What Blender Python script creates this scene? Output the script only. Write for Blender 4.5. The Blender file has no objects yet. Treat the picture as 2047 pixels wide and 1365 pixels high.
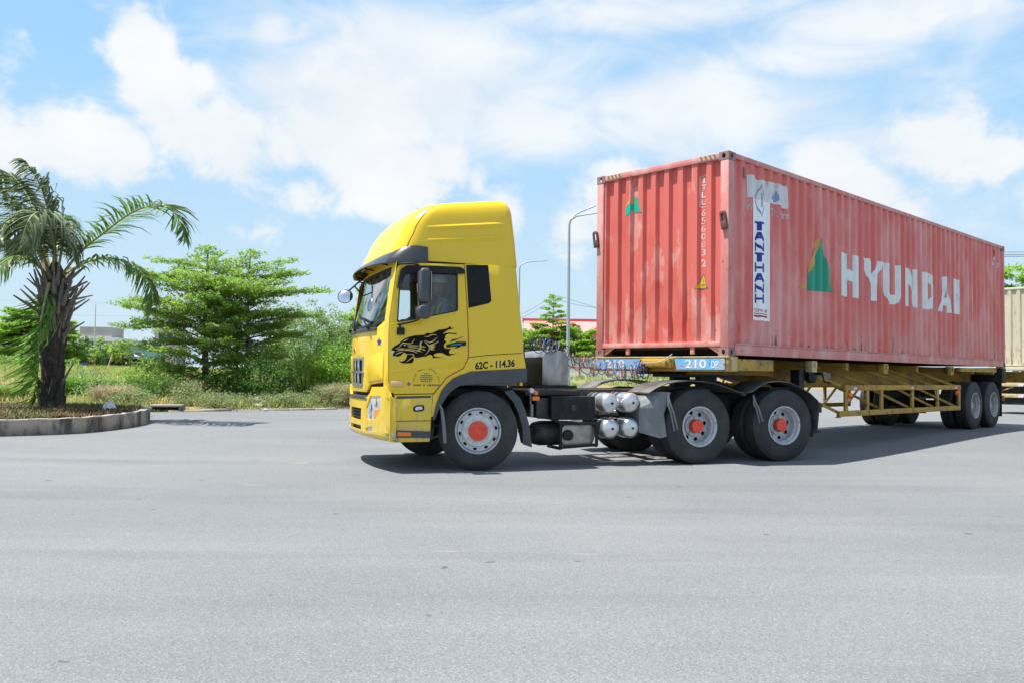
import bpy, bmesh, math, random
import numpy as np
from mathutils import Vector, Matrix, Euler
from mathutils.geometry import tessellate_polygon

SC = bpy.context.scene
COL = SC.collection
R = math.radians

# ------------------------------------------------------------------ camera
cam_data = bpy.data.cameras.new('camera')
cam = bpy.data.objects.new('camera', cam_data)
COL.objects.link(cam)
cam_data.sensor_width = 36.0
cam_data.lens = 1702.41 / 2047 * 36.0
cam_data.clip_start = 0.1
cam_data.clip_end = 3000.0
cam.matrix_world = (Matrix.Translation((0, 0, 1.25)) @ Euler((R(90) + 0.037858, 0, 0)).to_matrix().to_4x4()
                    @ Matrix.Rotation(0.0121912, 4, 'Z'))
SC.camera = cam

# ------------------------------------------------------------------ sun
SUN_EL = R(69.5)
SUN_AZ_MATH = R(180 + 12.9)            # direction towards the sun, measured from +X
sun_data = bpy.data.lights.new('sun', 'SUN')
sun_data.energy = 5.0
sun_data.angle = R(0.53)
sun_data.color = (1.0, 0.965, 0.90)
sun = bpy.data.objects.new('sun', sun_data)
COL.objects.link(sun)
to_sun = Vector((math.cos(SUN_EL) * math.cos(SUN_AZ_MATH), math.cos(SUN_EL) * math.sin(SUN_AZ_MATH), math.sin(SUN_EL)))
sun.rotation_euler = to_sun.to_track_quat('Z', 'Y').to_euler()
sun.location = (0, 0, 60)

# ------------------------------------------------------------------ sky
world = bpy.data.worlds.new('World')
SC.world = world
world.use_nodes = True
wn = world.node_tree.nodes
wl = world.node_tree.links
wn.clear()


def wnode(t, **k):
    n = wn.new(t)
    for a, v in k.items():
        setattr(n, a, v)
    return n


def wmath(op, a, b=None, c=None, clamp=False):
    n = wnode('ShaderNodeMath', operation=op, use_clamp=clamp)
    for i, v in enumerate((a, b, c)):
        if v is None:
            continue
        if isinstance(v, (int, float)):
            n.inputs[i].default_value = v
        else:
            wl.new(v, n.inputs[i])
    return n.outputs[0]


CUM= [(-23.8, 19.0, 1.8, 1.9, 1), (-22.6, 16.7, 2.5, 2.0, 1), (-20.0, 14.8, 3.2, 1.8, 1), (-18.0, 13.3, 2.2, 1.5, 0.9), (-20.5, 17.9, 1.1, 1.0, 0.8), (-27.0, 13.4, 3.3, 2.0, 1), (-30.0, 12.6, 2.1, 1.3, 0.9), (-24.6, 12.2, 2.0, 1.3, 0.8), (-10.4, 15.6, 4.7, 3.1, 1), (-9.0, 12.8, 4.3, 1.9, 1), (-13.1, 11.6, 1.9, 1.3, 0.8), (-5.3, 13.6, 2.2, 1.9, 0.9), (-15.5, 14.1, 1.9, 1.8, 0.75), (-2.6, 13.0, 0.8, 1.1, 0.62), (-0.7, 10.8, 1.5, 1.5, 0.8), (6.7, 12.6, 2.0, 1.3, 0.9), (4.2, 9.8, 2.2, 1.8, 0.8), (20.4, 13.4, 2.2, 1.5, 1), (22.3, 11.5, 2.6, 1.4, 1), (24.6, 9.9, 1.7, 1.2, 0.8), (27.1, 13.9, 3.1, 2.0, 1), (29.8, 13.0, 1.5, 1.4, 0.9), (-35.0, 12.9, 3.8, 3.2, 1), (35.9, 11.7, 3.6, 2.9, 1), (-15.9, 8.9, 1.4, 1.3, 0.5)]
CIR= [(22.0, 17.5, 16.0, 7.5, 0.52), (-4.0, 20.0, 14.0, 6.0, 0.55), (-9.5, 18.3, 9.5, 4.2, 1.0), (-16.0, 21.2, 1.8, 1.4, 0.8), (-7.1, 20.5, 7.8, 3.2, 1), (1.1, 16.7, 5.4, 2.2, 0.9), (13.1, 17.2, 7.8, 2.4, 1), (19.3, 19.6, 8.6, 1.7, 0.8), (24.6, 21.2, 8.6, 1.9, 0.9), (28.2, 16.6, 3.1, 1.7, 0.6), (9.1, 23.0, 10.5, 1.2, 0.8), (-14.3, 18.2, 2.9, 1.8, 0.5), (1.0, 23.1, 5.1, 1.7, 0.6), (-18.2, 21.1, 4.7, 1.7, 0.25), (9.1, 16.3, 4.9, 1.9, 0.7)]

sky = wnode('ShaderNodeTexSky', sky_type='NISHITA', sun_disc=False)
sky.sun_elevation = SUN_EL
sky.sun_rotation = math.atan2(to_sun.x, to_sun.y)
sky.altitude = 10
sky.air_density = 1.0
sky.dust_density = 0.8
sky.ozone_density = 1.6
geo = wnode('ShaderNodeTexCoord')
sep = wnode('ShaderNodeSeparateXYZ')
wl.new(geo.outputs['Generated'], sep.inputs[0])


def wnoise(scale, detail, rough, stretch, dist=0.0, lac=2.0):
    mp = wnode('ShaderNodeMapping')
    mp.inputs['Scale'].default_value = stretch
    wl.new(geo.outputs['Generated'], mp.inputs[0])
    n = wnode('ShaderNodeTexNoise')
    n.inputs['Scale'].default_value = scale
    n.inputs['Detail'].default_value = detail
    n.inputs['Roughness'].default_value = rough
    n.inputs['Distortion'].default_value = dist
    wl.new(mp.outputs[0], n.inputs['Vector'])
    return n.outputs['Fac']


az = wmath('ARCTAN2', sep.outputs[0], sep.outputs[1])
el = wmath('ARCSINE', sep.outputs[2])


def blobs(lst):
    tot = None
    for a0, e0, ra, re, amp in lst:
        u = wmath('MULTIPLY', wmath('SUBTRACT', az, R(a0)), 1 / R(ra))
        v = wmath('MULTIPLY', wmath('SUBTRACT', el, R(e0)), 1 / R(re))
        q = wmath('ADD', wmath('MULTIPLY', u, u), wmath('MULTIPLY', v, v))
        g = wmath('MULTIPLY', wmath('POWER', 2.71828, wmath('MULTIPLY', q, -0.55)), amp)
        tot = g if tot is None else wmath('MAXIMUM', tot, g)
    return tot


def smooth(x, lo, hi):
    n = wnode('ShaderNodeMapRange', interpolation_type='SMOOTHSTEP')
    n.inputs['From Min'].default_value = lo
    n.inputs['From Max'].default_value = hi
    wl.new(x, n.inputs['Value'])
    return n.outputs[0]


puff = wnoise(17.0, 10, 0.62, (1, 1, 1.2), 0.25)
puff_big = wnoise(5.0, 4, 0.5, (1, 1, 1.6), 0.0)
streak = wnoise(7.0, 8, 0.55, (1.0, 1.0, 2.4), 0.9)
field = wmath('SUBTRACT', wmath('MULTIPLY', wnoise(2.6, 6, 0.55, (1, 1, 1.5)), 1.6), 0.62)
# beyond the view clouds go on as noise, thinned to lower ambient light
away = smooth(wmath('ABSOLUTE', az), R(36), R(50))
away = wmath('MAXIMUM', away, smooth(el, R(23), R(32)))
away = wmath('MULTIPLY', away, smooth(el, R(2), R(10)))
cum_src = wmath('MAXIMUM', blobs(CUM), wmath('MULTIPLY', away, field))
cum = smooth(wmath('ADD', wmath('ADD', cum_src, wmath('MULTIPLY', wmath('SUBTRACT', puff, 0.5), 1.75)), wmath('MULTIPLY', wmath('SUBTRACT', puff_big, 0.5), 0.45)), 0.22, 0.74)
cir_src = wmath('MAXIMUM', blobs(CIR), wmath('MULTIPLY', away, 0.36))
cir = wmath('MULTIPLY', smooth(wmath('ADD', cir_src, wmath('MULTIPLY', wmath('SUBTRACT', streak, 0.5), 1.3)), 0.18, 0.95), 0.88)
dens = wmath('SUBTRACT', 1.0, wmath('MULTIPLY', wmath('SUBTRACT', 1.0, wmath('MULTIPLY', cum, 0.96)), wmath('SUBTRACT', 1.0, cir)))
# milky air towards the horizon
hz = wmath('MULTIPLY_ADD', smooth(el, R(60), R(2)), 0.82, 0.12)
air = wnode('ShaderNodeMix', data_type='RGBA')
wl.new(smooth(el, R(22), R(1)), air.inputs[0])
air.inputs[6].default_value = (1.85, 3.45, 5.0, 1)
air.inputs[7].default_value = (3.1, 3.95, 4.6, 1)
shade = smooth(wmath('ADD', puff_big, wmath('MULTIPLY', puff, 0.4)), 0.45, 0.95)
ccol = wnode('ShaderNodeMix', data_type='RGBA')
ccol.inputs[6].default_value = (4.15, 4.4, 4.65, 1)
ccol.inputs[7].default_value = (4.9, 4.95, 5.0, 1)
wl.new(shade, ccol.inputs[0])
milky = wnode('ShaderNodeMix', data_type='RGBA')
wl.new(hz, milky.inputs[0])
wl.new(sky.outputs[0], milky.inputs[6])
wl.new(air.outputs[2], milky.inputs[7])
skymix = wnode('ShaderNodeMix', data_type='RGBA')
wl.new(dens, skymix.inputs[0])
wl.new(milky.outputs[2], skymix.inputs[6])
wl.new(ccol.outputs[2], skymix.inputs[7])
bg = wnode('ShaderNodeBackground')
bg.inputs['Strength'].default_value = 0.12
wl.new(skymix.outputs[2], bg.inputs['Color'])
wout = wnode('ShaderNodeOutputWorld')
wl.new(bg.outputs[0], wout.inputs[0])

SC.view_settings.view_transform = 'Standard'
SC.view_settings.look = 'None'
SC.view_settings.gamma = 1.0
SC.view_settings.use_curve_mapping = False
SC.view_settings.exposure = 0.76
SC.cycles.max_bounces = 8
SC.cycles.transparent_max_bounces = 24

# ------------------------------------------------------------------ helpers


def thing(name, label, cat, loc=(0, 0, 0), rz=0.0, group=None, kind=None):
    o = bpy.data.objects.new(name, None)
    o.empty_display_size = 0.3
    COL.objects.link(o)
    o.location = loc
    o.rotation_euler = (0, 0, rz)
    tag(o, label, cat, group, kind)
    return o


def tag(o, label=None, cat=None, group=None, kind=None):
    if label:
        o['label'] = label
    if cat:
        o['category'] = cat
    if group:
        o['group'] = group
    if kind:
        o['kind'] = kind
    return o


def part_empty(name, parent, loc=(0, 0, 0), rz=0.0):
    o = bpy.data.objects.new(name, None)
    o.empty_display_size = 0.1
    COL.objects.link(o)
    o.parent = parent
    o.location = loc
    o.rotation_euler = (0, 0, rz)
    return o


def copy_tree(o, parent=None, loc=None, rz=None):
    c = o.copy()
    COL.objects.link(c)
    if parent is not None:
        c.parent = parent
    if loc is not None:
        c.location = loc
    if rz is not None:
        c.rotation_euler = (0, 0, rz)
    for ch in list(o.children):
        copy_tree(ch, c)
    return c


class MB:
    def __init__(self):
        self.bm = bmesh.new()
        self.m = 0

    def face(self, vs):
        try:
            f = self.bm.faces.new(vs)
            f.material_index = self.m
            return f
        except ValueError:
            return None

    def box(self, x0, x1, y0, y1, z0, z1, mat=None):
        P = [(x0, y0, z0), (x1, y0, z0), (x1, y1, z0), (x0, y1, z0), (x0, y0, z1), (x1, y0, z1), (x1, y1, z1), (x0, y1, z1)]
        if mat is not None:
            P = [mat @ Vector(p) for p in P]
        v = [self.bm.verts.new(p) for p in P]
        for q in ((3, 2, 1, 0), (4, 5, 6, 7), (0, 1, 5, 4), (1, 2, 6, 5), (2, 3, 7, 6), (3, 0, 4, 7)):
            self.face([v[i] for i in q])
        return self

    def bar(self, p, q, w, h, up=(0, 0, 1)):
        p, q = Vector(p), Vector(q)
        d = (q - p).normalized()
        u = Vector(up)
        s = d.cross(u)
        if s.length < 1e-4:
            s = d.cross(Vector((1, 0, 0)))
        s.normalize()
        u = s.cross(d)
        v = []
        for c in (p, q):
            for a, b in ((-1, -1), (1, -1), (1, 1), (-1, 1)):
                v.append(self.bm.verts.new(c + s * (a * w / 2) + u * (b * h / 2)))
        for f in ((3, 2, 1, 0), (4, 5, 6, 7), (0, 1, 5, 4), (1, 2, 6, 5), (2, 3, 7, 6), (3, 0, 4, 7)):
            self.face([v[i] for i in f])
        return self

    def tube(self, pts, r, n=8, caps=True):
        pts = [Vector(p) for p in pts]
        k = len(pts)
        rs = r if isinstance(r, (list, tuple)) else [r] * k
        prev = None
        rings = []
        for i, p in enumerate(pts):
            d = (pts[min(i + 1, k - 1)] - pts[max(i - 1, 0)]).normalized()
            if prev is None:
                s = d.cross(Vector((0, 0, 1)))
                if s.length < 1e-3:
                    s = d.cross(Vector((1, 0, 0)))
            else:
                s = prev - d * prev.dot(d)
            s.normalize()
            prev = s
            u = d.cross(s)
            rings.append([self.bm.verts.new(p + (s * math.cos(2 * math.pi * j / n) + u * math.sin(2 * math.pi * j / n)) * rs[i]) for j in range(n)])
        for a, b in zip(rings, rings[1:]):
            for j in range(n):
                self.face([a[j], a[(j + 1) % n], b[(j + 1) % n], b[j]])
        if caps:
            self.face(rings[0][::-1])
            self.face(rings[-1])
        return self

    def cyl(self, p, q, r, n=16, r2=None):
        return self.tube([p, q], [r, r if r2 is None else r2], n)

    def lathe(self, prof, n=32, c=(0, 0, 0), axis='y', closed=False):
        """prof: list of (radius, position along the axis)"""
        c = Vector(c)
        rings = []
        for r, t in prof:
            ring = []
            if r < 1e-6:
                p = {'x': (t, 0, 0), 'y': (0, t, 0), 'z': (0, 0, t)}[axis]
                ring = [self.bm.verts.new(c + Vector(p))]
            else:
                for j in range(n):
                    a = 2 * math.pi * j / n
                    s, k = math.sin(a) * r, math.cos(a) * r
                    p = {'x': (t, k, s), 'y': (k, t, s), 'z': (k, s, t)}[axis]
                    ring.append(self.bm.verts.new(c + Vector(p)))
            rings.append(ring)
        pairs = list(zip(rings, rings[1:]))
        if closed:
            pairs.append((rings[-1], rings[0]))
        for a, b in pairs:
            for j in range(n):
                j2 = (j + 1) % n
                if len(a) == 1 and len(b) == 1:
                    continue
                if len(a) == 1:
                    self.face([a[0], b[j2], b[j]])
                elif len(b) == 1:
                    self.face([a[j], a[j2], b[0]])
                else:
                    self.face([a[j], a[j2], b[j2], b[j]])
        return self

    def sheet(self, fn, nu, nv, closed_u=False):
        g = [[self.bm.verts.new(fn(i, j)) for j in range(nv)] for i in range(nu)]
        for i in range(nu if closed_u else nu - 1):
            for j in range(nv - 1):
                i2 = (i + 1) % nu
                self.face([g[i][j], g[i2][j], g[i2][j + 1], g[i][j + 1]])
        return g

    def plate(self, outline, holes=(), t=0.02, fn=None, ucuts=(), vcuts=(), flat=False):
        """polygon with holes in (u, v), cut at ucuts / vcuts, mapped by fn(u, v, w), w = 0 front .. t back"""
        loops = [list(outline)] + [list(h) for h in holes]
        flatv = [p for l in loops for p in l]
        tris = tessellate_polygon([[Vector((p[0], p[1], 0)) for p in l] for l in loops])
        tb = bmesh.new()
        fv = [tb.verts.new((p[0], p[1], 0)) for p in flatv]
        for tr in tris:
            try:
                tb.faces.new([fv[i] for i in tr])
            except ValueError:
                pass
        bmesh.ops.dissolve_limit(tb, angle_limit=0.01, verts=tb.verts, edges=tb.edges) if False else None
        for c in ucuts:
            bmesh.ops.bisect_plane(tb, geom=tb.verts[:] + tb.edges[:] + tb.faces[:], plane_co=(c, 0, 0), plane_no=(1, 0, 0))
        for c in vcuts:
            bmesh.ops.bisect_plane(tb, geom=tb.verts[:] + tb.edges[:] + tb.faces[:], plane_co=(0, c, 0), plane_no=(0, 1, 0))
        bmesh.ops.recalc_face_normals(tb, faces=tb.faces)
        if tb.faces and sum(f.normal.z for f in tb.faces) > 0:
            bmesh.ops.reverse_faces(tb, faces=tb.faces)
        if fn is None:
            fn = lambda u, v, w: (u, w, v)
        tb.verts.index_update()
        A = {v: self.bm.verts.new(fn(v.co.x, v.co.y, 0.0)) for v in tb.verts}
        for f in tb.faces:
            self.face([A[v] for v in f.verts])
        if not flat:
            B = {v: self.bm.verts.new(fn(v.co.x, v.co.y, t)) for v in tb.verts}
            for f in tb.faces:
                self.face([B[v] for v in reversed(f.verts)])
            for e in tb.edges:
                if len(e.link_faces) == 1:
                    f = e.link_faces[0]
                    l = [x for x in f.loops if x.edge == e][0]
                    a, b = l.vert, l.link_loop_next.vert
                    self.face([A[b], A[a], B[a], B[b]])
        tb.free()
        return self

    def build(self, name, mats, parent=None, smooth=35, bevel=0.0, seg=2, kind=None, label=None, recalc=True, loc=None):
        bm = self.bm
        if recalc:
            bmesh.ops.recalc_face_normals(bm, faces=bm.faces)
        if bevel:
            ed = [e for e in bm.edges if len(e.link_faces) == 2 and e.calc_face_angle(0) > 0.6]
            bmesh.ops.bevel(bm, geom=ed, offset=bevel, segments=seg, profile=0.5, affect='EDGES', clamp_overlap=True)
        me = bpy.data.meshes.new(name)
        bm.to_mesh(me)
        bm.free()
        if not isinstance(mats, (list, tuple)):
            mats = [mats]
        for m in mats:
            me.materials.append(m)
        if smooth:
            me.shade_smooth()
            me.set_sharp_from_angle(angle=R(smooth))
        o = bpy.data.objects.new(name, me)
        COL.objects.link(o)
        if parent is not None:
            o.parent = parent
        if loc is not None:
            o.location = loc
        if kind:
            o['kind'] = kind
        if label:
            o['label'] = label
        return o


def mesh_np(name, verts, faces, mat, parent=None, smooth=False, kind=None):
    """verts (N,3), faces (M,k) numpy"""
    me = bpy.data.meshes.new(name)
    n, (m, k) = len(verts), faces.shape
    me.vertices.add(n)
    me.vertices.foreach_set('co', np.ascontiguousarray(verts, dtype=np.float32).ravel())
    me.loops.add(m * k)
    me.loops.foreach_set('vertex_index', np.ascontiguousarray(faces, dtype=np.int32).ravel())
    me.polygons.add(m)
    me.polygons.foreach_set('loop_start', np.arange(m, dtype=np.int32) * k)
    me.update(calc_edges=True)
    me.validate()
    me.materials.append(mat)
    if smooth:
        me.shade_smooth()
    o = bpy.data.objects.new(name, me)
    COL.objects.link(o)
    if parent is not None:
        o.parent = parent
    if kind:
        o['kind'] = kind
    return o


# ------------------------------------------------------------------ materials


def mat(name, col, rough=0.5, metal=0.0, layers=(), bump=None, coat=0.0, spec=0.5, trans=0.0, vary=0.0, alpha_noise=None):
    """layers: (colour, (sx, sy, sz) noise scale, lo, hi, strength[, (axis, z_zero, z_full)])"""
    m = bpy.data.materials.new(name)
    m.use_nodes = True
    nt = m.node_tree
    N, L = nt.nodes, nt.links
    b = N['Principled BSDF']
    b.inputs['Base Color'].default_value = (*col, 1)
    b.inputs['Roughness'].default_value = rough
    b.inputs['Metallic'].default_value = metal
    b.inputs['Specular IOR Level'].default_value = spec
    if coat:
        b.inputs['Coat Weight'].default_value = coat
        b.inputs['Coat Roughness'].default_value = 0.06
    tc = N.new('ShaderNodeTexCoord')
    cur = None
    if vary:
        g = N.new('ShaderNodeNewGeometry')
        hs = N.new('ShaderNodeHueSaturation')
        hs.inputs['Color'].default_value = (*col, 1)
        mr = N.new('ShaderNodeMapRange')
        mr.inputs['To Min'].default_value = 1 - vary
        mr.inputs['To Max'].default_value = 1 + vary
        L.new(g.outputs['Random Per Island'], mr.inputs['Value'])
        L.new(mr.outputs[0], hs.inputs['Value'])
        mr2 = N.new('ShaderNodeMapRange')
        mr2.inputs['To Min'].default_value = 0.5 - vary * 0.06
        mr2.inputs['To Max'].default_value = 0.5 + vary * 0.05
        L.new(g.outputs['Random Per Island'], mr2.inputs['Value'])
        L.new(mr2.outputs[0], hs.inputs['Hue'])
        cur = hs.outputs[0]
    for ly in layers:
        c, sc, lo, hi, st = ly[:5]
        mp = N.new('ShaderNodeMapping')
        mp.inputs['Scale'].default_value = sc
        L.new(tc.outputs['Object'], mp.inputs[0])
        nz = N.new('ShaderNodeTexNoise')
        nz.inputs['Scale'].default_value = 1.0
        nz.inputs['Detail'].default_value = 6
        nz.inputs['Roughness'].default_value = 0.6
        L.new(mp.outputs[0], nz.inputs['Vector'])
        mr = N.new('ShaderNodeMapRange')
        mr.inputs['From Min'].default_value = lo
        mr.inputs['From Max'].default_value = hi
        mr.inputs['To Max'].default_value = st
        L.new(nz.outputs['Fac'], mr.inputs['Value'])
        f = mr.outputs[0]
        if len(ly) > 5:
            ax, a0, a1 = ly[5]
            sp = N.new('ShaderNodeSeparateXYZ')
            L.new(tc.outputs['Object'], sp.inputs[0])
            g = N.new('ShaderNodeMapRange')
            g.inputs['From Min'].default_value = a0
            g.inputs['From Max'].default_value = a1
            L.new(sp.outputs['xyz'.index(ax)], g.inputs['Value'])
            mu = N.new('ShaderNodeMath')
            mu.operation = 'MULTIPLY'
            L.new(f, mu.inputs[0])
            L.new(g.outputs[0], mu.inputs[1])
            f = mu.outputs[0]
        mx = N.new('ShaderNodeMix')
        mx.data_type = 'RGBA'
        L.new(f, mx.inputs[0])
        if cur is None:
            mx.inputs[6].default_value = (*col, 1)
        else:
            L.new(cur, mx.inputs[6])
        mx.inputs[7].default_value = (*c, 1)
        cur = mx.outputs[2]
    if cur is not None:
        L.new(cur, b.inputs['Base Color'])
    if bump:
        sc, st, dist = bump
        nz = N.new('ShaderNodeTexNoise')
        nz.inputs['Scale'].default_value = sc
        nz.inputs['Detail'].default_value = 4
        L.new(tc.outputs['Object'], nz.inputs['Vector'])
        bp = N.new('ShaderNodeBump')
        bp.inputs['Strength'].default_value = st
        bp.inputs['Distance'].default_value = dist
        L.new(nz.outputs['Fac'], bp.inputs['Height'])
        L.new(bp.outputs[0], b.inputs['Normal'])
    if trans:
        out = N['Material Output']
        tr = N.new('ShaderNodeBsdfTranslucent')
        if cur is not None:
            L.new(cur, tr.inputs['Color'])
        else:
            tr.inputs['Color'].default_value = (*col, 1)
        ms = N.new('ShaderNodeMixShader')
        ms.inputs[0].default_value = trans
        L.new(b.outputs[0], ms.inputs[1])
        L.new(tr.outputs[0], ms.inputs[2])
        L.new(ms.outputs[0], out.inputs['Surface'])
    return m


def glass_mat(name, tint, refl=0.06, rough=0.02):
    m = bpy.data.materials.new(name)
    m.use_nodes = True
    N, L = m.node_tree.nodes, m.node_tree.links
    N.remove(N['Principled BSDF'])
    t = N.new('ShaderNodeBsdfTransparent')
    t.inputs[0].default_value = (*tint, 1)
    g = N.new('ShaderNodeBsdfGlossy')
    g.inputs['Roughness'].default_value = rough
    lw = N.new('ShaderNodeFresnel')
    lw.inputs['IOR'].default_value = 1.52
    ad = N.new('ShaderNodeMath')
    ad.operation = 'ADD'
    ad.use_clamp = True
    ad.inputs[1].default_value = refl
    L.new(lw.outputs[0], ad.inputs[0])
    mx = N.new('ShaderNodeMixShader')
    L.new(ad.outputs[0], mx.inputs[0])
    L.new(t.outputs[0], mx.inputs[1])
    L.new(g.outputs[0], mx.inputs[2])
    L.new(mx.outputs[0], N['Material Output'].inputs['Surface'])
    return m


def text_mesh(s, bold=0.0):
    """flat outline of a line of text: verts (u, v) and faces, scaled to a unit-high box; returns width too"""
    cu = bpy.data.curves.new('lettering', 'FONT')
    cu.body = s
    cu.size = 1.0
    cu.offset = bold
    cu.fill_mode = 'FRONT'
    cu.resolution_u = 3
    o = bpy.data.objects.new('lettering', cu)
    COL.objects.link(o)
    dg = bpy.context.evaluated_depsgraph_get()
    me = bpy.data.meshes.new_from_object(o.evaluated_get(dg))
    V = [(v.co.x, v.co.y) for v in me.vertices]
    F = [tuple(p.vertices) for p in me.polygons]
    bpy.data.objects.remove(o)
    bpy.data.curves.remove(cu)
    bpy.data.meshes.remove(me)
    if not V:
        return V, F, 0
    x0, x1 = min(v[0] for v in V), max(v[0] for v in V)
    y0, y1 = min(v[1] for v in V), max(v[1] for v in V)
    h = max(y1 - y0, 1e-6)
    V = [((x - x0) / h, (y - y0) / h) for x, y in V]
    return V, F, (x1 - x0) / h


def add_flat(mb, V, F, fn, ucuts=(), vcuts=()):
    """flat faces in (u, v), cut and mapped"""
    tb = bmesh.new()
    vs = [tb.verts.new((u, v, 0)) for u, v in V]
    for f in F:
        try:
            tb.faces.new([vs[i] for i in f])
        except ValueError:
            pass
    bmesh.ops.remove_doubles(tb, verts=tb.verts, dist=1e-5)
    for c in ucuts:
        bmesh.ops.bisect_plane(tb, geom=tb.verts[:] + tb.edges[:] + tb.faces[:], plane_co=(c, 0, 0), plane_no=(1, 0, 0))
    for c in vcuts:
        bmesh.ops.bisect_plane(tb, geom=tb.verts[:] + tb.edges[:] + tb.faces[:], plane_co=(0, c, 0), plane_no=(0, 1, 0))
    mp = {v: mb.bm.verts.new(fn(v.co.x, v.co.y)) for v in tb.verts}
    for f in tb.faces:
        mb.face([mp[v] for v in f.verts])
    tb.free()


def text_to(mb, s, u0, v0, w, h, fn, bold=0.0, ucuts=()):
    V, F, wd = text_mesh(s, bold)
    if not V:
        return
    su = w / wd if w else h
    add_flat(mb, [(u0 + u * su, v0 + v * h) for u, v in V], F, fn, ucuts=ucuts)


def lerp_table(x, X, Y):
    return float(np.interp(x, X, Y))


def ground_z(y):
    t = min(max((y - 12.3) / 6.2, 0), 1)
    return 0.15 * t * t * (3 - 2 * t)

# ------------------------------------------------------------------ paints
RED = (0.66, 0.145, 0.12)
PINK = (0.72, 0.36, 0.33)
RUST = (0.055, 0.022, 0.012)
m_red = mat('container_red', RED, 0.55, layers=[
    (PINK, (1.2, 1.2, 0.55), 0.46, 0.64, 0.75),
    ((0.68, 0.30, 0.27), (8.0, 8.0, 0.45), 0.50, 0.66, 0.35),
    ((0.58, 0.10, 0.085), (7.0, 7.0, 0.35), 0.50, 0.66, 0.3),
    ((0.60, 0.30, 0.28), (2.0, 2.0, 1.2), 0.40, 0.62, 0.85, ('z', 1.1, 0.15)),
    (RUST, (15, 15, 3.0), 0.59, 0.66, 0.75, ('z', 0.70, 0.22)),
    (RUST, (26, 26, 14), 0.70, 0.76, 0.75)], bump=(18, 0.12, 0.004))
m_red_front = mat('container_red_front', (0.61, 0.135, 0.108), 0.5, layers=[
    ((0.62, 0.32, 0.28), (2.6, 2.6, 1.1), 0.58, 0.62, 0.75),
    ((0.62, 0.32, 0.28), (3.0, 3.0, 1.6), 0.48, 0.56, 0.8, ('z', 1.3, 0.2)),
    ((0.52, 0.07, 0.05), (1.2, 1.2, 0.8), 0.52, 0.62, 0.5),
    (RUST, (16, 16, 3), 0.62, 0.68, 0.8, ('z', 0.9, 0.2)),
    (RUST, (30, 30, 16), 0.70, 0.75, 0.8)], bump=(18, 0.12, 0.004))
m_red_frame = mat('container_frame_red', (0.58, 0.20, 0.175), 0.6, layers=[
    ((0.62, 0.36, 0.33), (3, 3, 1.2), 0.44, 0.62, 0.8),
    ((0.14, 0.07, 0.05), (9, 9, 7), 0.60, 0.70, 0.7)], bump=(30, 0.15, 0.004))
m_casting = mat('casting_steel', (0.24, 0.13, 0.12), 0.65, layers=[((0.33, 0.24, 0.21), (8, 8, 8), 0.45, 0.65, 0.8), (RUST, (20, 20, 20), 0.58, 0.68, 0.8)], bump=(40, 0.2, 0.004))
m_black = mat('black_paint', (0.008, 0.009, 0.010), 0.5, spec=0.28, layers=[((0.05, 0.05, 0.05), (8, 8, 8), 0.5, 0.75, 0.5)])
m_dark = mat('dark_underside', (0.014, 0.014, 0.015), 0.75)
m_white_paint = mat('white_paint', (0.74, 0.75, 0.74), 0.6, layers=[((0.50, 0.32, 0.30), (11, 11, 6), 0.60, 0.72, 0.7), ((0.60, 0.58, 0.56), (3, 3, 3), 0.5, 0.7, 0.6)])
m_white_faded = mat('faded_white_paint', (0.66, 0.55, 0.53), 0.6, layers=[((0.60, 0.22, 0.19), (16, 16, 9), 0.52, 0.64, 0.8)])
m_white_film = mat('white_banner_film', (0.84, 0.85, 0.86), 0.4, layers=[((0.55, 0.53, 0.51), (4, 4, 2), 0.56, 0.72, 0.55)])
m_white_worn = mat('worn_white_film', (0.66, 0.65, 0.64), 0.6, layers=[((0.42, 0.30, 0.27), (9, 9, 3), 0.58, 0.68, 0.85), ((0.52, 0.50, 0.48), (3, 3, 2), 0.45, 0.7, 0.6)])
m_blue_ink = mat('blue_ink', (0.012, 0.022, 0.26), 0.45)
m_blue_ink_pale = mat('pale_blue_ink', (0.24, 0.28, 0.46), 0.55)
m_red_ink = mat('red_ink', (0.42, 0.03, 0.03), 0.5)
m_green_paint = mat('green_paint', (0.0, 0.28, 0.16), 0.5, layers=[((0.10, 0.34, 0.24), (14, 14, 2), 0.58, 0.75, 0.7)])
m_green_pale = mat('pale_green_paint', (0.0, 0.38, 0.26), 0.5, layers=[((0.30, 0.42, 0.36), (14, 14, 4), 0.6, 0.75, 0.6)])
m_orange_paint = mat('ochre_paint', (0.58, 0.30, 0.06), 0.5, layers=[((0.45, 0.14, 0.08), (12, 12, 3), 0.52, 0.7, 0.8)])
m_warn = mat('warning_yellow', (0.66, 0.40, 0.02), 0.45)
m_stripe_y = mat('hazard_yellow', (0.52, 0.34, 0.20), 0.6, layers=[((0.25, 0.18, 0.12), (14, 14, 14), 0.55, 0.7, 0.6)])
m_stripe_k = mat('hazard_black', (0.15, 0.105, 0.075), 0.7, layers=[((0.34, 0.22, 0.16), (20, 20, 20), 0.52, 0.64, 0.7)])
m_trailer = mat('trailer_yellow', (0.44, 0.25, 0.025), 0.6, layers=[
    ((0.50, 0.38, 0.16), (3, 3, 3), 0.50, 0.68, 0.6),
    ((0.16, 0.09, 0.03), (6, 6, 6), 0.52, 0.66, 0.7),
    ((0.20, 0.11, 0.03), (1.5, 1.5, 1.5), 0.50, 0.62, 0.5),
    ((0.04, 0.028, 0.02), (13, 13, 13), 0.57, 0.66, 0.9)], bump=(30, 0.15, 0.003))
m_trailer_pale = mat('trailer_pale_yellow', (0.50, 0.40, 0.20), 0.65, layers=[((0.22, 0.16, 0.09), (9, 9, 9), 0.52, 0.68, 0.7)])
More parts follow.
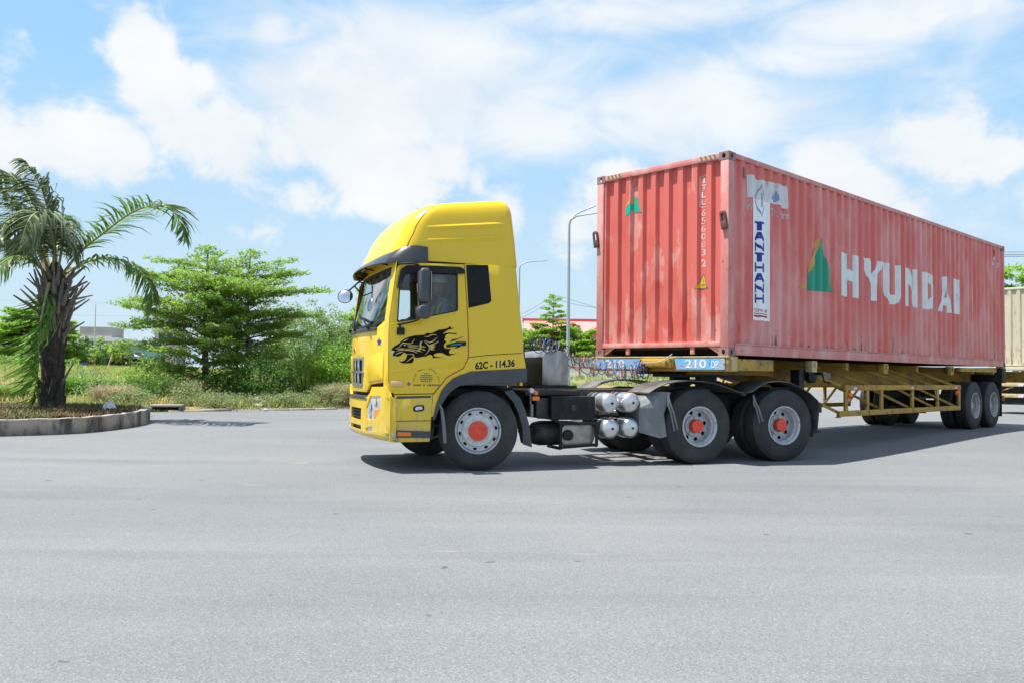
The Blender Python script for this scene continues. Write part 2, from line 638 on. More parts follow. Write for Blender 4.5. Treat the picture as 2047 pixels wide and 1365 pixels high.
m_plate_blue = mat('plate_blue', (0.13, 0.40, 0.74), 0.6, layers=[((0.42, 0.38, 0.20), (5, 5, 12), 0.54, 0.62, 0.75), ((0.28, 0.42, 0.56), (4, 4, 4), 0.42, 0.62, 0.7), ((0.12, 0.08, 0.05), (14, 14, 14), 0.60, 0.66, 0.8)])
m_tyre = mat('tyre_rubber', (0.022, 0.022, 0.024), 0.72, layers=[((0.060, 0.056, 0.052), (4, 4, 4), 0.40, 0.70, 0.6), ((0.10, 0.095, 0.09), (30, 30, 30), 0.6, 0.75, 0.4)], bump=(40, 0.1, 0.003))
m_rim = mat('rim_grey_paint', (0.50, 0.52, 0.54), 0.40, 0.2, layers=[((0.16, 0.15, 0.14), (12, 12, 12), 0.52, 0.70, 0.6)])
m_rim_trailer = mat('trailer_rim_grey', (0.40, 0.40, 0.38), 0.5, 0.1, layers=[((0.15, 0.13, 0.11), (12, 12, 12), 0.48, 0.68, 0.7)])
m_hubring = mat('hub_ring_silver', (0.60, 0.61, 0.62), 0.42, 0.25, layers=[((0.34, 0.33, 0.32), (14, 14, 14), 0.5, 0.7, 0.6)])
m_hubred = mat('hub_red_paint', (0.80, 0.075, 0.035), 0.45, layers=[((0.30, 0.03, 0.02), (20, 20, 20), 0.5, 0.72, 0.6)])
m_amber = mat('amber_lens', (0.80, 0.17, 0.01), 0.2, coat=0.5)
m_refl_w = mat('reflector_white', (0.62, 0.60, 0.58), 0.3)
m_refl_r = mat('reflector_red', (0.55, 0.03, 0.03), 0.3)
m_cream = mat('container_cream', (0.50, 0.45, 0.32), 0.6, layers=[((0.62, 0.57, 0.42), (1.5, 1.5, 0.6), 0.45, 0.65, 0.7), ((0.24, 0.11, 0.04), (16, 16, 2.2), 0.52, 0.60, 0.95, ('z', 1.0, 0.35)), ((0.26, 0.12, 0.05), (20, 20, 3), 0.60, 0.66, 0.8), ((0.30, 0.14, 0.05), (12, 12, 10), 0.66, 0.72, 0.8)])
m_cream_frame = mat('container_frame_cream', (0.58, 0.53, 0.39), 0.6, layers=[((0.28, 0.17, 0.09), (8, 8, 8), 0.58, 0.70, 0.7)])

# ------------------------------------------------------------------ ground
m_asphalt = bpy.data.materials.new('asphalt')
m_asphalt.use_nodes = True


def asphalt_nodes(m):
    N, L = m.node_tree.nodes, m.node_tree.links
    b = N['Principled BSDF']
    b.inputs['Roughness'].default_value = 0.82
    b.inputs['Specular IOR Level'].default_value = 0.25
    tc = N.new('ShaderNodeTexCoord')

    def noise(scale, detail, rough=0.6, sc=(1, 1, 1)):
        mp = N.new('ShaderNodeMapping')
        mp.inputs['Scale'].default_value = sc
        L.new(tc.outputs['Object'], mp.inputs[0])
        n = N.new('ShaderNodeTexNoise')
        n.inputs['Scale'].default_value = scale
        n.inputs['Detail'].default_value = detail
        n.inputs['Roughness'].default_value = rough
        L.new(mp.outputs[0], n.inputs['Vector'])
        return n.outputs['Fac']

    def ramp(x, lo, hi, t0=0.0, t1=1.0):
        n = N.new('ShaderNodeMapRange')
        n.inputs['From Min'].default_value = lo
        n.inputs['From Max'].default_value = hi
        n.inputs['To Min'].default_value = t0
        n.inputs['To Max'].default_value = t1
        L.new(x, n.inputs['Value'])
        return n.outputs[0]

    def mix(f, a, c):
        n = N.new('ShaderNodeMix')
        n.data_type = 'RGBA'
        L.new(f, n.inputs[0])
        if isinstance(a, tuple):
            n.inputs[6].default_value = (*a, 1)
        else:
            L.new(a, n.inputs[6])
        n.inputs[7].default_value = (*c, 1)
        return n.outputs[2]

    base = mix(ramp(noise(0.22, 5, 0.55, (1, 1, 1)), 0.35, 0.68), (0.150, 0.158, 0.163), (0.190, 0.197, 0.199))
    streak = mix(ramp(noise(1.0, 5, 0.6, (0.18, 1.1, 1)), 0.50, 0.70, 0, 0.4), base, (0.225, 0.228, 0.224))
    dark = mix(ramp(noise(1.0, 5, 0.6, (0.12, 0.8, 1)), 0.53, 0.66, 0, 0.5), streak, (0.118, 0.124, 0.128))
    vor = N.new('ShaderNodeTexVoronoi')
    vor.inputs['Scale'].default_value = 140
    L.new(tc.outputs['Object'], vor.inputs['Vector'])
    stone = N.new('ShaderNodeSeparateColor')
    L.new(vor.outputs['Color'], stone.inputs[0])
    s1 = mix(ramp(stone.outputs[0], 0.80, 0.86, 0, 0.32), dark, (0.36, 0.365, 0.37))
    s2 = mix(ramp(stone.outputs[1], 0.80, 0.88, 0, 0.55), s1, (0.085, 0.09, 0.098))
    fine = mix(ramp(noise(60, 3, 0.7), 0.56, 0.72, 0, 0.5), s2, (0.10, 0.105, 0.115))
    scuff = mix(ramp(noise(1.0, 6, 0.55, (0.8, 2.6, 1)), 0.675, 0.74, 0, 0.5), fine, (0.34, 0.33, 0.30))
    spot = mix(ramp(noise(5.5, 2, 0.5, (1, 1, 1)), 0.715, 0.745, 0, 0.75), scuff, (0.075, 0.075, 0.078))
    L.new(spot, b.inputs['Base Color'])
    bp = N.new('ShaderNodeBump')
    bp.inputs['Strength'].default_value = 0.35
    bp.inputs['Distance'].default_value = 0.004
    L.new(noise(120, 3, 0.7), bp.inputs['Height'])
    L.new(bp.outputs[0], b.inputs['Normal'])


asphalt_nodes(m_asphalt)
mb = MB()
xs = [-900, -300, -120, -60, -40, -30, -20, -12, -8, -4, 0, 4, 8, 12, 20, 30, 45, 70, 120, 300, 900]
ys = [-60, -20, -8, -2, 4, 8, 11, 12.3] + [12.3 + 6.2 * i / 16 for i in range(1, 17)] + [24, 30, 45, 70, 110, 200, 500, 1500]
mb.sheet(lambda i, j: (xs[i], ys[j], ground_z(ys[j])), len(xs), len(ys))
road = mb.build('road', m_asphalt, smooth=60)
tag(road, kind='structure')

# ------------------------------------------------------------------ shipping container


def corr_side(a, pitch=0.266, d=0.043, a0=0.10):
    t = (a - a0) % pitch
    return lerp_table(t, [0, 0.082, 0.122, 0.226, pitch], [0, 0, d, d, 0])


def corr_side_breaks(lo, hi, pitch=0.266, a0=0.10):
    out = []
    k = math.floor((lo - a0) / pitch) - 1
    while a0 + k * pitch < hi + pitch:
        out += [a0 + k * pitch + t for t in (0, 0.082, 0.122, 0.226)]
        k += 1
    return [x for x in out if lo < x < hi]


FC = [2.24, 1.995, 1.75, 1.508, 1.266, 1.022, 0.77, 0.52, 0.28]


def front_profile():
    P = [(2.29, 0.0)]
    for c in FC:
        P += [(c + 0.020, 0.0), (c - 0.012, 0.058), (c - 0.085, 0.058), (c - 0.14, 0.0)]
    P = P[:-2] + [(0.17, 0.058), (0.14, 0.02)]
    return sorted(P)


FP = front_profile()


def corr_front(b):
    return lerp_table(b, [p[0] for p in FP], [p[1] for p in FP])


CL, CW = 12.192, 2.438


def make_container(root, H, mp, mf, mc, mpf=None):
    for b0, b1 in ((0.0, 0.055), (CW - 0.055, CW)):
        mb = MB()
        mb.box(0.178, CL - 0.178, b0, b1, H - 0.075, H - 0.004)
        mb.build('top_rail', mf, root, bevel=0.008)
        mb = MB()
        mb.box(0.178, CL - 0.178, b0, b1, 0.018, 0.165)
        mb.box(0.178, CL - 0.178, b0 + (0.0 if b0 > 1 else -0.012), b1 + (0.012 if b0 > 1 else 0.0), 0.165, 0.185)
        mb.build('bottom_rail', mf, root, bevel=0.006)
    for a0, a1 in ((0.0, 0.16), (CL - 0.12, CL)):
        for b0, b1 in ((0.0, 0.14), (CW - 0.14, CW)):
            MB().box(a0 + 0.003, a1 - 0.003, b0 + 0.003, b1 - 0.003, 0.118, H - 0.118).build('corner_post', mf, root, bevel=0.01)
    for a0 in (0.0, CL - 0.178):
        for b0 in (0.0, CW - 0.162):
            for z0 in (0.0, H - 0.118):
                mb = MB()
                a1, b1, z1 = a0 + 0.178, b0 + 0.162, z0 + 0.118
                oval = lambda u, v, ru, rv: [(u + ru * math.cos(t * math.pi / 8), v + rv * math.sin(t * math.pi / 8)) for t in range(16)]
                for bb, s in ((b0, 1), (b1, -1)):
                    mb.plate([(a0, z0), (a1, z0), (a1, z1), (a0, z1)], [oval((a0 + a1) / 2, (z0 + z1) / 2, 0.030, 0.038)], 0.018, lambda u, v, w, bb=bb, s=s: (u, bb + s * w, v))
                for aa, s in ((a0, 1), (a1, -1)):
                    mb.plate([(b0 + 0.018, z0), (b1 - 0.018, z0), (b1 - 0.018, z1), (b0 + 0.018, z1)], [oval((b0 + b1) / 2, (z0 + z1) / 2, 0.029, 0.038)], 0.018, lambda u, v, w, aa=aa, s=s: (aa + s * w, u, v))
                mb.box(a0 + 0.018, a1 - 0.018, b0 + 0.018, b1 - 0.018, z1 - 0.016, z1 - 0.001)
                mb.box(a0 + 0.018, a1 - 0.018, b0 + 0.018, b1 - 0.018, z0 + 0.001, z0 + 0.016)
                mb.build('corner_casting', mc, root, smooth=30)
    # corrugated sides
    br = [0.165] + corr_side_breaks(0.165, CL - 0.125) + [CL - 0.125]
    zs = [0.185, 0.7, 1.2, 1.7, 2.2, H - 0.075]
    for side in (0, 1):
        mb = MB()

        def f(i, j):
            a = br[i]
            dent = 0.006 * math.sin(a * 1.7 + zs[j] * 2.3) * math.sin(zs[j] * 1.9 + a * 0.6) * (0 < j < len(zs) - 1)
            b = 0.012 + corr_side(a) + abs(dent)
            return (a, b if side == 0 else CW - b, zs[j])
        mb.sheet(f, len(br), len(zs))
        mb.build('side_panel', mp, root, smooth=20, label='long corrugated side wall')
    # front wall
    bs = [p[0] for p in FP]
    rnd = random.Random(4)
    zf = [0.205, 0.40, 0.62, 0.9, 1.3, 1.8, 2.3, H - 0.09]
    jit = {(i, j): rnd.uniform(-1, 1) for i in range(len(bs)) for j in range(len(zf))}

    def ff(i, j):
        k = 0.010 if zf[j] < 0.95 else 0.003
        e = k if 0 < j < len(zf) - 1 and 1 < i < len(bs) - 2 else 0
        return (0.022 + corr_front(bs[i]) + jit[i, j] * e, bs[i] + jit[i, j] * e * 0.5, zf[j])
    mb = MB()
    mb.sheet(ff, len(bs), len(zf))
    mb.build('front_panel', mpf or mp, root, smooth=20, label='sunlit corrugated front wall with faded patches')
    MB().box(0.004, 0.075, 0.162, CW - 0.162, H - 0.095, H - 0.006).build('front_header', mf, root, bevel=0.006)
    mb = MB()
    mb.box(0.004, 0.09, 0.14, CW - 0.14, 0.135, 0.206)
    for b in (0.62, 1.81):
        mb.box(0.02, 0.06, b - 0.03, b + 0.03, 0.03, 0.134)
    for b, s in ((0.163, 1), (CW - 0.163, -1)):
        mb.plate([(b, 0.02), (b + s * 0.19, 0.134), (b, 0.134)], (), 0.02, lambda u, v, w: (0.03 + w, u, v))
    mb.build('front_sill', mf, root, bevel=0.004)
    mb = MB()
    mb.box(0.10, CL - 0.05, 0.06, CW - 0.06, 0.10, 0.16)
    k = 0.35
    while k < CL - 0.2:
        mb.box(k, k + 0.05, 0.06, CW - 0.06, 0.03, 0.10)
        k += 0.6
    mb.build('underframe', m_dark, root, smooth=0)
    mb = MB()
    n = 44
    mb.sheet(lambda i, j: (0.1 + (CL - 0.2) * i / (2 * n), 0.05 + (CW - 0.1) * j, H - 0.012 - 0.02 * (i % 2)), 2 * n + 1, 2)
    mb.build('roof_panel', mp, root, smooth=0)
    for b0 in (0.14, CW / 2 + 0.005):
        mb = MB()
        mb.box(CL - 0.06, CL - 0.012, b0, b0 + CW / 2 - 0.145, 0.12, H - 0.12)
        for bb in (b0 + 0.25, b0 + 0.75):
            mb.cyl((CL + 0.01, bb, 0.15), (CL + 0.01, bb, H - 0.15), 0.018, 8)
        mb.build('rear_door', mp, root)


BASE_Z = 1.5387
C_YAW = 0.7654886
CX, CY = 3.03797, 11.95244
cont = thing('shipping_container', 'long faded red container with big white HYUNDAI lettering on the trailer', 'container', (CX, CY, BASE_Z), C_YAW)
CH = 2.905
make_container(cont, CH, m_red, m_red_frame, m_casting, m_red_front)


# lettering and signs on the near side: painted on the corrugation
def on_side(u, v, off=0.003):
    return (u, 0.012 + corr_side(u) - off, v)


def side_poly(name, polys, m, off=0.003, label=None, vcuts=()):
    mb = MB()
    for P in polys:
        lo, hi = min(p[0] for p in P), max(p[0] for p in P)
        tris = tessellate_polygon([[Vector((p[0], p[1], 0)) for p in P]])
        add_flat(mb, P, tris, lambda u, v: on_side(u, v, off), ucuts=corr_side_breaks(lo, hi), vcuts=vcuts)
    return mb.build(name, m, cont, smooth=0, label=label, recalc=False)


def rect(u0, v0, u1, v1):
    return [(u0, v0), (u1, v0), (u1, v1), (u0, v1)]


LB, LT = 1.10, 1.845
t_ = 0.215
letters = {
    'H': [rect(3.55, LB, 3.80, LT), rect(4.05, LB, 4.30, LT), rect(3.80, 1.38, 4.05, 1.57)],
    'Y': [[(4.38, LT), (4.66, LT), (4.83, 1.58), (4.99, LT), (5.25, LT), (4.95, 1.38), (4.95, LB), (4.69, LB), (4.69, 1.38)]],
    'U': [[(5.33, LT), (5.58, LT), (5.58, 1.36), (5.64, 1.27), (5.77, 1.27), (5.83, 1.36), (5.83, LT), (6.07, LT), (6.07, 1.30), (5.93, 1.13), (5.80, LB - 0.01), (5.60, LB - 0.01), (5.46, 1.13), (5.33, 1.30)]],
    'N': [[(6.24, LB), (6.24, LT), (6.46, LT), (6.70, 1.44), (6.70, LT), (6.92, LT), (6.92, LB), (6.72, LB), (6.46, 1.54), (6.46, LB)]],
    'D': [[(7.14, LB), (7.14, LT), (7.50, LT), (7.66, 1.78), (7.77, 1.62), (7.77, 1.33), (7.66, 1.16), (7.50, LB)]],
    'A': [[(8.02, LB), (8.25, LT), (8.47, LT), (8.70, LB), (8.47, LB), (8.43, 1.24), (8.30, 1.24), (8.25, LB)]],
    'I': [rect(8.86, LB, 9.16, LT)],
}
for ch, polys in letters.items():
    mb = MB()
    for P in polys:
        lo, hi = min(p[0] for p in P), max(p[0] for p in P)
        loops = [[Vector((p[0], p[1], 0)) for p in P]]
        hole = {'D': [(7.37, 1.28), (7.48, 1.28), (7.55, 1.36), (7.55, 1.60), (7.48, 1.67), (7.37, 1.67)], 'A': [(8.32, 1.40), (8.41, 1.40), (8.365, 1.66)]}.get(ch)
        V = list(P)
        if hole:
            loops.append([Vector((p[0], p[1], 0)) for p in hole])
            V += hole
        add_flat(mb, V, tessellate_polygon(loops), on_side, ucuts=corr_side_breaks(lo, hi))
    mb.build('painted_letter', m_white_paint, cont, smooth=0, recalc=False, label='white painted letter ' + ch)

side_poly('emblem_peak', [[(2.84, 2.0), (2.93, 1.88), (3.0, 1.70), (3.06, 1.56), (3.17, 1.37), (3.27, 1.14), (2.41, 1.10), (2.43, 1.36), (2.56, 1.52), (2.70, 1.72), (2.78, 1.92)]], m_green_paint, label='green peak emblem')
side_poly('emblem_edge', [[(2.71, 1.99), (2.785, 1.96), (2.72, 1.745), (2.57, 1.535), (2.43, 1.38), (2.455, 1.55), (2.54, 1.75), (2.63, 1.88)], [(2.16, 1.115), (2.30, 1.13), (2.29, 1.23), (2.24, 1.22)]], m_orange_paint, 0.0035, label='ochre edge of the emblem')
# long white banner with blue lettering, over an older torn sticker
side_poly('torn_sticker', [[(0.56, 2.665), (0.70, 2.675), (0.86, 2.63), (1.02, 2.66), (1.22, 2.65), (1.34, 2.675), (1.50, 2.66), (1.69, 2.675), (1.71, 2.40), (1.71, 2.315), (1.58, 2.32), (1.42, 2.345), (1.20, 2.33), (1.02, 2.30), (0.80, 2.36), (0.58, 2.33)]], m_white_worn, 0.004)
side_poly('sticker_stain', [[(1.20, 2.40), (1.28, 2.58), (1.33, 2.45), (1.40, 2.56), (1.45, 2.42), (1.37, 2.37)], [(1.50, 2.42), (1.58, 2.55), (1.60, 2.40)]], m_blue_ink_pale, 0.0055)
side_poly('long_banner', [rect(0.67, 0.54, 1.16, 2.34)], m_white_film, 0.006)
side_poly('banner_emblem', [[(0.92, 2.58), (1.02, 2.33), (0.92, 2.08), (0.92, 2.11), (1.0, 2.33), (0.92, 2.55)], [(0.92, 2.58), (0.77, 2.34), (0.92, 2.08), (0.92, 2.115), (0.80, 2.34), (0.92, 2.545)], [(0.90, 2.45), (0.94, 2.43), (0.94, 2.24), (0.90, 2.22)]], m_blue_ink_pale, 0.0075)
by = 2.012
mbk = MB()
u0, u1 = 0.77, 1.00
h = 0.136
for k, ch in enumerate('TANTHANH'):
    z1 = by - k * 0.1545
    text_to(mbk, ch, u0 - 0.01, z1 - h, u1 - u0 + 0.02, h, lambda u, v: on_side(u, v, 0.008), 0.05, corr_side_breaks(0.6, 1.2))
mbk.build('banner_lettering', m_blue_ink, cont, smooth=0, recalc=False)
mbk = MB()
text_to(mbk, 'HOTLINE : 1900 00 00'[:9] + ' 19 00', 0.69, 0.665, 0.44, 0.05, lambda u, v: on_side(u, v, 0.008), 0.01, corr_side_breaks(0.6, 1.2))
for z in (0.635, 0.59):
    add_flat(mbk, rect(0.69, z, 1.13, z + (0.012 if z > 0.6 else 0.028)), [(0, 1, 2, 3)], lambda u, v: on_side(u, v, 0.008), ucuts=corr_side_breaks(0.69, 1.13))
mbk.build('banner_small_print', m_red_ink, cont, smooth=0, recalc=False)
for nm, s_, u_, v_, w_, h_ in (('web_lettering', 'W', 0.56, 2.14, 0.10, 0.10), ('web_lettering', 'TR1.', 1.18, 2.15, 0.24, 0.11), ('web_lettering', 'com', 1.48, 2.15, 0.26, 0.085),
                               ('size_lettering', '40', 11.34, 2.52, 0.20, 0.11), ('size_lettering', '1012', 11.27, 2.37, 0.56, 0.11), ('size_lettering', '17', 11.29, 2.21, 0.16, 0.11), ('size_lettering', '0', 11.38, 1.97, 0.08, 0.11)):
    mbk = MB()
    text_to(mbk, s_, u_, v_, w_, h_, on_side, 0.02, corr_side_breaks(u_ - 0.1, u_ + w_ + 0.1))
    mbk.build(nm, m_white_faded, cont, smooth=0, recalc=False, kind='stuff', label='white lettering ' + s_)
side_poly('warning_sticker', [[(11.62, 1.50), (11.80, 1.50), (11.74, 1.64)]], m_warn, 0.005)
mb = MB()
mb.box(0.40, 0.45, -0.002, 0.03, 2.58, 2.74)
mb.build('vent_cover', m_casting, cont, bevel=0.004)
mb = MB()
mb.box(11.50, 11.57, 0.0, 0.03, 2.60, 2.76)
mb.build('vent_cover', m_red_frame, cont, bevel=0.004)


# front wall: u runs to the right in the picture of the wall, i.e. along -b
def on_front(u, v, off=0.003):
    b = CW - u
    return (0.022 + corr_front(b) - off, b, v)


FB = sorted(CW - p[0] for p in FP)


def front_poly(name, polys, m, off=0.003):
    mb = MB()
    for P in polys:
        add_flat(mb, P, tessellate_polygon([[Vector((p[0], p[1], 0)) for p in P]]), lambda u, v: on_front(u, v, off), ucuts=FB)
    return mb.build(name, m, cont, smooth=0, recalc=False)


front_poly('emblem_peak', [[(0.72, 2.51), (0.77, 2.47), (0.83, 2.32), (0.90, 2.22), (0.78, 2.26), (0.73, 2.24), (0.69, 2.30), (0.64, 2.22), (0.53, 2.215), (0.58, 2.32), (0.66, 2.40), (0.70, 2.38)]], m_green_pale, 0.004)
front_poly('emblem_edge', [[(0.71, 2.52), (0.69, 2.42), (0.60, 2.36), (0.545, 2.24), (0.52, 2.21), (0.55, 2.32), (0.62, 2.42)]], m_orange_paint, 0.0045)
mbk = MB()
ux = CW - 0.50
for k, ch in enumerate('ITLU'):
    text_to(mbk, ch, ux + (0.03 if ch == 'I' else 0.0), 2.52 - 0.107 * k, 0.025 if ch == 'I' else 0.085, 0.085, on_front, 0.012, FB)
frame = mbk
mbk = MB()
for k, ch in enumerate('656083'):
    text_to(mbk, ch, ux, 2.035 - 0.115 * k, 0.075, 0.095, on_front, 0.006, FB)
mbk.build('serial_number', m_white_faded, cont, smooth=0, recalc=False, kind='stuff')
mbk = MB()
text_to(mbk, '2', ux, 1.295, 0.085, 0.105, on_front, 0.02, FB)
mbk.build('check_digit', m_white_faded, cont, smooth=0, recalc=False)
mbk = frame
# thin painted frame round the owner code
for r_ in (rect(ux - 0.02, 2.165, ux - 0.012, 2.63), rect(ux + 0.097, 2.165, ux + 0.105, 2.63), rect(ux - 0.02, 2.622, ux + 0.105, 2.63), rect(ux - 0.02, 2.165, ux + 0.105, 2.173)):
    add_flat(mbk, r_, [(0, 1, 2, 3)], on_front, ucuts=FB)
mbk.build('owner_code', m_white_faded, cont, smooth=0, recalc=False, kind='stuff')
tu = CW - 0.46
front_poly('warning_border', [[(tu - 0.12, 0.965), (tu + 0.115, 0.965), (tu + 0.0, 1.20)]], m_stripe_k, 0.004)
front_poly('warning_sticker', [[(tu - 0.095, 0.985), (tu + 0.09, 0.985), (tu + 0.0, 1.165)]], m_warn, 0.0055)
front_poly('warning_print', [rect(tu - 0.04, 1.03, tu + 0.03, 1.04), rect(tu - 0.04, 1.01, tu + 0.03, 1.017), rect(tu - 0.006, 1.07, tu + 0.006, 1.11)], m_stripe_k, 0.007)['kind'] = 'stuff'
for b0 in (0.19, 1.93):
    mb = MB()
    mb.m = 0
    mb.box(0.0005, 0.0035, b0, b0 + 0.30, CH - 0.076, CH - 0.014)
    mb.m = 1
    for k in range(4):
        s = b0 + 0.01 + k * 0.075
        mb.plate([(s, CH - 0.074), (s + 0.032, CH - 0.074), (s + 0.06, CH - 0.016), (s + 0.028, CH - 0.016)], (), 0.002, lambda u, v, w: (-0.001 + w * 0.5, u, v))
    mb.build('hazard_stripe', [m_stripe_y, m_stripe_k], cont, smooth=0)
for b0, z0 in ((0.05, 1.79), (CW - 0.02, 1.76)):
    mb = MB()
    tilt = Matrix.Translation((-0.012, b0, z0)) @ Matrix.Rotation(R(-9), 4, 'X')
    mb.box(-0.03, 0.012, -0.045, 0.045, 0, 0.11, tilt)
    mb.plate([(-0.05, 0.10), (0.05, 0.10), (0.05, 0.24), (0.03, 0.265), (-0.03, 0.265), (-0.05, 0.24)], [[(-0.022, 0.12), (0.022, 0.12), (0.022, 0.225), (-0.022, 0.225)]], 0.03, lambda u, v, w: tilt @ Vector((-0.02 + w, u, v)))
    mb.build('lashing_ring', mat('lashing_steel', (0.10, 0.045, 0.04), 0.6), cont, bevel=0.004)

# ------------------------------------------------------------------ wheels


def tyre_profile(r, w, rr):
    """cross-section, y = 0 at the outer face, +y inward"""
    P = [(rr, 0.030), (rr + 0.015, 0.008), (rr + 0.05, 0.0), (rr + (r - rr) * 0.45, -0.004), (r - 0.075, 0.004), (r - 0.045, 0.012), (r - 0.04, 0.016), (r - 0.018, 0.022), (r - 0.004, 0.034)]
    gw = 0.012
    span0, span1 = 0.036, w - 0.036
    for k in range(1, 5):
        y = span0 + (span1 - span0) * k / 5
        P += [(r, y - gw), (r - 0.014, y - gw * 0.7), (r - 0.014, y + gw * 0.7), (r, y + gw)]
    P += [(r - 0.004, w - 0.034), (r - 0.018, w - 0.022), (r - 0.045, w - 0.012), (rr + (r - rr) * 0.45, w + 0.004), (rr + 0.05, w), (rr + 0.015, w - 0.008), (rr, w - 0.03)]
    return P


def mb_tyre(r, w, rr, y=0.0, n=56):
    mb = MB()
    mb.lathe([(a, b + y) for a, b in tyre_profile(r, w, rr)] + [(rr - 0.01, w / 2 + y)], n, closed=True)
    return mb


def circle(r, n, cx=0, cy=0, ph=0.0, ry=None):
    ry = r if ry is None else ry
    return [(cx + r * math.cos(ph + 2 * math.pi * k / n), cy + ry * math.sin(ph + 2 * math.pi * k / n)) for k in range(n)]


def oval_at(rad, ang, rt, rr_):
    """oval of half-sizes rt (tangential), rr_ (radial) at polar position"""
    out = []
    for k in range(10):
        t = 2 * math.pi * k / 10
        a, b = rr_ * math.cos(t), rt * math.sin(t)
        out.append(((rad + a) * math.cos(ang) - b * math.sin(ang), (rad + a) * math.sin(ang) + b * math.cos(ang)))
    return out


m_rim_hole = m_dark


def front_wheel(parent, loc, rz, r=0.515):
    w = part_empty('wheel', parent, loc, rz)
    mb_tyre(r, 0.28, 0.285).build('tyre', m_tyre, w, smooth=40)
    mb = MB()
    mb.lathe([(0.298, 0.004), (0.298, -0.006), (0.286, -0.010), (0.276, 0.004), (0.270, 0.05), (0.262, 0.060), (0.262, 0.23), (0.29, 0.25)], 48)
    mb.plate(circle(0.264, 40), [oval_at(0.236, 2 * math.pi * k / 10 + 0.16, 0.027, 0.017) for k in range(10)], 0.012, lambda u, v, t: (u, 0.040 + t, v))
    mb.build('rim', m_rim, w, smooth=30)
    MB().lathe([(0.258, 0.075), (0.255, 0.10), (0.0, 0.10)], 24).build('hole_shade_disc', m_dark, w, smooth=0)  # black disc added to paint shade into the rim holes
    mb = MB()
    mb.lathe([(0.213, 0.045), (0.206, 0.020), (0.195, 0.012), (0.10, 0.010)], 40)
    for k in range(10):
        a = 2 * math.pi * k / 10
        mb.cyl((0.165 * math.cos(a), 0.012, 0.165 * math.sin(a)), (0.165 * math.cos(a), -0.008, 0.165 * math.sin(a)), 0.013, 6)
    mb.build('hub_ring', m_hubring, w, smooth=30)
    mb = MB()
    mb.lathe([(0.125, 0.012), (0.125, -0.030), (0.118, -0.038), (0.085, -0.040), (0.082, -0.052), (0.066, -0.056), (0.050, -0.056), (0.048, -0.066), (0.0, -0.068)], 32)
    mb.build('hub_cap', m_hubred, w, smooth=30)
    return w


def drive_wheel(parent, loc, rz, r=0.525, m_r=None, hub=True):
    w = part_empty('wheel', parent, loc, rz)
    mb_tyre(r, 0.275, 0.275).build('tyre', m_tyre, w, smooth=40)
    mb_tyre(r, 0.275, 0.275, 0.325).build('tyre', m_tyre, w, smooth=40)
    mb = MB()
    D = 0.165
    mb.lathe([(0.272, 0.03), (0.288, 0.004), (0.288, -0.008), (0.276, -0.012), (0.262, 0.002), (0.256, 0.02), (0.252, 0.05), (0.240, 0.062), (0.238, D)], 48)
    mb.plate(circle(0.240, 40), [oval_at(0.192, 2 * math.pi * k / 8 + 0.2, 0.033, 0.029) for k in range(8)], 0.014, lambda u, v, t: (u, D + t, v))
    mb.lathe([(0.272, 0.57), (0.26, 0.54), (0.25, 0.3), (0.272, 0.33)], 32)
    mb.build('rim', m_r or m_rim, w, smooth=30)
    MB().lathe([(0.236, D + 0.025), (0.236, D + 0.06), (0.0, D + 0.06)], 24).build('hole_shade_disc', m_dark, w, smooth=0)  # black disc painting shade behind the holes of the dual wheels
    if hub:
        mb = MB()
        mb.lathe([(0.150, D), (0.148, D - 0.030), (0.138, D - 0.036), (0.10, D - 0.036)], 36)
        for k in range(8):
            a = 2 * math.pi * k / 8
            mb.cyl((0.122 * math.cos(a), D - 0.036, 0.122 * math.sin(a)), (0.122 * math.cos(a), D - 0.052, 0.122 * math.sin(a)), 0.012, 6)
        mb.build('hub_ring', m_rim, w, smooth=30)
        mb = MB()
        mb.lathe([(0.088, D - 0.036), (0.088, 0.055), (0.080, 0.046), (0.03, 0.042), (0.0, 0.046)], 28)
        for k in range(10):
            a = 2 * math.pi * k / 10
            mb.cyl((0.084 * math.cos(a), 0.075, 0.084 * math.sin(a)), (0.084 * math.cos(a), 0.042, 0.084 * math.sin(a)), 0.017, 8)
        mb.build('hub_cap', m_hubred, w, smooth=30)
    else:
        mb = MB()
        mb.lathe([(0.14, D), (0.13, D - 0.05), (0.09, D - 0.07), (0.08, D - 0.10), (0.0, D - 0.105)], 28)
        mb.build('hub_cap', m_rim_trailer, w, smooth=30)
    return w


# ------------------------------------------------------------------ trailer (same local frame as the container)
trl = thing('semi_trailer', 'rusty yellow skeletal trailer with blue plates numbered 210 under the red container', 'trailer', (CX, CY, BASE_Z), C_YAW)
mb = MB()
mb.box(-0.05, 0.20, -0.035, 2.47, -0.218, -0.004)
mb.build('front_bolster', m_trailer, trl, bevel=0.006)
MB().box(-0.062, 0.0, -0.038, 2.473, -0.022, -0.002).build('bolster_lip', m_trailer_pale, trl, bevel=0.003)
mb = MB()
mb.box(-0.16, -0.05, 0.87, 1.43, -0.17, -0.03)
mb.box(-0.19, -0.16, 0.92, 1.38, -0.16, -0.05)
mb.build('coupling_bracket', m_trailer, trl, bevel=0.02)
for b0, b1 in ((0.02, 0.82), (1.50, 2.42)):
    P = [(b0, -0.19), (b1, -0.19), (b1 if b0 > 1 else b1 + 0.05, -0.035), (b0, -0.035)] if b0 < 1 else [(b0, -0.19), (b1, -0.19), (b1, -0.035), (b0, -0.035)]
    MB().plate(P, (), 0.006, lambda u, v, w: (-0.058 + w, u, v)).build('number_plate', m_plate_blue, trl, smooth=0)
mbk = MB()
onb = lambda u, v: (-0.061, CW - u, v)
u210 = CW - 0.68
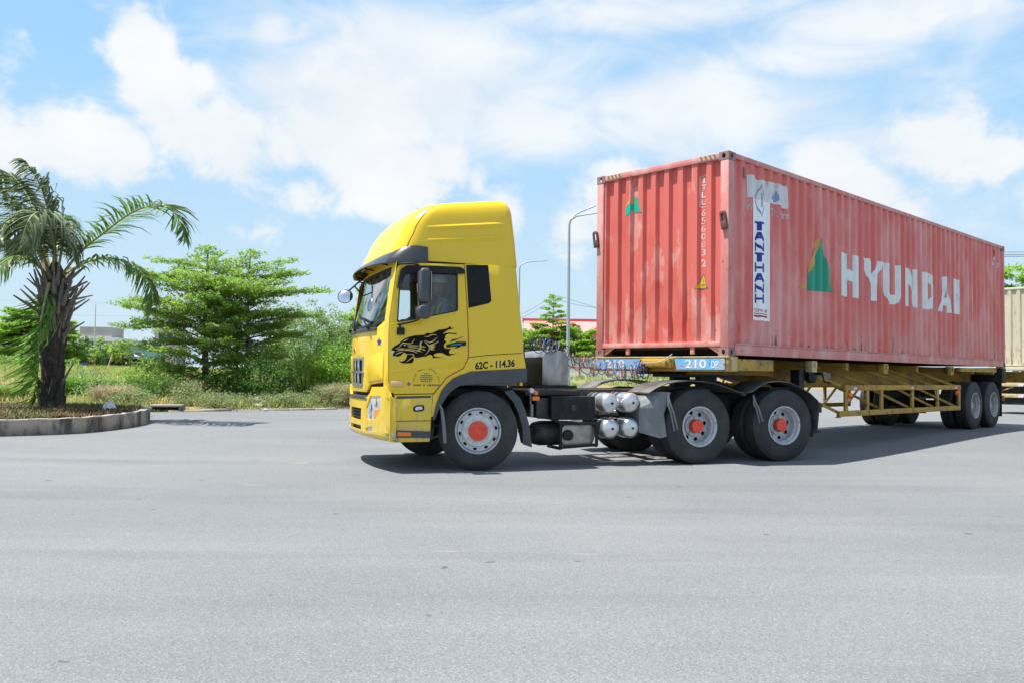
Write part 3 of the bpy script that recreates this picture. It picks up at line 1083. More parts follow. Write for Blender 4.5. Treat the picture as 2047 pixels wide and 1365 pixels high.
for s_, u_, w_, h_, bo in (('210', u210, 0.36, 0.125, 0.022), ('DP', u210 + 0.44, 0.12, 0.105, 0.02), ('210', CW - 2.18, 0.38, 0.125, 0.022)):
    mbk = MB()
    text_to(mbk, s_, u_, -0.172, w_, h_, onb, bo)
    mbk.build('plate_number', mat('plate_white_worn', (0.66, 0.68, 0.68), 0.6, layers=[((0.25, 0.38, 0.55), (14, 14, 14), 0.55, 0.66, 0.8)]), trl, smooth=0, recalc=False, label='white painted ' + s_)
MB().box(0.02, 0.17, -0.042, -0.036, -0.205, -0.02).build('end_plate', m_trailer_pale, trl, bevel=0.002)
m_beam = mat('beam_shaded_yellow', (0.36, 0.205, 0.018), 0.7, layers=[((0.10, 0.055, 0.015), (2, 2, 3), 0.45, 0.65, 0.7), ((0.34, 0.22, 0.06), (4, 4, 4), 0.55, 0.7, 0.5)])  # trailer yellow, dirtier, and darkened for the shade under the container
# main beams with a shallow gooseneck
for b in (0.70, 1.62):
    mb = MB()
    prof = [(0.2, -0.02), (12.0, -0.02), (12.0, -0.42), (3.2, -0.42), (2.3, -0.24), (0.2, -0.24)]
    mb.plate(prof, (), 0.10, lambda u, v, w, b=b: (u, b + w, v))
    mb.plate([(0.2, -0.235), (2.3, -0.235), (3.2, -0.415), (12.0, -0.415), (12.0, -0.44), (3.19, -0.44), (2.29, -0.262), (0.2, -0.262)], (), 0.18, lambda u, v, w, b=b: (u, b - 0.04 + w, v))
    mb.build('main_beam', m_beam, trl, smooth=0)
for b in (0.03, CW - 0.10):
    MB().box(0.2, 1.30, b, b + 0.07, -0.20, -0.035).build('side_beam', m_trailer, trl, bevel=0.004)
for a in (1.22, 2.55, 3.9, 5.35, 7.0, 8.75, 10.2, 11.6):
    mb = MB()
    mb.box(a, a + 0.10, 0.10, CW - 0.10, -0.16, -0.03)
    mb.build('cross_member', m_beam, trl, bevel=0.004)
for a in (2.52, 5.30, 8.65):
    for s in (0, 1):
        b0 = 0.02 if s == 0 else CW - 0.14
        mb = MB()
        mb.box(a, a + 0.16, b0, b0 + 0.12, -0.20, -0.02)
        mb.box(a + 0.05, a + 0.11, b0 - 0.03 if s == 0 else b0 + 0.12, b0 if s == 0 else b0 + 0.15, -0.12, -0.04)
        mb.build('twistlock_bracket', m_trailer_pale if a < 3 else m_trailer, trl, bevel=0.005)
mb = MB()
mb.box(9.3, 11.7, 0.05, 0.14, -0.115, -0.03)
mb.build('side_rail', m_trailer, trl, bevel=0.004)
mb = MB()
mb.box(11.95, 12.22, 0.0, CW, -0.36, -0.004)
mb.build('rear_bolster', m_black, trl, bevel=0.006)
mb = MB()
mb.box(12.2, 12.26, 0.05, CW - 0.05, -0.78, -0.66)
mb.bar((12.2, 0.6, -0.3), (12.2, 0.6, -0.72), 0.08, 0.08)
mb.bar((12.2, 1.84, -0.3), (12.2, 1.84, -0.72), 0.08, 0.08)
mb.build('rear_bumper', m_trailer, trl, bevel=0.006)
# side guards, near and far
for s in (0, 1):
    fb = (lambda b: b) if s == 0 else (lambda b: CW - b)
    gmat = m_trailer
    mb = MB()
    mb.box(3.62, 9.16, min(fb(-0.01), fb(0.05)), max(fb(-0.01), fb(0.05)), -0.50, -0.405)
    mb.build('guard_rail', gmat, trl, bevel=0.006)
    mb = MB()
    mb.box(3.42, 9.12, min(fb(-0.01), fb(0.05)), max(fb(-0.01), fb(0.05)), -0.94, -0.845)
    mb.box(3.40, 3.46, min(fb(-0.02), fb(0.07)), max(fb(-0.02), fb(0.07)), -0.955, -0.94)
    mb.build('guard_rail', gmat, trl, bevel=0.006)
    for a in (3.66, 4.50, 5.10, 6.52, 7.82, 9.05):
        MB().box(a, a + 0.10, min(fb(0.0), fb(0.04)), max(fb(0.0), fb(0.04)), -0.846, -0.499).build('guard_post', gmat, trl, bevel=0.004)
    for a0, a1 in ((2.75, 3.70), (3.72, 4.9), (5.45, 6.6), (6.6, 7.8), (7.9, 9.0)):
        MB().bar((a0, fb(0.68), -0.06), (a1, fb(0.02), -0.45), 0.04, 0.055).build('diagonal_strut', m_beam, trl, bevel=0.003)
    for a0, a1 in ((2.72, 3.50), (4.6, 5.3), (5.9, 6.6), (7.1, 7.8), (8.2, 9.0)):
        MB().bar((a0, fb(0.72), -0.40), (a1, fb(0.03), -0.88), 0.035, 0.045).build('diagonal_strut', gmat, trl, bevel=0.003)
    for a in (3.78, 8.93):
        mb = MB()
        mb.lathe([(0.0, -0.06), (0.035, -0.055), (0.05, -0.03), (0.05, 0.02), (0.0, 0.02)], 14, (a, fb(-0.0), -0.575), 'y')
        mb.build('marker_lamp', m_amber, trl)
    for a in (3.95, 6.45, 8.80):
        mb = MB()
        mb.box(a, a + 0.13, min(fb(-0.013), fb(-0.010)), max(fb(-0.013), fb(-0.010)), -0.48, -0.44)
        mb.m = 1
        mb.box(a + 0.13, a + 0.27, min(fb(-0.013), fb(-0.010)), max(fb(-0.013), fb(-0.010)), -0.48, -0.44)
        mb.build('reflector', [m_refl_w, m_refl_r], trl, smooth=0)
# spare plate and small sign on the beam
MB().box(4.25, 4.55, 0.688, 0.70, -0.30, -0.08).build('data_plate', mat('data_plate_grey', (0.45, 0.44, 0.40), 0.5, layers=[((0.2, 0.18, 0.15), (30, 30, 60), 0.45, 0.6, 0.8)]), trl, smooth=0)
# landing gear
for b in (0.38, 2.06):
    mb = MB()
    mb.box(2.62, 2.80, b - 0.08, b + 0.08, -0.75, -0.05)
    mb.box(2.65, 2.77, b - 0.06, b + 0.06, -1.0, -0.75)
    mb.box(2.54, 2.88, b - 0.13, b + 0.13, -1.03, -0.995)
    mb.build('landing_leg', m_black, trl, bevel=0.01)
mb = MB()
mb.lathe([(0, 0.16), (0.13, 0.16), (0.16, 0.12), (0.16, 0.04), (0.10, 0.0), (0.0, 0.0)], 20, (3.02, 0.22, -0.22), 'y')
mb.cyl((3.02, 0.24, -0.22), (3.02, 0.10, -0.22), 0.02, 8)
mb.tube([(3.02, 0.1, -0.22), (3.10, 0.1, -0.36), (3.12, 0.0, -0.37)], 0.015, 6)
mb.build('gear_box', m_black, trl)
mb = MB()
mb.tube([(2.71, 0.38, -0.85), (2.71, 2.06, -0.45)], 0.02, 6)
mb.tube([(2.71, 2.06, -0.85), (2.71, 0.38, -0.45)], 0.02, 6)
mb.build('leg_brace', m_black, trl)
# axles
AX = (10.12, 11.36)
for a in AX:
    MB().cyl((a, 0.3, -0.86), (a, CW - 0.3, -0.86), 0.07, 12).build('axle', m_black, trl)
    tw = drive_wheel(trl, (a, 0.015, -0.862), 0, 0.53, m_rim_trailer, hub=False)
    copy_tree(tw, trl, (a, CW - 0.015, -0.862), math.pi)
for b in (0.74, 1.66):
    mb = MB()
    for a in AX:
        for k in range(4):
            mb.bar((a - 0.55 + 0.08 * k, b, -0.66 - 0.025 * k), (a, b, -0.74 - 0.025 * k), 0.09, 0.022)
            mb.bar((a + 0.55 - 0.08 * k, b, -0.66 - 0.025 * k), (a, b, -0.74 - 0.025 * k), 0.09, 0.022)
    for a in (9.5, 10.74, 11.95):
        mb.box(a - 0.10, a + 0.10, b - 0.06, b + 0.06, -0.68, -0.43)
    mb.build('leaf_spring', m_black, trl, smooth=0)
mb = MB()
mb.lathe([(0, 0), (0.16, 0.0), (0.18, 0.05), (0.18, 0.55), (0.16, 0.60), (0, 0.60)], 20, (9.2, 0.95, -0.62), 'y')
mb.build('air_reservoir', m_black, trl)
for b in (0.05, CW - 0.65):
    mb = MB()
    mb.box(12.05, 12.07, b, b + 0.6, -1.15, -0.35)
    mb.build('mud_flap', m_dark, trl, smooth=0)

# ------------------------------------------------------------------ tractor truck (x rearward from the front axle, y to the far side)
T_LOC = (-0.857, 12.124, 0.0)
T_YAW = R(21.0)
trk = thing('tractor_truck', 'yellow tractor truck with a black panther head on its door', 'truck', T_LOC, T_YAW)
YEL = (0.78, 0.515, 0.012)
m_yel = mat('yellow_cab_paint', YEL, 0.28, layers=[((0.74, 0.50, 0.03), (2.5, 2.5, 2.5), 0.45, 0.75, 0.6), ((0.50, 0.40, 0.20), (5, 5, 5), 0.36, 0.60, 0.65, ('z', 1.15, 0.35)), ((0.36, 0.28, 0.14), (14, 14, 4), 0.56, 0.66, 0.6, ('z', 1.3, 0.5)), ((0.42, 0.30, 0.08), (7, 7, 7), 0.62, 0.78, 0.3)], coat=0.15)
m_yel_in = mat('dark_seam', (0.05, 0.035, 0.01), 0.7)  # dark line colour of the panel and fairing seams
m_grey_pl = mat('charcoal_plastic', (0.050, 0.055, 0.062), 0.5, layers=[((0.10, 0.10, 0.10), (5, 5, 5), 0.5, 0.75, 0.5)])
m_visor = mat('dark_grey_visor', (0.030, 0.032, 0.036), 0.30, coat=0.15, layers=[((0.09, 0.09, 0.09), (6, 6, 6), 0.5, 0.8, 0.4)])
m_rubber = mat('black_rubber', (0.012, 0.012, 0.012), 0.6)
m_flapgrey = mat('dusty_grey_flap', (0.15, 0.16, 0.17), 0.6, layers=[((0.24, 0.25, 0.25), (9, 9, 2), 0.5, 0.7, 0.6), ((0.07, 0.07, 0.07), (7, 7, 7), 0.55, 0.7, 0.5)])
m_fender = mat('dusty_fender', (0.050, 0.048, 0.045), 0.6, layers=[((0.20, 0.185, 0.165), (3, 3, 3), 0.42, 0.66, 0.7)])
m_steel = mat('stainless_sheet', (0.40, 0.39, 0.38), 0.36, 0.85, layers=[((0.20, 0.18, 0.17), (4, 4, 2), 0.42, 0.62, 0.85)], bump=(7, 0.25, 0.01))
m_alu = mat('tank_aluminium', (0.62, 0.63, 0.64), 0.30, 0.85, layers=[((0.42, 0.41, 0.40), (9, 9, 9), 0.48, 0.70, 0.6)])
m_muff = mat('muffler_steel', (0.38, 0.36, 0.33), 0.40, 0.7, layers=[((0.18, 0.15, 0.12), (6, 6, 6), 0.45, 0.68, 0.7)])
m_chrome = mat('chrome', (0.72, 0.73, 0.74), 0.12, 1.0)
m_lens = mat('clear_lens', (0.66, 0.67, 0.68), 0.10, 0.2, coat=1.0, layers=[((0.34, 0.35, 0.36), (16, 16, 9), 0.5, 0.62, 0.6)])
m_chassis = mat('chassis_black', (0.016, 0.017, 0.018), 0.55, layers=[((0.10, 0.085, 0.07), (5, 5, 5), 0.50, 0.70, 0.6)])
m_rail_rust = mat('rusty_rail_top', (0.30, 0.22, 0.16), 0.7, layers=[((0.10, 0.06, 0.04), (6, 6, 6), 0.45, 0.65, 0.8)])
m_glass_dark = mat('tinted_glass', (0.004, 0.005, 0.006), 0.05, spec=0.22)
m_glass = glass_mat('side_glass', (0.96, 0.98, 0.97), 0.0)
m_ws = glass_mat('windscreen_glass', (0.86, 0.91, 0.91), 0.40, 0.05)
m_inside = mat('cab_interior', (0.14, 0.135, 0.13), 0.8)
m_seat = mat('seat_fabric', (0.045, 0.05, 0.065), 0.85)
m_decal = mat('black_decal', (0.003, 0.0035, 0.004), 0.6, spec=0.15)
m_decal_y = mat('decal_line_yellow', (0.60, 0.42, 0.10), 0.4)
m_decal_w = mat('decal_white', (0.55, 0.60, 0.64), 0.3)
m_navy = mat('navy_lettering', (0.010, 0.012, 0.05), 0.6, spec=0.2)
m_redline = mat('red_seam', (0.42, 0.05, 0.01), 0.5)

PB = [0, .4, .7, .9, 1.05, 1.13, 1.19, 1.22, 1.225]
PA = [-1.34, -1.325, -1.288, -1.248, -1.212, -1.19, -1.165, -1.13, -1.10]


def fa(b):
    return lerp_table(abs(b), PB, PA)


def offz(z):
    return lerp_table(z, [1.85, 2.45, 2.6], [0, .18, .22])


def offb(b, z):
    return offz(z) * (1 - 0.42 * min(abs(b) / 1.1, 1) ** 2)


def hw(z):
    """half width of the cab at height z"""
    return lerp_table(z, [0.3, 1.0, 1.9, 2.66], [1.215, 1.222, 1.222, 1.205])


def side_fn(s=-1, off=0.0):
    """(u, v, w) on the near (s = -1) or far side"""
    def f(u, v, w):
        return (u, s * (hw(v) + off - w), v)
    return f


VC = [1.0, 1.3, 1.6, 1.9, 2.2, 2.45]
door_out = [(-1.105, 2.52), (-1.135, 2.30), (-1.19, 1.85), (-1.185, 1.13), (-1.11, 0.985), (-0.605, 0.995), (-0.43, 1.205), (-0.32, 1.265), (-0.22, 1.315), (-0.155, 1.45), (-0.155, 1.67), (-0.175, 2.06), (-0.222, 2.645), (-1.0, 2.625), (-1.07, 2.60)]
win_hole = [(-1.06, 2.50), (-1.045, 2.535), (-0.315, 2.545), (-0.30, 2.50), (-0.292, 2.055), (-0.31, 2.035), (-1.07, 1.865), (-1.09, 1.885)]
panel_out = [(-0.212, 2.655), (0.445, 2.675), (0.61, 1.69), (0.61, 1.54), (0.648, 1.345), (0.655, 1.325), (-0.11, 1.275), (-0.35, 1.185), (-0.50, 1.03), (-0.565, 0.85), (-0.60, 0.70), (-0.625, 0.70), (-0.61, 0.98), (-0.595, 0.985), (-0.422, 1.198), (-0.31, 1.257), (-0.212, 1.308), (-0.145, 1.448), (-0.145, 1.67), (-0.165, 2.06)]
arch_out = [(0.66, 1.322), (-0.11, 1.272), (-0.26, 1.228), (-0.35, 1.182), (-0.44, 1.105), (-0.50, 1.028), (-0.565, 0.85), (-0.612, 0.66), (-0.585, 0.66), (-0.51, 0.83), (-0.42, 0.97), (-0.345, 1.045), (-0.25, 1.095), (0.0, 1.118), (0.66, 1.145)]
low_out = [(-1.105, 0.975), (-0.615, 0.985), (-0.63, 0.66), (-0.615, 0.655), (-1.10, 0.65)]
step_out = [(-1.10, 0.645), (-0.622, 0.65), (-0.635, 0.385), (-1.10, 0.385)]

for s in (-1, 1):
    f = side_fn(s)
    door = MB().plate(door_out, [win_hole], 0.035, f, vcuts=VC).build('door', m_yel, trk, smooth=25, bevel=0.004, label='yellow door with the panther head' if s < 0 else None)
    MB().plate(win_hole, (), 0.006, side_fn(s, -0.018), vcuts=VC).build('window_glass', m_glass, door, smooth=25)
    mb = MB()
    inner = [(u + (-0.685 - u) * 0.05, v + (2.22 - v) * 0.06) for u, v in win_hole]
    mb.plate(win_hole, [inner], 0.012, side_fn(s, -0.010), vcuts=VC)
    mb.build('window_seal', m_rubber, door, smooth=25)
    MB().plate(panel_out, (), 0.035, f, vcuts=VC).build('cab_side_panel', m_yel, trk, smooth=25, bevel=0.004)
    rw = MB().plate([(-0.192, 2.64), (0.11, 2.655), (0.135, 2.40), (0.157, 2.19), (0.12, 2.155), (-0.155, 2.085)], (), 0.012, side_fn(s, 0.006), vcuts=VC).build('rear_side_window', m_glass_dark, trk, smooth=25, bevel=0.003)
    MB().plate(arch_out, (), 0.05, side_fn(s, 0.016), vcuts=[0.8, 1.1, 1.2]).build('wheel_arch', m_grey_pl, trk, smooth=25, bevel=0.008)
    MB().plate(low_out, (), 0.035, f).build('lower_side_panel', m_yel, trk, smooth=25, bevel=0.006)
    MB().plate(step_out, (), 0.05, side_fn(s, -0.02)).build('step_panel', m_yel, trk, smooth=25, bevel=0.01)
    mb = MB()
    mb.plate([(-1.10, 0.535), (-0.63, 0.515), (-0.63, 0.435), (-1.10, 0.445)], (), 0.05, side_fn(s, 0.008))
    mb.build('step_tread', m_grey_pl, trk, bevel=0.006)
    MB().plate([(-1.06, 0.515), (-0.89, 0.508), (-0.89, 0.462), (-1.06, 0.466)], (), 0.01, side_fn(s, 0.013)).build('side_reflector', m_amber, trk, smooth=0)
    MB().plate([(-1.08, 0.957), (-0.635, 0.967), (-0.635, 0.940), (-1.08, 0.925)], (), 0.02, side_fn(s, 0.004)).build('trim_strip', m_grey_pl, trk, bevel=0.003)
    mb = MB()
    mb.plate([(-0.85, 0.765), (-0.865, 0.79), (-0.86, 0.825), (-0.82, 0.845), (-0.735, 0.848), (-0.72, 0.82), (-0.725, 0.785), (-0.76, 0.77)], (), 0.02, side_fn(s, 0.012))
    mb.m = 1
    mb.plate([(-0.84, 0.78), (-0.845, 0.815), (-0.82, 0.832), (-0.75, 0.832), (-0.742, 0.80), (-0.77, 0.785)], (), 0.01, side_fn(s, 0.017))
    mb.build('step_lamp', [m_black, m_lens], trk, bevel=0.003)
    MB().plate([(-1.155, 1.082), (-1.15, 1.145), (-1.03, 1.148), (-0.995, 1.135), (-0.995, 1.088), (-1.02, 1.08)], (), 0.02, side_fn(s, 0.018)).build('side_marker', mat('marker_pale_amber', (0.72, 0.45, 0.20), 0.2, coat=0.6), trk, bevel=0.006)
    # seams: thin red line round the door, dark line across the panel
    mb = MB()
    edge = [(-0.61, 0.985), (-0.426, 1.2015), (-0.315, 1.261), (-0.216, 1.312), (-0.150, 1.449), (-0.150, 1.67), (-0.170, 2.06)]
    mb.tube([Vector(f(u, v, 0.0)) for u, v in edge], 0.006, 5)
    mb.build('door_seam', m_redline, trk, smooth=0)
    mb = MB()
    mb.tube([Vector(f(u, v, 0.0)) for u, v in [(-0.14, 1.455), (0.1, 1.487), (0.35, 1.507), (0.59, 1.522)]], 0.005, 5)
    mb.build('panel_seam', m_yel_in, trk, smooth=0)
    # door mouldings
    mb = MB()
    mb.plate([(-1.17, 1.83), (-0.31, 2.005), (-0.31, 2.022), (-1.17, 1.85)], (), 0.02, side_fn(s, 0.006), vcuts=[1.9])
    mb.plate([(-1.17, 1.255), (-0.18, 1.35), (-0.19, 1.368), (-1.17, 1.275)], (), 0.02, side_fn(s, 0.004))
    mb.build('door_moulding', m_yel, door, bevel=0.004)
    mb = MB()
    mb.plate([(-0.445, 1.575), (-0.19, 1.605), (-0.185, 1.65), (-0.30, 1.65), (-0.445, 1.607)], (), 0.03, side_fn(s, 0.026))
    mb.m = 1
    mb.plate([(-0.40, 1.592), (-0.25, 1.610), (-0.25, 1.638), (-0.40, 1.615)], (), 0.008, side_fn(s, 0.030))
    mb.build('door_handle', [m_black, mat('handle_blue_film', (0.02, 0.16, 0.36), 0.25)], door, bevel=0.004)
    # rain guard over the window
    mb = MB()
    prof = [(-1.095, 2.30), (-1.075, 2.44), (-1.04, 2.545), (-0.98, 2.585), (-0.6, 2.60), (-0.28, 2.602), (-0.225, 2.575), (-0.215, 2.525), (-0.29, 2.515), (-0.7, 2.51), (-0.98, 2.485), (-1.02, 2.42), (-1.045, 2.30)]
    mb.plate(prof, (), 0.05, side_fn(s, 0.05), ucuts=[-0.9, -0.7, -0.5, -0.35], vcuts=VC)
    mb.build('rain_guard', m_black, door, bevel=0.015)
    # pillars between door and windscreen
    mb = MB()
    rows = []
    for z in np.linspace(1.0, 2.64, 12):
        row = []
        for b in (1.06, 1.13, 1.17, 1.195, 1.21, 1.222):
            k = hw(z) / 1.222
            row.append([0.0, s * b * k, z])
        dxe = lerp_table(z, [0.985, 1.13, 1.85, 2.30, 2.52, 2.64], [-1.113, -1.190, -1.195, -1.14, -1.11, -1.10])
        a0 = min(fa(1.06) + offb(1.06, z), dxe - 0.02)
        for q_, fr_ in zip(row, (0, 0.28, 0.52, 0.74, 0.90, 0.97)):
            q_[0] = a0 + (dxe - a0) * fr_
        row.append((dxe, s * hw(z), z))
        row.append((dxe, s * (hw(z) - 0.035), z))
        rows.append(row)
    mb.sheet(lambda i, j: rows[i][j], len(rows), len(rows[0]))
    mb.build('corner_pillar', m_yel, trk, smooth=50)

for s in (-1, 1):
    mb = MB()
    zz_ = [1.345, 1.54, 1.69, 2.0, 2.35, 2.655]

    def rc(i, j):
        z = zz_[i]
        ae = lerp_table(z, [1.34, 1.54, 1.69, 2.675], [0.65, 0.61, 0.61, 0.445])
        ex = lerp_table(z, [1.34, 1.69, 2.67], [0.012, 0.02, 0.085])
        t = math.pi / 2 * j / 5
        return (ae - 0.004 + ex * math.sin(t), s * (hw(z) - 0.004 - 0.13 * (1 - math.cos(t))), z)
    mb.sheet(rc, 6, 6)
    mb.build('rear_corner', m_yel, trk, smooth=60)

# ---- decals on the near door
PANTHER = [(-1.147, 1.543), (-1.139, 1.557), (-1.105, 1.583), (-1.061, 1.608), (-1.027, 1.643), (-0.987, 1.673), (-0.933, 1.694), (-0.863, 1.713), (-0.792, 1.719), (-0.731, 1.727), (-0.706, 1.747), (-0.678, 1.751), (-0.671, 1.743), (-0.63, 1.752), (-0.589, 1.773), (-0.538, 1.798), (-0.518, 1.797), (-0.456, 1.809), (-0.42, 1.823), (-0.405, 1.848), (-0.399, 1.831), (-0.384, 1.841), (-0.391, 1.821), (-0.363, 1.822), (-0.331, 1.831), (-0.368, 1.812), (-0.404, 1.801), (-0.43, 1.793), (-0.471, 1.764), (-0.501, 1.738), (-0.465, 1.754), (-0.414, 1.761), (-0.362, 1.757), (-0.335, 1.755), (-0.309, 1.766), (-0.32, 1.753), (-0.309, 1.739), (-0.34, 1.743), (-0.382, 1.747), (-0.429, 1.745), (-0.46, 1.724), (-0.464, 1.702), (-0.449, 1.695), (-0.469, 1.684), (-0.474, 1.667), (-0.459, 1.655), (-0.438, 1.643), (-0.463, 1.632), (-0.476, 1.607), (-0.478, 1.582), (-0.462, 1.563), (-0.421, 1.559), (-0.379, 1.56), (-0.4, 1.544), (-0.41, 1.519), (-0.394, 1.494), (-0.357, 1.498), (-0.295, 1.502), (-0.357, 1.488), (-0.399, 1.472), (-0.44, 1.474), (-0.471, 1.493), (-0.513, 1.507), (-0.564, 1.503), (-0.6, 1.49), (-0.615, 1.47), (-0.6, 1.461), (-0.543, 1.452), (-0.476, 1.446), (-0.543, 1.443), (-0.604, 1.445), (-0.573, 1.434), (-0.62, 1.441), (-0.63, 1.47), (-0.651, 1.482), (-0.676, 1.474), (-0.717, 1.454), (-0.757, 1.453), (-0.798, 1.442), (-0.818, 1.439), (-0.838, 1.437), (-0.868, 1.451), (-0.868, 1.402), (-0.887, 1.372), (-0.927, 1.369), (-0.967, 1.366), (-1.007, 1.368), (-1.042, 1.379), (-1.052, 1.403), (-1.022, 1.394), (-0.993, 1.4), (-0.968, 1.42), (-0.959, 1.454), (-0.949, 1.479), (-0.969, 1.488), (-0.979, 1.498), (-0.999, 1.495), (-1.024, 1.472), (-1.043, 1.457), (-1.078, 1.447), (-1.113, 1.451), (-1.133, 1.458), (-1.143, 1.494), (-1.153, 1.518)]
PANTHER_WISPS = [[(-0.396, 1.649), (-0.371, 1.675), (-0.334, 1.683), (-0.298, 1.689), (-0.261, 1.707), (-0.209, 1.716), (-0.256, 1.7), (-0.298, 1.679), (-0.344, 1.663), (-0.381, 1.652)], [(-0.338, 1.565), (-0.307, 1.586), (-0.286, 1.594), (-0.255, 1.6), (-0.27, 1.582), (-0.306, 1.569)]]
PANTHER_LINES = [[(-0.736, 1.705), (-0.69, 1.703), (-0.65, 1.722), (-0.614, 1.73), (-0.568, 1.724)], [(-0.725, 1.656), (-0.694, 1.639), (-0.659, 1.635), (-0.618, 1.653), (-0.588, 1.679), (-0.562, 1.697)], [(-0.74, 1.655), (-0.72, 1.631), (-0.689, 1.602), (-0.668, 1.573), (-0.672, 1.538), (-0.692, 1.508), (-0.727, 1.471)], [(-0.633, 1.611), (-0.592, 1.624), (-0.546, 1.65)], [(-0.956, 1.588), (-0.891, 1.588), (-0.8, 1.587)], [(-0.951, 1.574), (-0.87, 1.563), (-0.8, 1.558)], [(-0.98, 1.546), (-0.91, 1.543), (-0.85, 1.53), (-0.758, 1.512)], [(-1.094, 1.515), (-1.02, 1.531), (-0.945, 1.53), (-0.88, 1.519), (-0.819, 1.496)], [(-1.089, 1.534), (-1.04, 1.545), (-0.98, 1.549)], [(-1.119, 1.543), (-1.07, 1.559), (-1.046, 1.579), (-1.021, 1.609), (-0.996, 1.617), (-0.946, 1.611), (-0.896, 1.617), (-0.877, 1.647), (-0.862, 1.672)], [(-0.775, 1.58), (-0.719, 1.572)], [(-0.774, 1.551), (-0.718, 1.532)], [(-0.954, 1.478), (-0.909, 1.482), (-0.874, 1.478), (-0.873, 1.456), (-0.918, 1.42), (-0.938, 1.401), (-0.967, 1.385)], [(-1.108, 1.471), (-1.054, 1.496), (-1.005, 1.512)]]
PANTHER_THICK = [[(-0.761, 1.645), (-0.785, 1.62), (-0.782, 1.57), (-0.799, 1.54), (-0.829, 1.53)]]
PANTHER_SPIKES = [(-0.689, 1.602), (-0.628, 1.609), (-0.581, 1.595), (-0.622, 1.589), (-0.591, 1.575), (-0.627, 1.564), (-0.591, 1.54), (-0.637, 1.549), (-0.616, 1.53), (-0.657, 1.544), (-0.653, 1.573)]
PANTHER_WHITE = [[(-1.163, 1.518), (-1.144, 1.523), (-1.109, 1.514), (-1.124, 1.499), (-1.138, 1.47), (-1.153, 1.494)], [(-1.113, 1.456), (-1.078, 1.447), (-1.088, 1.439)], [(-1.053, 1.413), (-1.023, 1.399), (-0.998, 1.392), (-1.037, 1.392)], [(-1.006, 1.595), (-0.976, 1.6), (-0.971, 1.593), (-0.986, 1.583)], [(-1.017, 1.629), (-0.982, 1.656), (-0.937, 1.67), (-0.977, 1.647)]]
nf = side_fn(-1, 0.0)
dn = [o for o in trk.children if o.name.startswith('door') and 'panther' in str(o.get('label', ''))][0]
mb = MB()
for P in [PANTHER] + PANTHER_WISPS:
    add_flat(mb, P, tessellate_polygon([[Vector((p[0], p[1], 0)) for p in P]]), lambda u, v: nf(u, v, -0.003))


def ribbon(mb, pts, w, fn, taper=True):
    n = len(pts)
    L, Rr = [], []
    # subdivide with Catmull-Rom
    Q = []
    for i in range(n - 1):
        p0, p1, p2, p3 = pts[max(i - 1, 0)], pts[i], pts[i + 1], pts[min(i + 2, n - 1)]
        for k in range(4):
            t = k / 4
            Q.append(tuple(0.5 * (2 * p1[c] + (p2[c] - p0[c]) * t + (2 * p0[c] - 5 * p1[c] + 4 * p2[c] - p3[c]) * t * t + (3 * p1[c] - p0[c] - 3 * p2[c] + p3[c]) * t ** 3) for c in (0, 1)))
    Q.append(pts[-1])
    m = len(Q)
    for i, p in enumerate(Q):
        a, b = Q[max(i - 1, 0)], Q[min(i + 1, m - 1)]
        d = Vector((b[0] - a[0], b[1] - a[1]))
        if d.length < 1e-9:
            d = Vector((1, 0))
        d.normalize()
        k = w * (math.sin(math.pi * (0.08 + 0.84 * i / (m - 1))) if taper else 1)
        L.append((p[0] - d.y * k, p[1] + d.x * k))
        Rr.append((p[0] + d.y * k, p[1] - d.x * k))
    V = L + Rr
    add_flat(mb, V, [(i, i + 1, m + i + 1, m + i) for i in range(m - 1)], fn)


pan = mb.build('panther_decal', m_decal, dn, smooth=0, recalc=False)
mb = MB()
on_d = lambda u, v: nf(u, v, -0.0048)
for Lp in PANTHER_LINES:
    ribbon(mb, Lp, 0.0062, on_d)
for Lp in PANTHER_THICK:
    ribbon(mb, Lp, 0.012, on_d)
add_flat(mb, PANTHER_SPIKES, tessellate_polygon([[Vector((p[0], p[1], 0)) for p in PANTHER_SPIKES]]), on_d)
mb.build('decal_lines', m_decal_y, dn, smooth=0, recalc=False)
mb = MB()
for P in PANTHER_WHITE:
    add_flat(mb, P, tessellate_polygon([[Vector((p[0], p[1], 0)) for p in P]]), on_d)
mb.build('decal_highlight', m_decal_w, dn, smooth=0, recalc=False)
# arched company mark: rows of tiny strokes, too small to read
mb = MB()
rnd = random.Random(9)
on2 = lambda u, v: nf(u, v, -0.003)
for k in range(20):
    t = math.pi * (0.06 + 0.88 * k / 19)
    c, sn = math.cos(t), math.sin(t)
    u, v = -0.70 - 0.165 * c, 1.115 + 0.185 * sn
    if k % 6 == 4:
        continue
    d, e = 0.012, 0.006 + 0.004 * rnd.random()
    add_flat(mb, [(u - sn * e - c * d, v - c * e + sn * d), (u + sn * e - c * d, v + c * e + sn * d), (u + sn * e + c * d * 0, v + c * e), (u - sn * e, v - c * e)], [(0, 1, 2, 3)], on2)
for r_, (x0, x1) in enumerate(((-0.73, -0.67), (-0.77, -0.63), (-0.78, -0.62), (-0.78, -0.62), (-0.77, -0.63))):
    x = x0
    while x < x1:
        w = rnd.uniform(0.012, 0.03)
        z = 1.235 - r_ * 0.024
        add_flat(mb, rect(x, z, min(x + w, x1), z + 0.013), [(0, 1, 2, 3)], on2)
        x += w + 0.009
x = -0.865
while x < -0.55:
    w = rnd.uniform(0.015, 0.026)
    add_flat(mb, rect(x, 1.088, x + w, 1.108), [(0, 1, 2, 3)], on2)
    x += w + (0.03 if rnd.random() < 0.2 else 0.008)
mb.build('company_mark', mat('faded_print', (0.13, 0.10, 0.02), 0.5), dn, smooth=0, recalc=False, kind='stuff')
mb = MB()
add_flat(mb, circle(0.022, 16, -0.925, 1.112), [tuple(range(16))], on2)
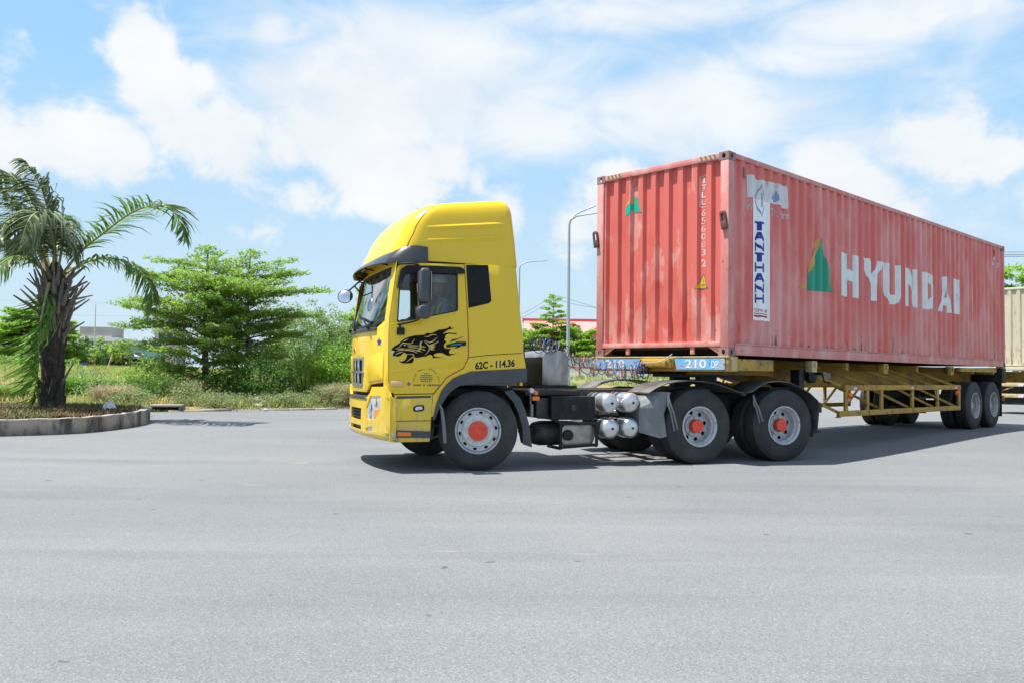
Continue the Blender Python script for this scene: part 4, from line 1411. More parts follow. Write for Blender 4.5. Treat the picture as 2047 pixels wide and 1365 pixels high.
mb.build('round_sticker', mat('sticker_violet', (0.22, 0.10, 0.22), 0.4), dn, smooth=0, recalc=False)
mb = MB()
text_to(mb, '62C - 114.36', -0.055, 1.302, 0.0, 0.0, nf) if False else None
sk = lambda u, v: nf(u, v + (u + 0.06) * 0.085, -0.003)
text_to(mb, '62C - 114.36', -0.055, 1.300, 0.545, 0.098, sk, 0.034)
mb.build('registration_lettering', m_navy, trk, smooth=0, recalc=False)

# ---- front: panel, grille, badge, lamps


def front_fn(off=0.0):
    def f(u, v, w):
        return (fa(u) + offb(u, v) - off + w, u, v)
    return f


UC = [-1.05, -0.9, -0.7, -0.4, 0, 0.4, 0.7, 0.9, 1.05]
mb = MB()
mb.plate([(-1.07, 1.13), (-0.62, 1.09), (-0.50, 0.99), (0.50, 0.99), (0.62, 1.09), (1.07, 1.13), (1.07, 1.90), (0.8, 1.80), (-0.8, 1.80), (-1.07, 1.90)], [[(-0.34, 1.06), (0.34, 1.06), (0.36, 1.45), (-0.36, 1.45)]], 0.03, front_fn(), ucuts=UC, vcuts=[1.5])
fp = mb.build('front_panel', m_yel, trk, smooth=30, bevel=0.004)
for s in (-1, 1):
    P = [(s * 0.60, 1.125), (s * 1.06, 1.165), (s * 1.06, 1.50), (s * 0.60, 1.455)]
    MB().plate(P if s > 0 else P[::-1], (), 0.03, front_fn(0.014), ucuts=UC).build('corner_vane', m_yel, trk, smooth=30, bevel=0.012)
mb = MB()
mb.plate([(-0.34, 1.06), (0.34, 1.06), (0.36, 1.45), (-0.36, 1.45)], [[(-0.30, 1.10), (0.30, 1.10), (0.305, 1.235), (-0.305, 1.235)], [(-0.31, 1.265), (0.31, 1.265), (0.32, 1.41), (-0.32, 1.41)]], 0.03, front_fn(0.012), ucuts=[-0.2, 0, 0.2])
gr = mb.build('grille', mat('grille_silver', (0.33, 0.34, 0.36), 0.3, 0.6), trk, smooth=30, bevel=0.004)
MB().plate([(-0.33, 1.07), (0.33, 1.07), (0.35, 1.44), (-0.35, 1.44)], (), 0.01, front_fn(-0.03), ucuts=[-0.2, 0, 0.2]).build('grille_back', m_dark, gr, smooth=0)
for z in (1.13, 1.165, 1.20, 1.30, 1.34, 1.375):
    MB().plate([(-0.31, z), (0.31, z), (0.31, z + 0.012), (-0.31, z + 0.012)], (), 0.02, front_fn(-0.004), ucuts=[-0.2, 0, 0.2]).build('slat', m_black, gr, smooth=0)
mb = MB()
mb.plate([(-0.40, 1.243), (0.40, 1.243), (0.40, 1.262), (-0.40, 1.262)], (), 0.02, front_fn(0.024), ucuts=[-0.2, 0, 0.2])
for z0, z1 in ((1.10, 1.235), (1.27, 1.41)):
    for u0 in (-0.17, 0.05):
        mb.plate([(u0, z0), (u0 + 0.12, z0), (u0 + 0.10, z1), (u0 + 0.02, z1)], (), 0.02, front_fn(0.02))
mb.build('grille_chrome', m_chrome, gr, smooth=30, bevel=0.004)
mb = MB()
mb.plate(circle(0.055, 20, 0.25, 1.555, 0, 0.035), [circle(0.040, 20, 0.25, 1.555, 0, 0.023)], 0.012, front_fn(0.010))
mb.plate(rect(0.20, 1.545, 0.30, 1.562), (), 0.012, front_fn(0.010))
mb.build('front_badge', m_chrome, trk, smooth=30)
mb = MB()
star = []
for k in range(10):
    r_ = 0.062 if k % 2 == 0 else 0.026
    t = math.pi / 2 + k * math.pi / 5
    star.append((-0.92 + r_ * math.cos(t) * 1.3, 1.635 + r_ * math.sin(t)))
add_flat(mb, star, tessellate_polygon([[Vector((p[0], p[1], 0)) for p in star]]), lambda u, v: front_fn(0.004)(u, v, 0))
mb.build('blue_star', mat('star_blue', (0.015, 0.03, 0.30), 0.4), trk, smooth=0, recalc=False)
# windscreen
wso = [(-1.05, 1.925), (-0.75, 1.835), (-0.4, 1.815), (0.4, 1.815), (0.75, 1.835), (1.05, 1.925), (1.06, 2.30), (1.07, 2.62), (-1.07, 2.62), (-1.06, 2.30)]
MB().plate(wso, (), 0.006, front_fn(-0.012), ucuts=UC, vcuts=[1.9, 2.05, 2.2, 2.35, 2.5]).build('windscreen', m_ws, trk, smooth=40)
wsi = [(-1.00, 1.97), (-0.72, 1.885), (-0.4, 1.865), (0.4, 1.865), (0.72, 1.885), (1.00, 1.97), (1.01, 2.30), (1.02, 2.56), (-1.02, 2.56), (-1.01, 2.30)]
MB().plate([(u * 1.01, v) for u, v in wso], [wsi], 0.012, front_fn(-0.004), ucuts=UC, vcuts=[1.9, 2.05, 2.2, 2.35, 2.5]).build('windscreen_seal', m_rubber, trk, smooth=40)
MB().plate([(-1.07, 2.60), (1.07, 2.60), (1.07, 2.72), (-1.07, 2.72)], (), 0.03, front_fn(0.0), ucuts=UC).build('windscreen_header', m_yel, trk, smooth=40)
mb = MB()
for b, t in ((-0.65, -0.35), (0.05, 0.35), (0.6, 0.85)):
    p = Vector(front_fn(0.05)(b, 1.83, 0))
    mb.cyl(p, p + Vector((0.06, 0, -0.02)), 0.025, 8)
    q = Vector(front_fn(0.03)(t + 0.05, 1.955, 0))
    mb.tube([p, (p + q) / 2 + Vector((-0.01, 0, 0.01)), q], 0.012, 6)
    mb.bar(Vector(front_fn(0.015)(t - 0.32, 1.885, 0)), Vector(front_fn(0.015)(t + 0.35, 1.99, 0)), 0.02, 0.03)
mb.build('wiper', m_black, trk, smooth=0)
MB().plate([(-0.85, 1.78), (0.85, 1.78), (0.85, 1.825), (-0.85, 1.825)], (), 0.03, front_fn(0.025), ucuts=UC).build('cowl_strip', m_grey_pl, trk, bevel=0.008)
# bumper
mb = MB()


def bump_pt(b, z, off):
    a = fa(b) - 0.03 - off
    return (a, b * (1 + 0.006 + off * 0.15), z)


bl = [(-1.225 + 2.45 * k / 48) for k in range(49)]
levels = [(0.385, -0.10), (0.40, -0.05), (0.44, -0.012), (0.50, 0.0), (0.62, 0.004), (0.78, 0.004), (0.90, 0.0)]


def bump_out():
    # outline in (b, z) of the bumper with the raised corner horns and openings
    o = [(-1.225, 0.90), (-1.20, 0.955), (-1.165, 1.075), (-0.76, 1.065), (-0.70, 0.985), (-0.52, 0.90), (0.52, 0.90), (0.70, 0.985), (0.76, 1.065), (1.165, 1.075), (1.20, 0.955), (1.225, 0.90), (1.225, 0.46), (-1.225, 0.46)]
    return o


def head_poly(s):
    P = [(0.72, 0.945), (1.02, 0.96), (1.04, 0.90), (1.02, 0.78), (0.93, 0.69), (0.82, 0.645), (0.60, 0.645), (0.575, 0.80)]
    return [(s * u, v) for u, v in (P if s > 0 else P[::-1])]


holes = [head_poly(-1), head_poly(1), [(-0.34, 0.62), (0.34, 0.62), (0.35, 0.775), (-0.35, 0.775)], [(-0.36, 0.49), (0.36, 0.49), (0.35, 0.55), (-0.35, 0.55)], [(-0.79, 0.49), (-0.56, 0.475), (-0.54, 0.53), (-0.79, 0.565)], [(0.56, 0.475), (0.79, 0.49), (0.79, 0.565), (0.54, 0.53)]]
bf = lambda off: (lambda u, v, w: (fa(u) - 0.02 - off + w + max(0, 0.5 - v) ** 2 * 3.0, u * 1.006, v))
mb.plate(bump_out(), holes, 0.04, bf(0.0), ucuts=UC + [-1.15, 1.15, -0.8, 0.8, -0.2, 0.2], vcuts=[0.5, 0.6])
bmp = mb.build('bumper', m_yel, trk, smooth=35, bevel=0.004)
mb = MB()
low = [(0.462, 0.0), (0.43, -0.006), (0.405, -0.03), (0.39, -0.075), (0.388, -0.16)]


def lowpt(i, j):
    b = -1.225 + 2.45 * i / 40
    z, off = low[j]
    a, bb, zz = fa(b) - 0.02, b * 1.006, z
    k = 1 if abs(b) < 1.15 else 0.6
    return (a - off * k + 0.0045, bb * (1 + off * 0.15), zz + 0.012 * (1 - abs(b) / 1.2))


mb.sheet(lowpt, 41, len(low))
mb.build('bumper_chin', m_yel, trk, smooth=60)
for s in (-1, 1):
    o = [(-1.225 + 0.115, 0.93), (-1.11, 0.395), (-1.07, 0.395)]
    MB().plate([(-1.135, 0.94), (-1.112, 0.92), (-1.108, 0.53), (-1.112, 0.40), (-1.16, 0.40), (-1.16, 0.97)], (), 0.03, lambda u, v, w, s=s: (u, s * (1.232 - w), v)).build('bumper_end', m_yel, trk, smooth=30)
    MB().plate(head_poly(s), (), 0.02, bf(-0.012), ucuts=UC + [-0.8, 0.8]).build('headlight', m_lens, trk, smooth=35)
    m_amber_lamp = mat('amber_lamp_lens', (0.75, 0.28, 0.08), 0.15, coat=0.8)
    hl = [o2 for o2 in trk.children if o2.name.startswith('headlight')][-1]
    amb = [(s * u, v) for u, v in ((0.86, 0.775), (1.0, 0.785), (0.985, 0.755), (0.92, 0.70), (0.84, 0.67), (0.83, 0.72))]
    MB().plate(amb if s > 0 else amb[::-1], (), 0.01, bf(-0.006), ucuts=UC + [-0.8, 0.8]).build('indicator', m_amber_lamp, hl, smooth=35)
    mb = MB()
    for (u, v, r_) in ((0.86, 0.88, 0.055), (0.70, 0.82, 0.06), (0.70, 0.71, 0.045)):
        p = Vector(bf(-0.010)(s * u, v, 0))
        mb.lathe([(r_, 0.0), (r_ * 0.9, -0.006), (r_ * 0.6, 0.004), (0, 0.01)], 16, p, 'x')
    mb.build('reflector_bowl', m_chrome, hl, smooth=50)
    P = [(s * u, v) for u, v in ((0.56, 0.475), (0.79, 0.49), (0.79, 0.565), (0.54, 0.53))]
    MB().plate(P if s > 0 else P[::-1], (), 0.02, bf(-0.02), ucuts=UC).build('fog_lamp', mat('fog_lens', (0.55, 0.56, 0.60), 0.15, 0.2, coat=1.0), trk, smooth=30)
mb = MB()
mb.plate([(-0.37, 0.47), (0.37, 0.47), (0.37, 0.80), (-0.37, 0.80)], (), 0.02, bf(-0.05), ucuts=[-0.2, 0, 0.2])
for z in (0.65, 0.69, 0.73):
    mb.plate(rect(-0.35, z, 0.35, z + 0.018), (), 0.02, bf(-0.012), ucuts=[-0.2, 0, 0.2])
mb.build('bumper_grille', m_black, trk, smooth=0)
MB().plate([(-0.60, 0.905), (0.60, 0.905), (0.50, 0.945), (-0.50, 0.945)], (), 0.06, bf(0.012), ucuts=UC).build('bumper_lip', m_grey_pl, trk, bevel=0.01)
MB().plate([(-1.13, 0.50), (-1.085, 0.50), (-1.085, 0.42), (-1.13, 0.42)], (), 0.01, side_fn(-1, 0.022)).build('tow_cover', mat('worn_cover', (0.42, 0.40, 0.20), 0.6), trk, bevel=0.004)
# dark void behind bumper and under the cab
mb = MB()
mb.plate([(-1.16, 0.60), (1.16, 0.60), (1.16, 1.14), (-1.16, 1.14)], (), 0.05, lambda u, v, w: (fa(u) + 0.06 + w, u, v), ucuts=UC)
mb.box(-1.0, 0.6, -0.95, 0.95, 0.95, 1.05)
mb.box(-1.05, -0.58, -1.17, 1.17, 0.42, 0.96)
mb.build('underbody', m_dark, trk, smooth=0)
# cab rear wall, floor, roof lining, interior
mb = MB()
mb.plate([(-1.19, 1.10), (1.19, 1.10), (1.19, 1.50), (1.17, 2.66), (-1.17, 2.66), (-1.19, 1.50)], (), 0.04, lambda u, v, w: (lerp_table(v, [1.1, 1.34, 1.54, 1.69, 2.66], [0.62, 0.62, 0.60, 0.61, 0.51]) - w, u, v), vcuts=[1.34, 1.54, 1.69])
mb.build('rear_wall', m_yel, trk, smooth=30)
mb = MB()
mb.box(-1.12, 0.55, -1.17, 1.17, 1.10, 1.15)
mb.box(-0.9, 0.42, -1.15, 1.15, 2.62, 2.65)
mb.plate([(-1.16, 1.15), (1.16, 1.15), (1.14, 2.6), (-1.14, 2.6)], (), 0.02, lambda u, v, w: (lerp_table(v, [1.1, 1.69, 2.66], [0.5, 0.5, 0.36]) - w, u, v))
mb.build('cab_lining', m_inside, trk, smooth=0)
mb = MB()
mb.plate([(-1.10, 1.15), (-0.80, 1.15), (-0.85, 1.60), (-0.92, 1.80), (-1.10, 1.86), (-1.2, 1.82), (-1.22, 1.6)], (), 2.2, lambda u, v, w: (u + 0.04, -1.1 + w, v))
mb.build('dashboard', mat('dashboard_blue_grey', (0.05, 0.09, 0.14), 0.6), trk, bevel=0.02)
for b in (-0.60, 0.60):
    mb = MB()
    mb.box(-0.55, 0.02, b - 0.25, b + 0.25, 1.50, 1.64)
    mb.box(-0.45, -0.05, b - 0.20, b + 0.20, 1.15, 1.50)
    mb.plate([(-0.12, 1.60), (0.02, 1.58), (0.14, 2.22), (0.02, 2.24)], (), 0.50, lambda u, v, w, b=b: (u, b - 0.25 + w, v))
    mb.plate([(0.03, 2.26), (0.13, 2.25), (0.16, 2.42), (0.06, 2.43)], (), 0.26, lambda u, v, w, b=b: (u, b - 0.13 + w, v))
    mb.build('seat', m_seat, trk, bevel=0.03)
mb = MB()
sw = Matrix.Translation((-0.80, -0.60, 1.93)) @ Matrix.Rotation(R(-32), 4, 'Y')
pts = [sw @ Vector((0.235 * math.cos(2 * math.pi * k / 28), 0.235 * math.sin(2 * math.pi * k / 28), 0)) for k in range(29)]
mb.tube(pts, 0.018, 8, caps=False)
for k in (0, 1, 2):
    t = 2 * math.pi * k / 3 + 0.5
    mb.bar(sw @ Vector((0, 0, -0.02)), sw @ Vector((0.23 * math.cos(t), 0.23 * math.sin(t), 0)), 0.035, 0.02)
mb.cyl(sw @ Vector((0, 0, 0.0)), sw @ Vector((0, 0, -0.35)), 0.04, 10)
mb.build('steering_wheel', mat('wheel_blue_cover', (0.03, 0.13, 0.26), 0.5), trk, smooth=45)
mb = MB()
mb.plate([(-0.95, 2.38), (-0.86, 2.36), (-0.80, 2.49), (-0.93, 2.52)], (), 0.02, lambda u, v, w: (u, 0.95 + w, v))
mb.box(-0.99, -0.975, -0.95, -0.35, 2.36, 2.52)
mb.build('sun_blind', mat('sun_blind_grey', (0.22, 0.22, 0.22), 0.7), trk, bevel=0.005)

# ---- roof fairing: stacked rounded plans
lev = [(0.0, -1.15, 1.205, 0.555), (0.02, -1.155, 1.207, 0.555), (0.2, -1.12, 1.203, 0.535), (0.33, -1.085, 1.20, 0.525), (0.47, -1.03, 1.195, 0.51), (0.60, -0.995, 1.19, 0.495), (0.70, -0.95, 1.186, 0.485), (0.80, -0.89, 1.18, 0.475), (0.88, -0.825, 1.167, 0.455), (0.94, -0.75, 1.143, 0.43), (0.98, -0.665, 1.105, 0.39), (1.0, -0.53, 1.03, 0.32)]


def plan(af, w, ar, rf=0.26, rr_=0.14, nf_=9, nr=5):
    pts = []
    for k in range(nf_):      # near front corner from the middle of the front
        t = math.pi / 2 * k / (nf_ - 1)
        pts.append((af + rf - rf * math.cos(t), -(w - rf * 0.8 + rf * 0.8 * math.sin(t))))
    for k in range(1, 6):
        pts.append((af + rf + (ar - rr_ - af - rf) * k / 6, -w))
    for k in range(nr):
        t = math.pi / 2 * k / (nr - 1)
        pts.append((ar - rr_ + rr_ * math.sin(t), -(w - rr_ + rr_ * math.cos(t))))
    # bow of the front
    mid = [(af - 0.075 * (1 - (j / 4.0) ** 2), -(w - rf * 0.8) * j / 4.0) for j in range(4)]
    half = mid + pts
    back = [(ar, -(w - rr_) * (1 - j / 3.0)) for j in range(1, 4)]
    half += back
    far = [(a, -b) for a, b in half[1:-1]][::-1]
    return half + far


def ztop(a):
    return 3.405 + (a + 0.75) * 0.125


rows = []
for t, af, w, ar in lev:
    rows.append([(a, b, 2.66 + t * (ztop(a) - 2.66) + (0.03 * (1 - (b / 1.2) ** 2) if t > 0.97 else 0)) for a, b in plan(af, w, ar)])
mb = MB()
n = len(rows[0])
g = mb.sheet(lambda i, j: rows[j][i], n, len(rows), closed_u=True)
c = mb.bm.verts.new((-0.1, 0, ztop(-0.1) + 0.035))
top = [g[i][-1] for i in range(n)]
for i in range(n):
    mb.face([top[i], top[(i + 1) % n], c])
fair = mb.build('roof_fairing', m_yel, trk, smooth=50)
for s in (-1, 1):
    for (z0, z1) in ((3.065, 3.215), (2.905, 3.045)):
        mb = MB()
        n = 10
        top_, bot = [], []

        def rib(i, j):
            a = -0.72 + (0.33 + 0.72) * i / (n - 1)
            z = z0 + (z1 - z0) * (0.17 + 0.83 * i / (n - 1))
            e = 0.85 * min(1, i / 2.5, (n - 1 - i) / 1.0)
            wd = lerp_table((z - 2.66) / (ztop(a) - 2.66), [l[0] for l in lev], [l[2] for l in lev])
            return [(a, s * (wd - 0.004), z + 0.026), (a, s * (wd + 0.026 * e), z + 0.004), (a, s * (wd + 0.026 * e), z - 0.006), (a, s * (wd - 0.004), z - 0.06)][j]
        mb.sheet(rib, n, 4)
        mb.build('fairing_rib', m_yel, fair, smooth=60)
    mb = MB()
    mb.lathe([(0.0, -0.02), (0.02, -0.016), (0.024, 0.0), (0.024, 0.02)], 12, (-0.86, s * 1.158, 2.985), 'y')
    mb.build('fairing_lamp', m_black, fair)
    # seam between nose cap and side
    mb = MB()
    pts = []
    for t, af, w, ar in lev[1:-1]:
        rf = 0.26
        th = math.pi / 2 * 0.70
        a, b = af + rf - rf * math.cos(th), (w - rf * 0.8 + rf * 0.8 * math.sin(th))
        pts.append((a, s * b, 2.66 + t * (ztop(a) - 2.66)))
    mb.tube(pts, 0.004, 5)
    mb.build('fairing_seam', m_yel_in, fair, smooth=0)
mb = MB()
mb.lathe([(0.07, 0.0), (0.07, 0.012), (0.055, 0.016), (0.05, 0.05), (0.03, 0.075), (0.0, 0.08)], 16, (-0.575, -0.30, 3.43), 'z')
mb.build('roof_beacon', mat('beacon_grey', (0.16, 0.16, 0.12), 0.4), trk, smooth=40)
# sun visor
mb = MB()
NB = 40
rows = []
for i in range(NB + 1):
    s = -1 + 2 * i / NB
    b = 1.235 * math.sin(s * math.pi / 2) if abs(s) < 1 else 1.235 * s
    # centre line of the front, wrapping to the sides
    ab = abs(s)
    wrap = max(0.0, (ab - 0.78) / 0.22)
    bb = math.copysign(min(abs(s) / 0.78, 1.0) * 1.13 + min(wrap * 2, 1) * 0.105, s)
    aF = fa(min(abs(bb), 1.13)) + 0.16
    a_top = aF + 0.02 + wrap * 0.30
    lip = 0.19 * (1 - min(wrap * 1.4, 1) ** 1.5)
    mid_ = min(ab / 0.80, 1.0) ** 2
    zt = 2.775 + 0.08 * mid_ - 0.02 * wrap
    zb = 2.645 - 0.02 * mid_ + 0.03 * wrap ** 0.7
    row = []
    for k, (u, v) in enumerate(((0, 0), (0.25, 0.16), (0.55, 0.42), (0.82, 0.72), (1.0, 1.0), (0.97, 1.02), (0.78, 0.78), (0.5, 0.52), (0.2, 0.26))):
        row.append((a_top - lip * u, bb * (1 + 0.02 * v), zt + (zb - zt) * v - (0.012 if k > 4 else 0)))
    rows.append(row)
mb.sheet(lambda i, j: rows[i][j], NB + 1, 9)
mb.build('sun_visor', m_visor, trk, smooth=45)
mb = MB()
for b in (-0.7, 0.0, 0.5, 0.62, 0.75):
    mb.bar((fa(b) + 0.20, b, 2.645), (fa(b) + 0.07, b, 2.665), 0.02, 0.02)
mb.build('visor_bracket', m_black, trk, smooth=0)
# mirrors
for s in (-1, 1):
    y = s * 1.40
    mb = MB()
    mb.tube([(-1.08, s * 1.20, 2.60), (-1.06, s * 1.27, 2.60), (-0.95, y * 0.985, 2.60), (-0.87, y, 2.575), (-0.845, y, 2.50), (-0.84, y, 2.2), (-0.84, y, 1.96), (-0.86, y, 1.905), (-0.92, y * 0.98, 1.88), (-1.02, s * 1.28, 1.855), (-1.075, s * 1.215, 1.845)], 0.014, 8)
    mb.tube([(-1.05, s * 1.225, 1.86), (-1.05, s * 1.225, 1.80)], 0.012, 6)
    mb.box(-1.09, -1.0, s * 1.235 - 0.03, s * 1.235 + 0.03, 1.715, 1.805)
    mb.build('mirror_arm', m_black, trk, smooth=40)
    mb = MB()
    mb.plate([(-0.85, 2.115), (-0.745, 2.105), (-0.728, 2.15), (-0.728, 2.50), (-0.75, 2.545), (-0.845, 2.54), (-0.866, 2.49), (-0.866, 2.16)], (), 0.15, lambda u, v, w: (u, y - 0.07 + w, v))
    mb.build('mirror_housing', m_grey_pl, trk, bevel=0.03, seg=3)
    mb = MB()
    mb.plate([(-0.87, 1.92), (-0.745, 1.915), (-0.725, 1.94), (-0.725, 2.07), (-0.76, 2.095), (-0.85, 2.075), (-0.885, 2.03)], (), 0.18, lambda u, v, w: (u, y - 0.08 + w, v))
    mb.build('mirror_housing', m_grey_pl, trk, bevel=0.025, seg=3)
    MB().box(-0.7275, -0.7245, y - 0.08, y + 0.09, 2.15, 2.50).build('mirror_glass', m_chrome, trk, smooth=0)
mb = MB()
mb.tube([(-1.10, 0.6, 2.66), (-1.42, 0.62, 2.36)], 0.014, 6)
mb.tube([(-1.29, 0.61, 2.48), (-1.16, 0.65, 2.35)], 0.011, 6)
mb.build('mirror_arm', m_black, trk, smooth=40)
mb = MB()
dirv = Vector((-0.30, -0.85, 0.35)).normalized()
q = dirv.to_track_quat('Z', 'Y').to_matrix().to_4x4()
Mx = Matrix.Translation((-1.42, 0.6, 2.325)) @ q
ring = MB()
ring.lathe([(0.0, -0.055), (0.07, -0.045), (0.105, -0.012), (0.11, 0.0), (0.105, 0.008), (0.100, 0.003)], 28, axis='z')
bmesh.ops.transform(ring.bm, matrix=Mx, verts=ring.bm.verts)
ring.build('mirror_housing', m_black, trk, smooth=50)
ring = MB()
ring.lathe([(0.101, 0.003), (0.08, 0.012), (0.04, 0.019), (0.0, 0.021)], 28, axis='z')
bmesh.ops.transform(ring.bm, matrix=Mx, verts=ring.bm.verts)
ring.build('mirror_glass', m_chrome, trk, smooth=60)

# ---- chassis
for b in (-0.43, 0.43):
    mb = MB()
    mb.box(-1.05, 5.55, b - 0.04, b + 0.04, 0.76, 1.035)
    mb.build('frame_rail', m_chassis, trk, bevel=0.006)
    MB().box(0.75, 5.5, b - 0.05, b + 0.05, 1.036, 1.052).build('rail_cap', m_rail_rust, trk, smooth=0)
mb = MB()
for a in (0.9, 1.9, 2.6, 4.05, 5.45):
    mb.box(a, a + 0.12, -0.39, 0.39, 0.80, 1.0)
mb.box(-0.95, 0.7, -0.38, 0.38, 0.55, 1.25)
mb.cyl((0.7, 0, 0.72), (3.2, 0, 0.62), 0.06, 10)
mb.build('cross_member', m_chassis, trk, smooth=0)
mb = MB()
mb.cyl((0, -0.95, 0.50), (0, 0.95, 0.50), 0.06, 10)
for a in (3.31, 4.84):
    mb.cyl((a, -0.9, 0.525), (a, 0.9, 0.525), 0.09, 10)
    mb.lathe([(0, -0.22), (0.18, -0.15), (0.22, 0), (0.18, 0.15), (0, 0.22)], 16, (a, 0, 0.525), 'x')
mb.build('axle', m_chassis, trk, smooth=40)
mb = MB()
for s in (-1, 1):
    for k in range(4):
        mb.bar((-0.8 + 0.1 * k, s * 0.5, 0.70 - 0.02 * k), (0.8 - 0.1 * k, s * 0.5, 0.70 - 0.02 * k), 0.08, 0.018)
        mb.bar((3.3 + 0.1 * k, s * 0.52, 0.68 - 0.022 * k), (4.84 - 0.1 * k, s * 0.52, 0.68 - 0.022 * k), 0.09, 0.02)
mb.build('leaf_spring', m_chassis, trk, smooth=0)
# fifth wheel
mb = MB()
mb.plate([(3.55, -0.42), (4.15, -0.42), (4.75, -0.30), (4.75, -0.08), (4.1, -0.05), (4.1, 0.05), (4.75, 0.08), (4.75, 0.30), (4.15, 0.42), (3.55, 0.42), (3.45, 0.3), (3.45, -0.3)], (), 0.05, lambda u, v, w: (u, v, 1.285 - w))
mb.box(3.85, 4.15, -0.45, -0.30, 1.05, 1.24)
mb.box(3.85, 4.15, 0.30, 0.45, 1.05, 1.24)
mb.box(3.4, 4.9, -0.47, 0.47, 1.04, 1.09)
mb.build('fifth_wheel', m_chassis, trk, smooth=0)
# tool box behind the cab, with a curved lid
mb = MB()
prof = [(1.215, 1.095), (1.62, 1.095), (1.62, 1.50), (1.575, 1.555), (1.50, 1.592), (1.417, 1.604), (1.335, 1.592), (1.26, 1.555), (1.215, 1.50)]
mb.plate(prof, (), 0.95, lambda u, v, w: (u, -0.45 + w, v))
tb = mb.build('tool_box', m_steel, trk, bevel=0.005)
MB().plate([(-0.447, 1.098), (0.497, 1.098), (0.497, 1.495), (-0.447, 1.495)], (), 0.006, lambda u, v, w: (1.2135 - w, u, v)).build('dark_reflection_plate', m_black, tb, smooth=0)  # black plate paints in the cab's dark reflection on the steel
mb = MB()
mb.box(1.05, 1.75, -0.47, 0.5, 1.053, 1.094)
mb.box(0.68, 0.74, -0.3, 0.3, 1.05, 1.75)
mb.build('equipment_shelf', m_black, trk, smooth=0)
# exhaust / intake pipe just behind the cab
mb = MB()
mb.tube([(0.72, -1.0, 1.10), (0.705, -1.0, 1.4), (0.69, -0.98, 1.62), (0.68, -0.9, 1.66)], 0.028, 8)
mb.build('hose_guard', m_rubber, trk)
# front fender liner and flap
for s in (-1, 1):
    mb = MB()
    pts = [(-0.60, 0.55), (-0.58, 0.75), (-0.48, 0.95), (-0.3, 1.06), (0.0, 1.10), (0.28, 1.06), (0.45, 0.98), (0.57, 0.86), (0.64, 0.70), (0.70, 0.50), (0.745, 0.32)]

    def fl(i, j):
        a, z = pts[i]
        return (a, s * (1.19 - 0.36 * j / 3.0), z)
    mb.sheet(fl, len(pts), 4)
    mb.build('inner_fender', m_rubber, trk, smooth=60)
    mb = MB()
    mb.plate([(0.36, 1.02), (0.47, 1.045), (0.59, 0.93), (0.66, 0.78), (0.72, 0.58), (0.765, 0.285), (0.635, 0.33), (0.62, 0.55), (0.57, 0.72), (0.49, 0.88)], (), 0.03, lambda u, v, w: (u, s * (1.195 - w), v))
    mb.build('front_mud_flap', m_grey_pl, trk, bevel=0.006)
    mb = MB()
    mb.tube([(-0.53, s * 1.225, 0.865), (-0.50, s * 1.245, 0.80), (-0.485, s * 1.26, 0.68), (-0.465, s * 1.262, 0.50), (-0.455, s * 1.262, 0.37)], [0.012, 0.020, 0.024, 0.024, 0.022], 6)
    mb.build('rubber_strap', m_flapgrey, trk)
# indicators on a stalk
mb = MB()
mb.box(0.80, 0.90, -1.10, -1.06, 0.90, 0.955)
mb.lathe([(0, -0.03), (0.03, -0.02), (0.035, 0.0), (0.03, 0.05), (0, 0.05)], 12, (0.86, -1.06, 1.0), 'y')
mb.build('indicator', m_amber, trk, bevel=0.004)
mb = MB()
mb.lathe([(0, -0.04), (0.03, -0.03), (0.04, 0.0), (0.03, 0.04), (0, 0.04)], 12, (0.79, -1.08, 1.03), 'y')
mb.build('work_lamp', m_lens, trk)
mb = MB()
mb.tube([(0.79, -1.05, 0.85), (0.79, -1.05, 1.0)], 0.012, 6)
mb.box(0.785, 0.82, -1.08, -1.04, 0.68, 0.85)
mb.build('lamp_stalk', m_flapgrey, trk)
# battery box
mb = MB()
mb.box(1.11, 1.77, -1.02, -0.50, 0.635, 0.955)
mb.build('battery_box', m_black, trk, bevel=0.012)
mb = MB()
mb.box(0.92, 1.10, -0.95, -0.50, 0.66, 0.93)
mb.box(0.78, 1.6, -0.9, -0.5, 0.962, 1.035)
mb.build('battery_bracket', m_chassis, trk, bevel=0.008)
mb = MB()
mb.lathe([(0, -0.012), (0.035, -0.01), (0.045, 0.0), (0.045, 0.02), (0, 0.02)], 16, (1.45, -1.02, 0.795), 'y')
mb.build('box_lock', m_chassis, trk)
# air tanks
for k, (a, z) in enumerate(((1.965, 0.865), (2.295, 0.872), (1.975, 0.515), (2.290, 0.520))):
    mb = MB()
    r_ = 0.142
    mb.lathe([(0.0, -0.062), (0.055, -0.055), (0.10, -0.036), (0.128, -0.012), (r_, 0.02), (r_, 0.17), (r_ + 0.004, 0.172), (r_ + 0.004, 0.185), (r_, 0.187), (r_, 0.50), (0.12, 0.545), (0, 0.57)], 32, (a, -1.09, z), 'y')
    tk = mb.build('air_tank', m_alu, trk, smooth=40)
    mb = MB()
    mb.lathe([(0, -0.082), (0.014, -0.08), (0.018, -0.07), (0.018, -0.05)], 10, (a, -1.09, z), 'y')
    mb.build('drain_plug', m_black, tk)
    mb = MB()
    for yy in (0.26, 0.40):
        mb.lathe([(r_ + 0.001, yy), (r_ + 0.007, yy), (r_ + 0.007, yy + 0.03), (r_ + 0.001, yy + 0.03)], 32, (a, -1.09, z), 'y', closed=True)
    mb.build('strap', m_black, tk, smooth=0)
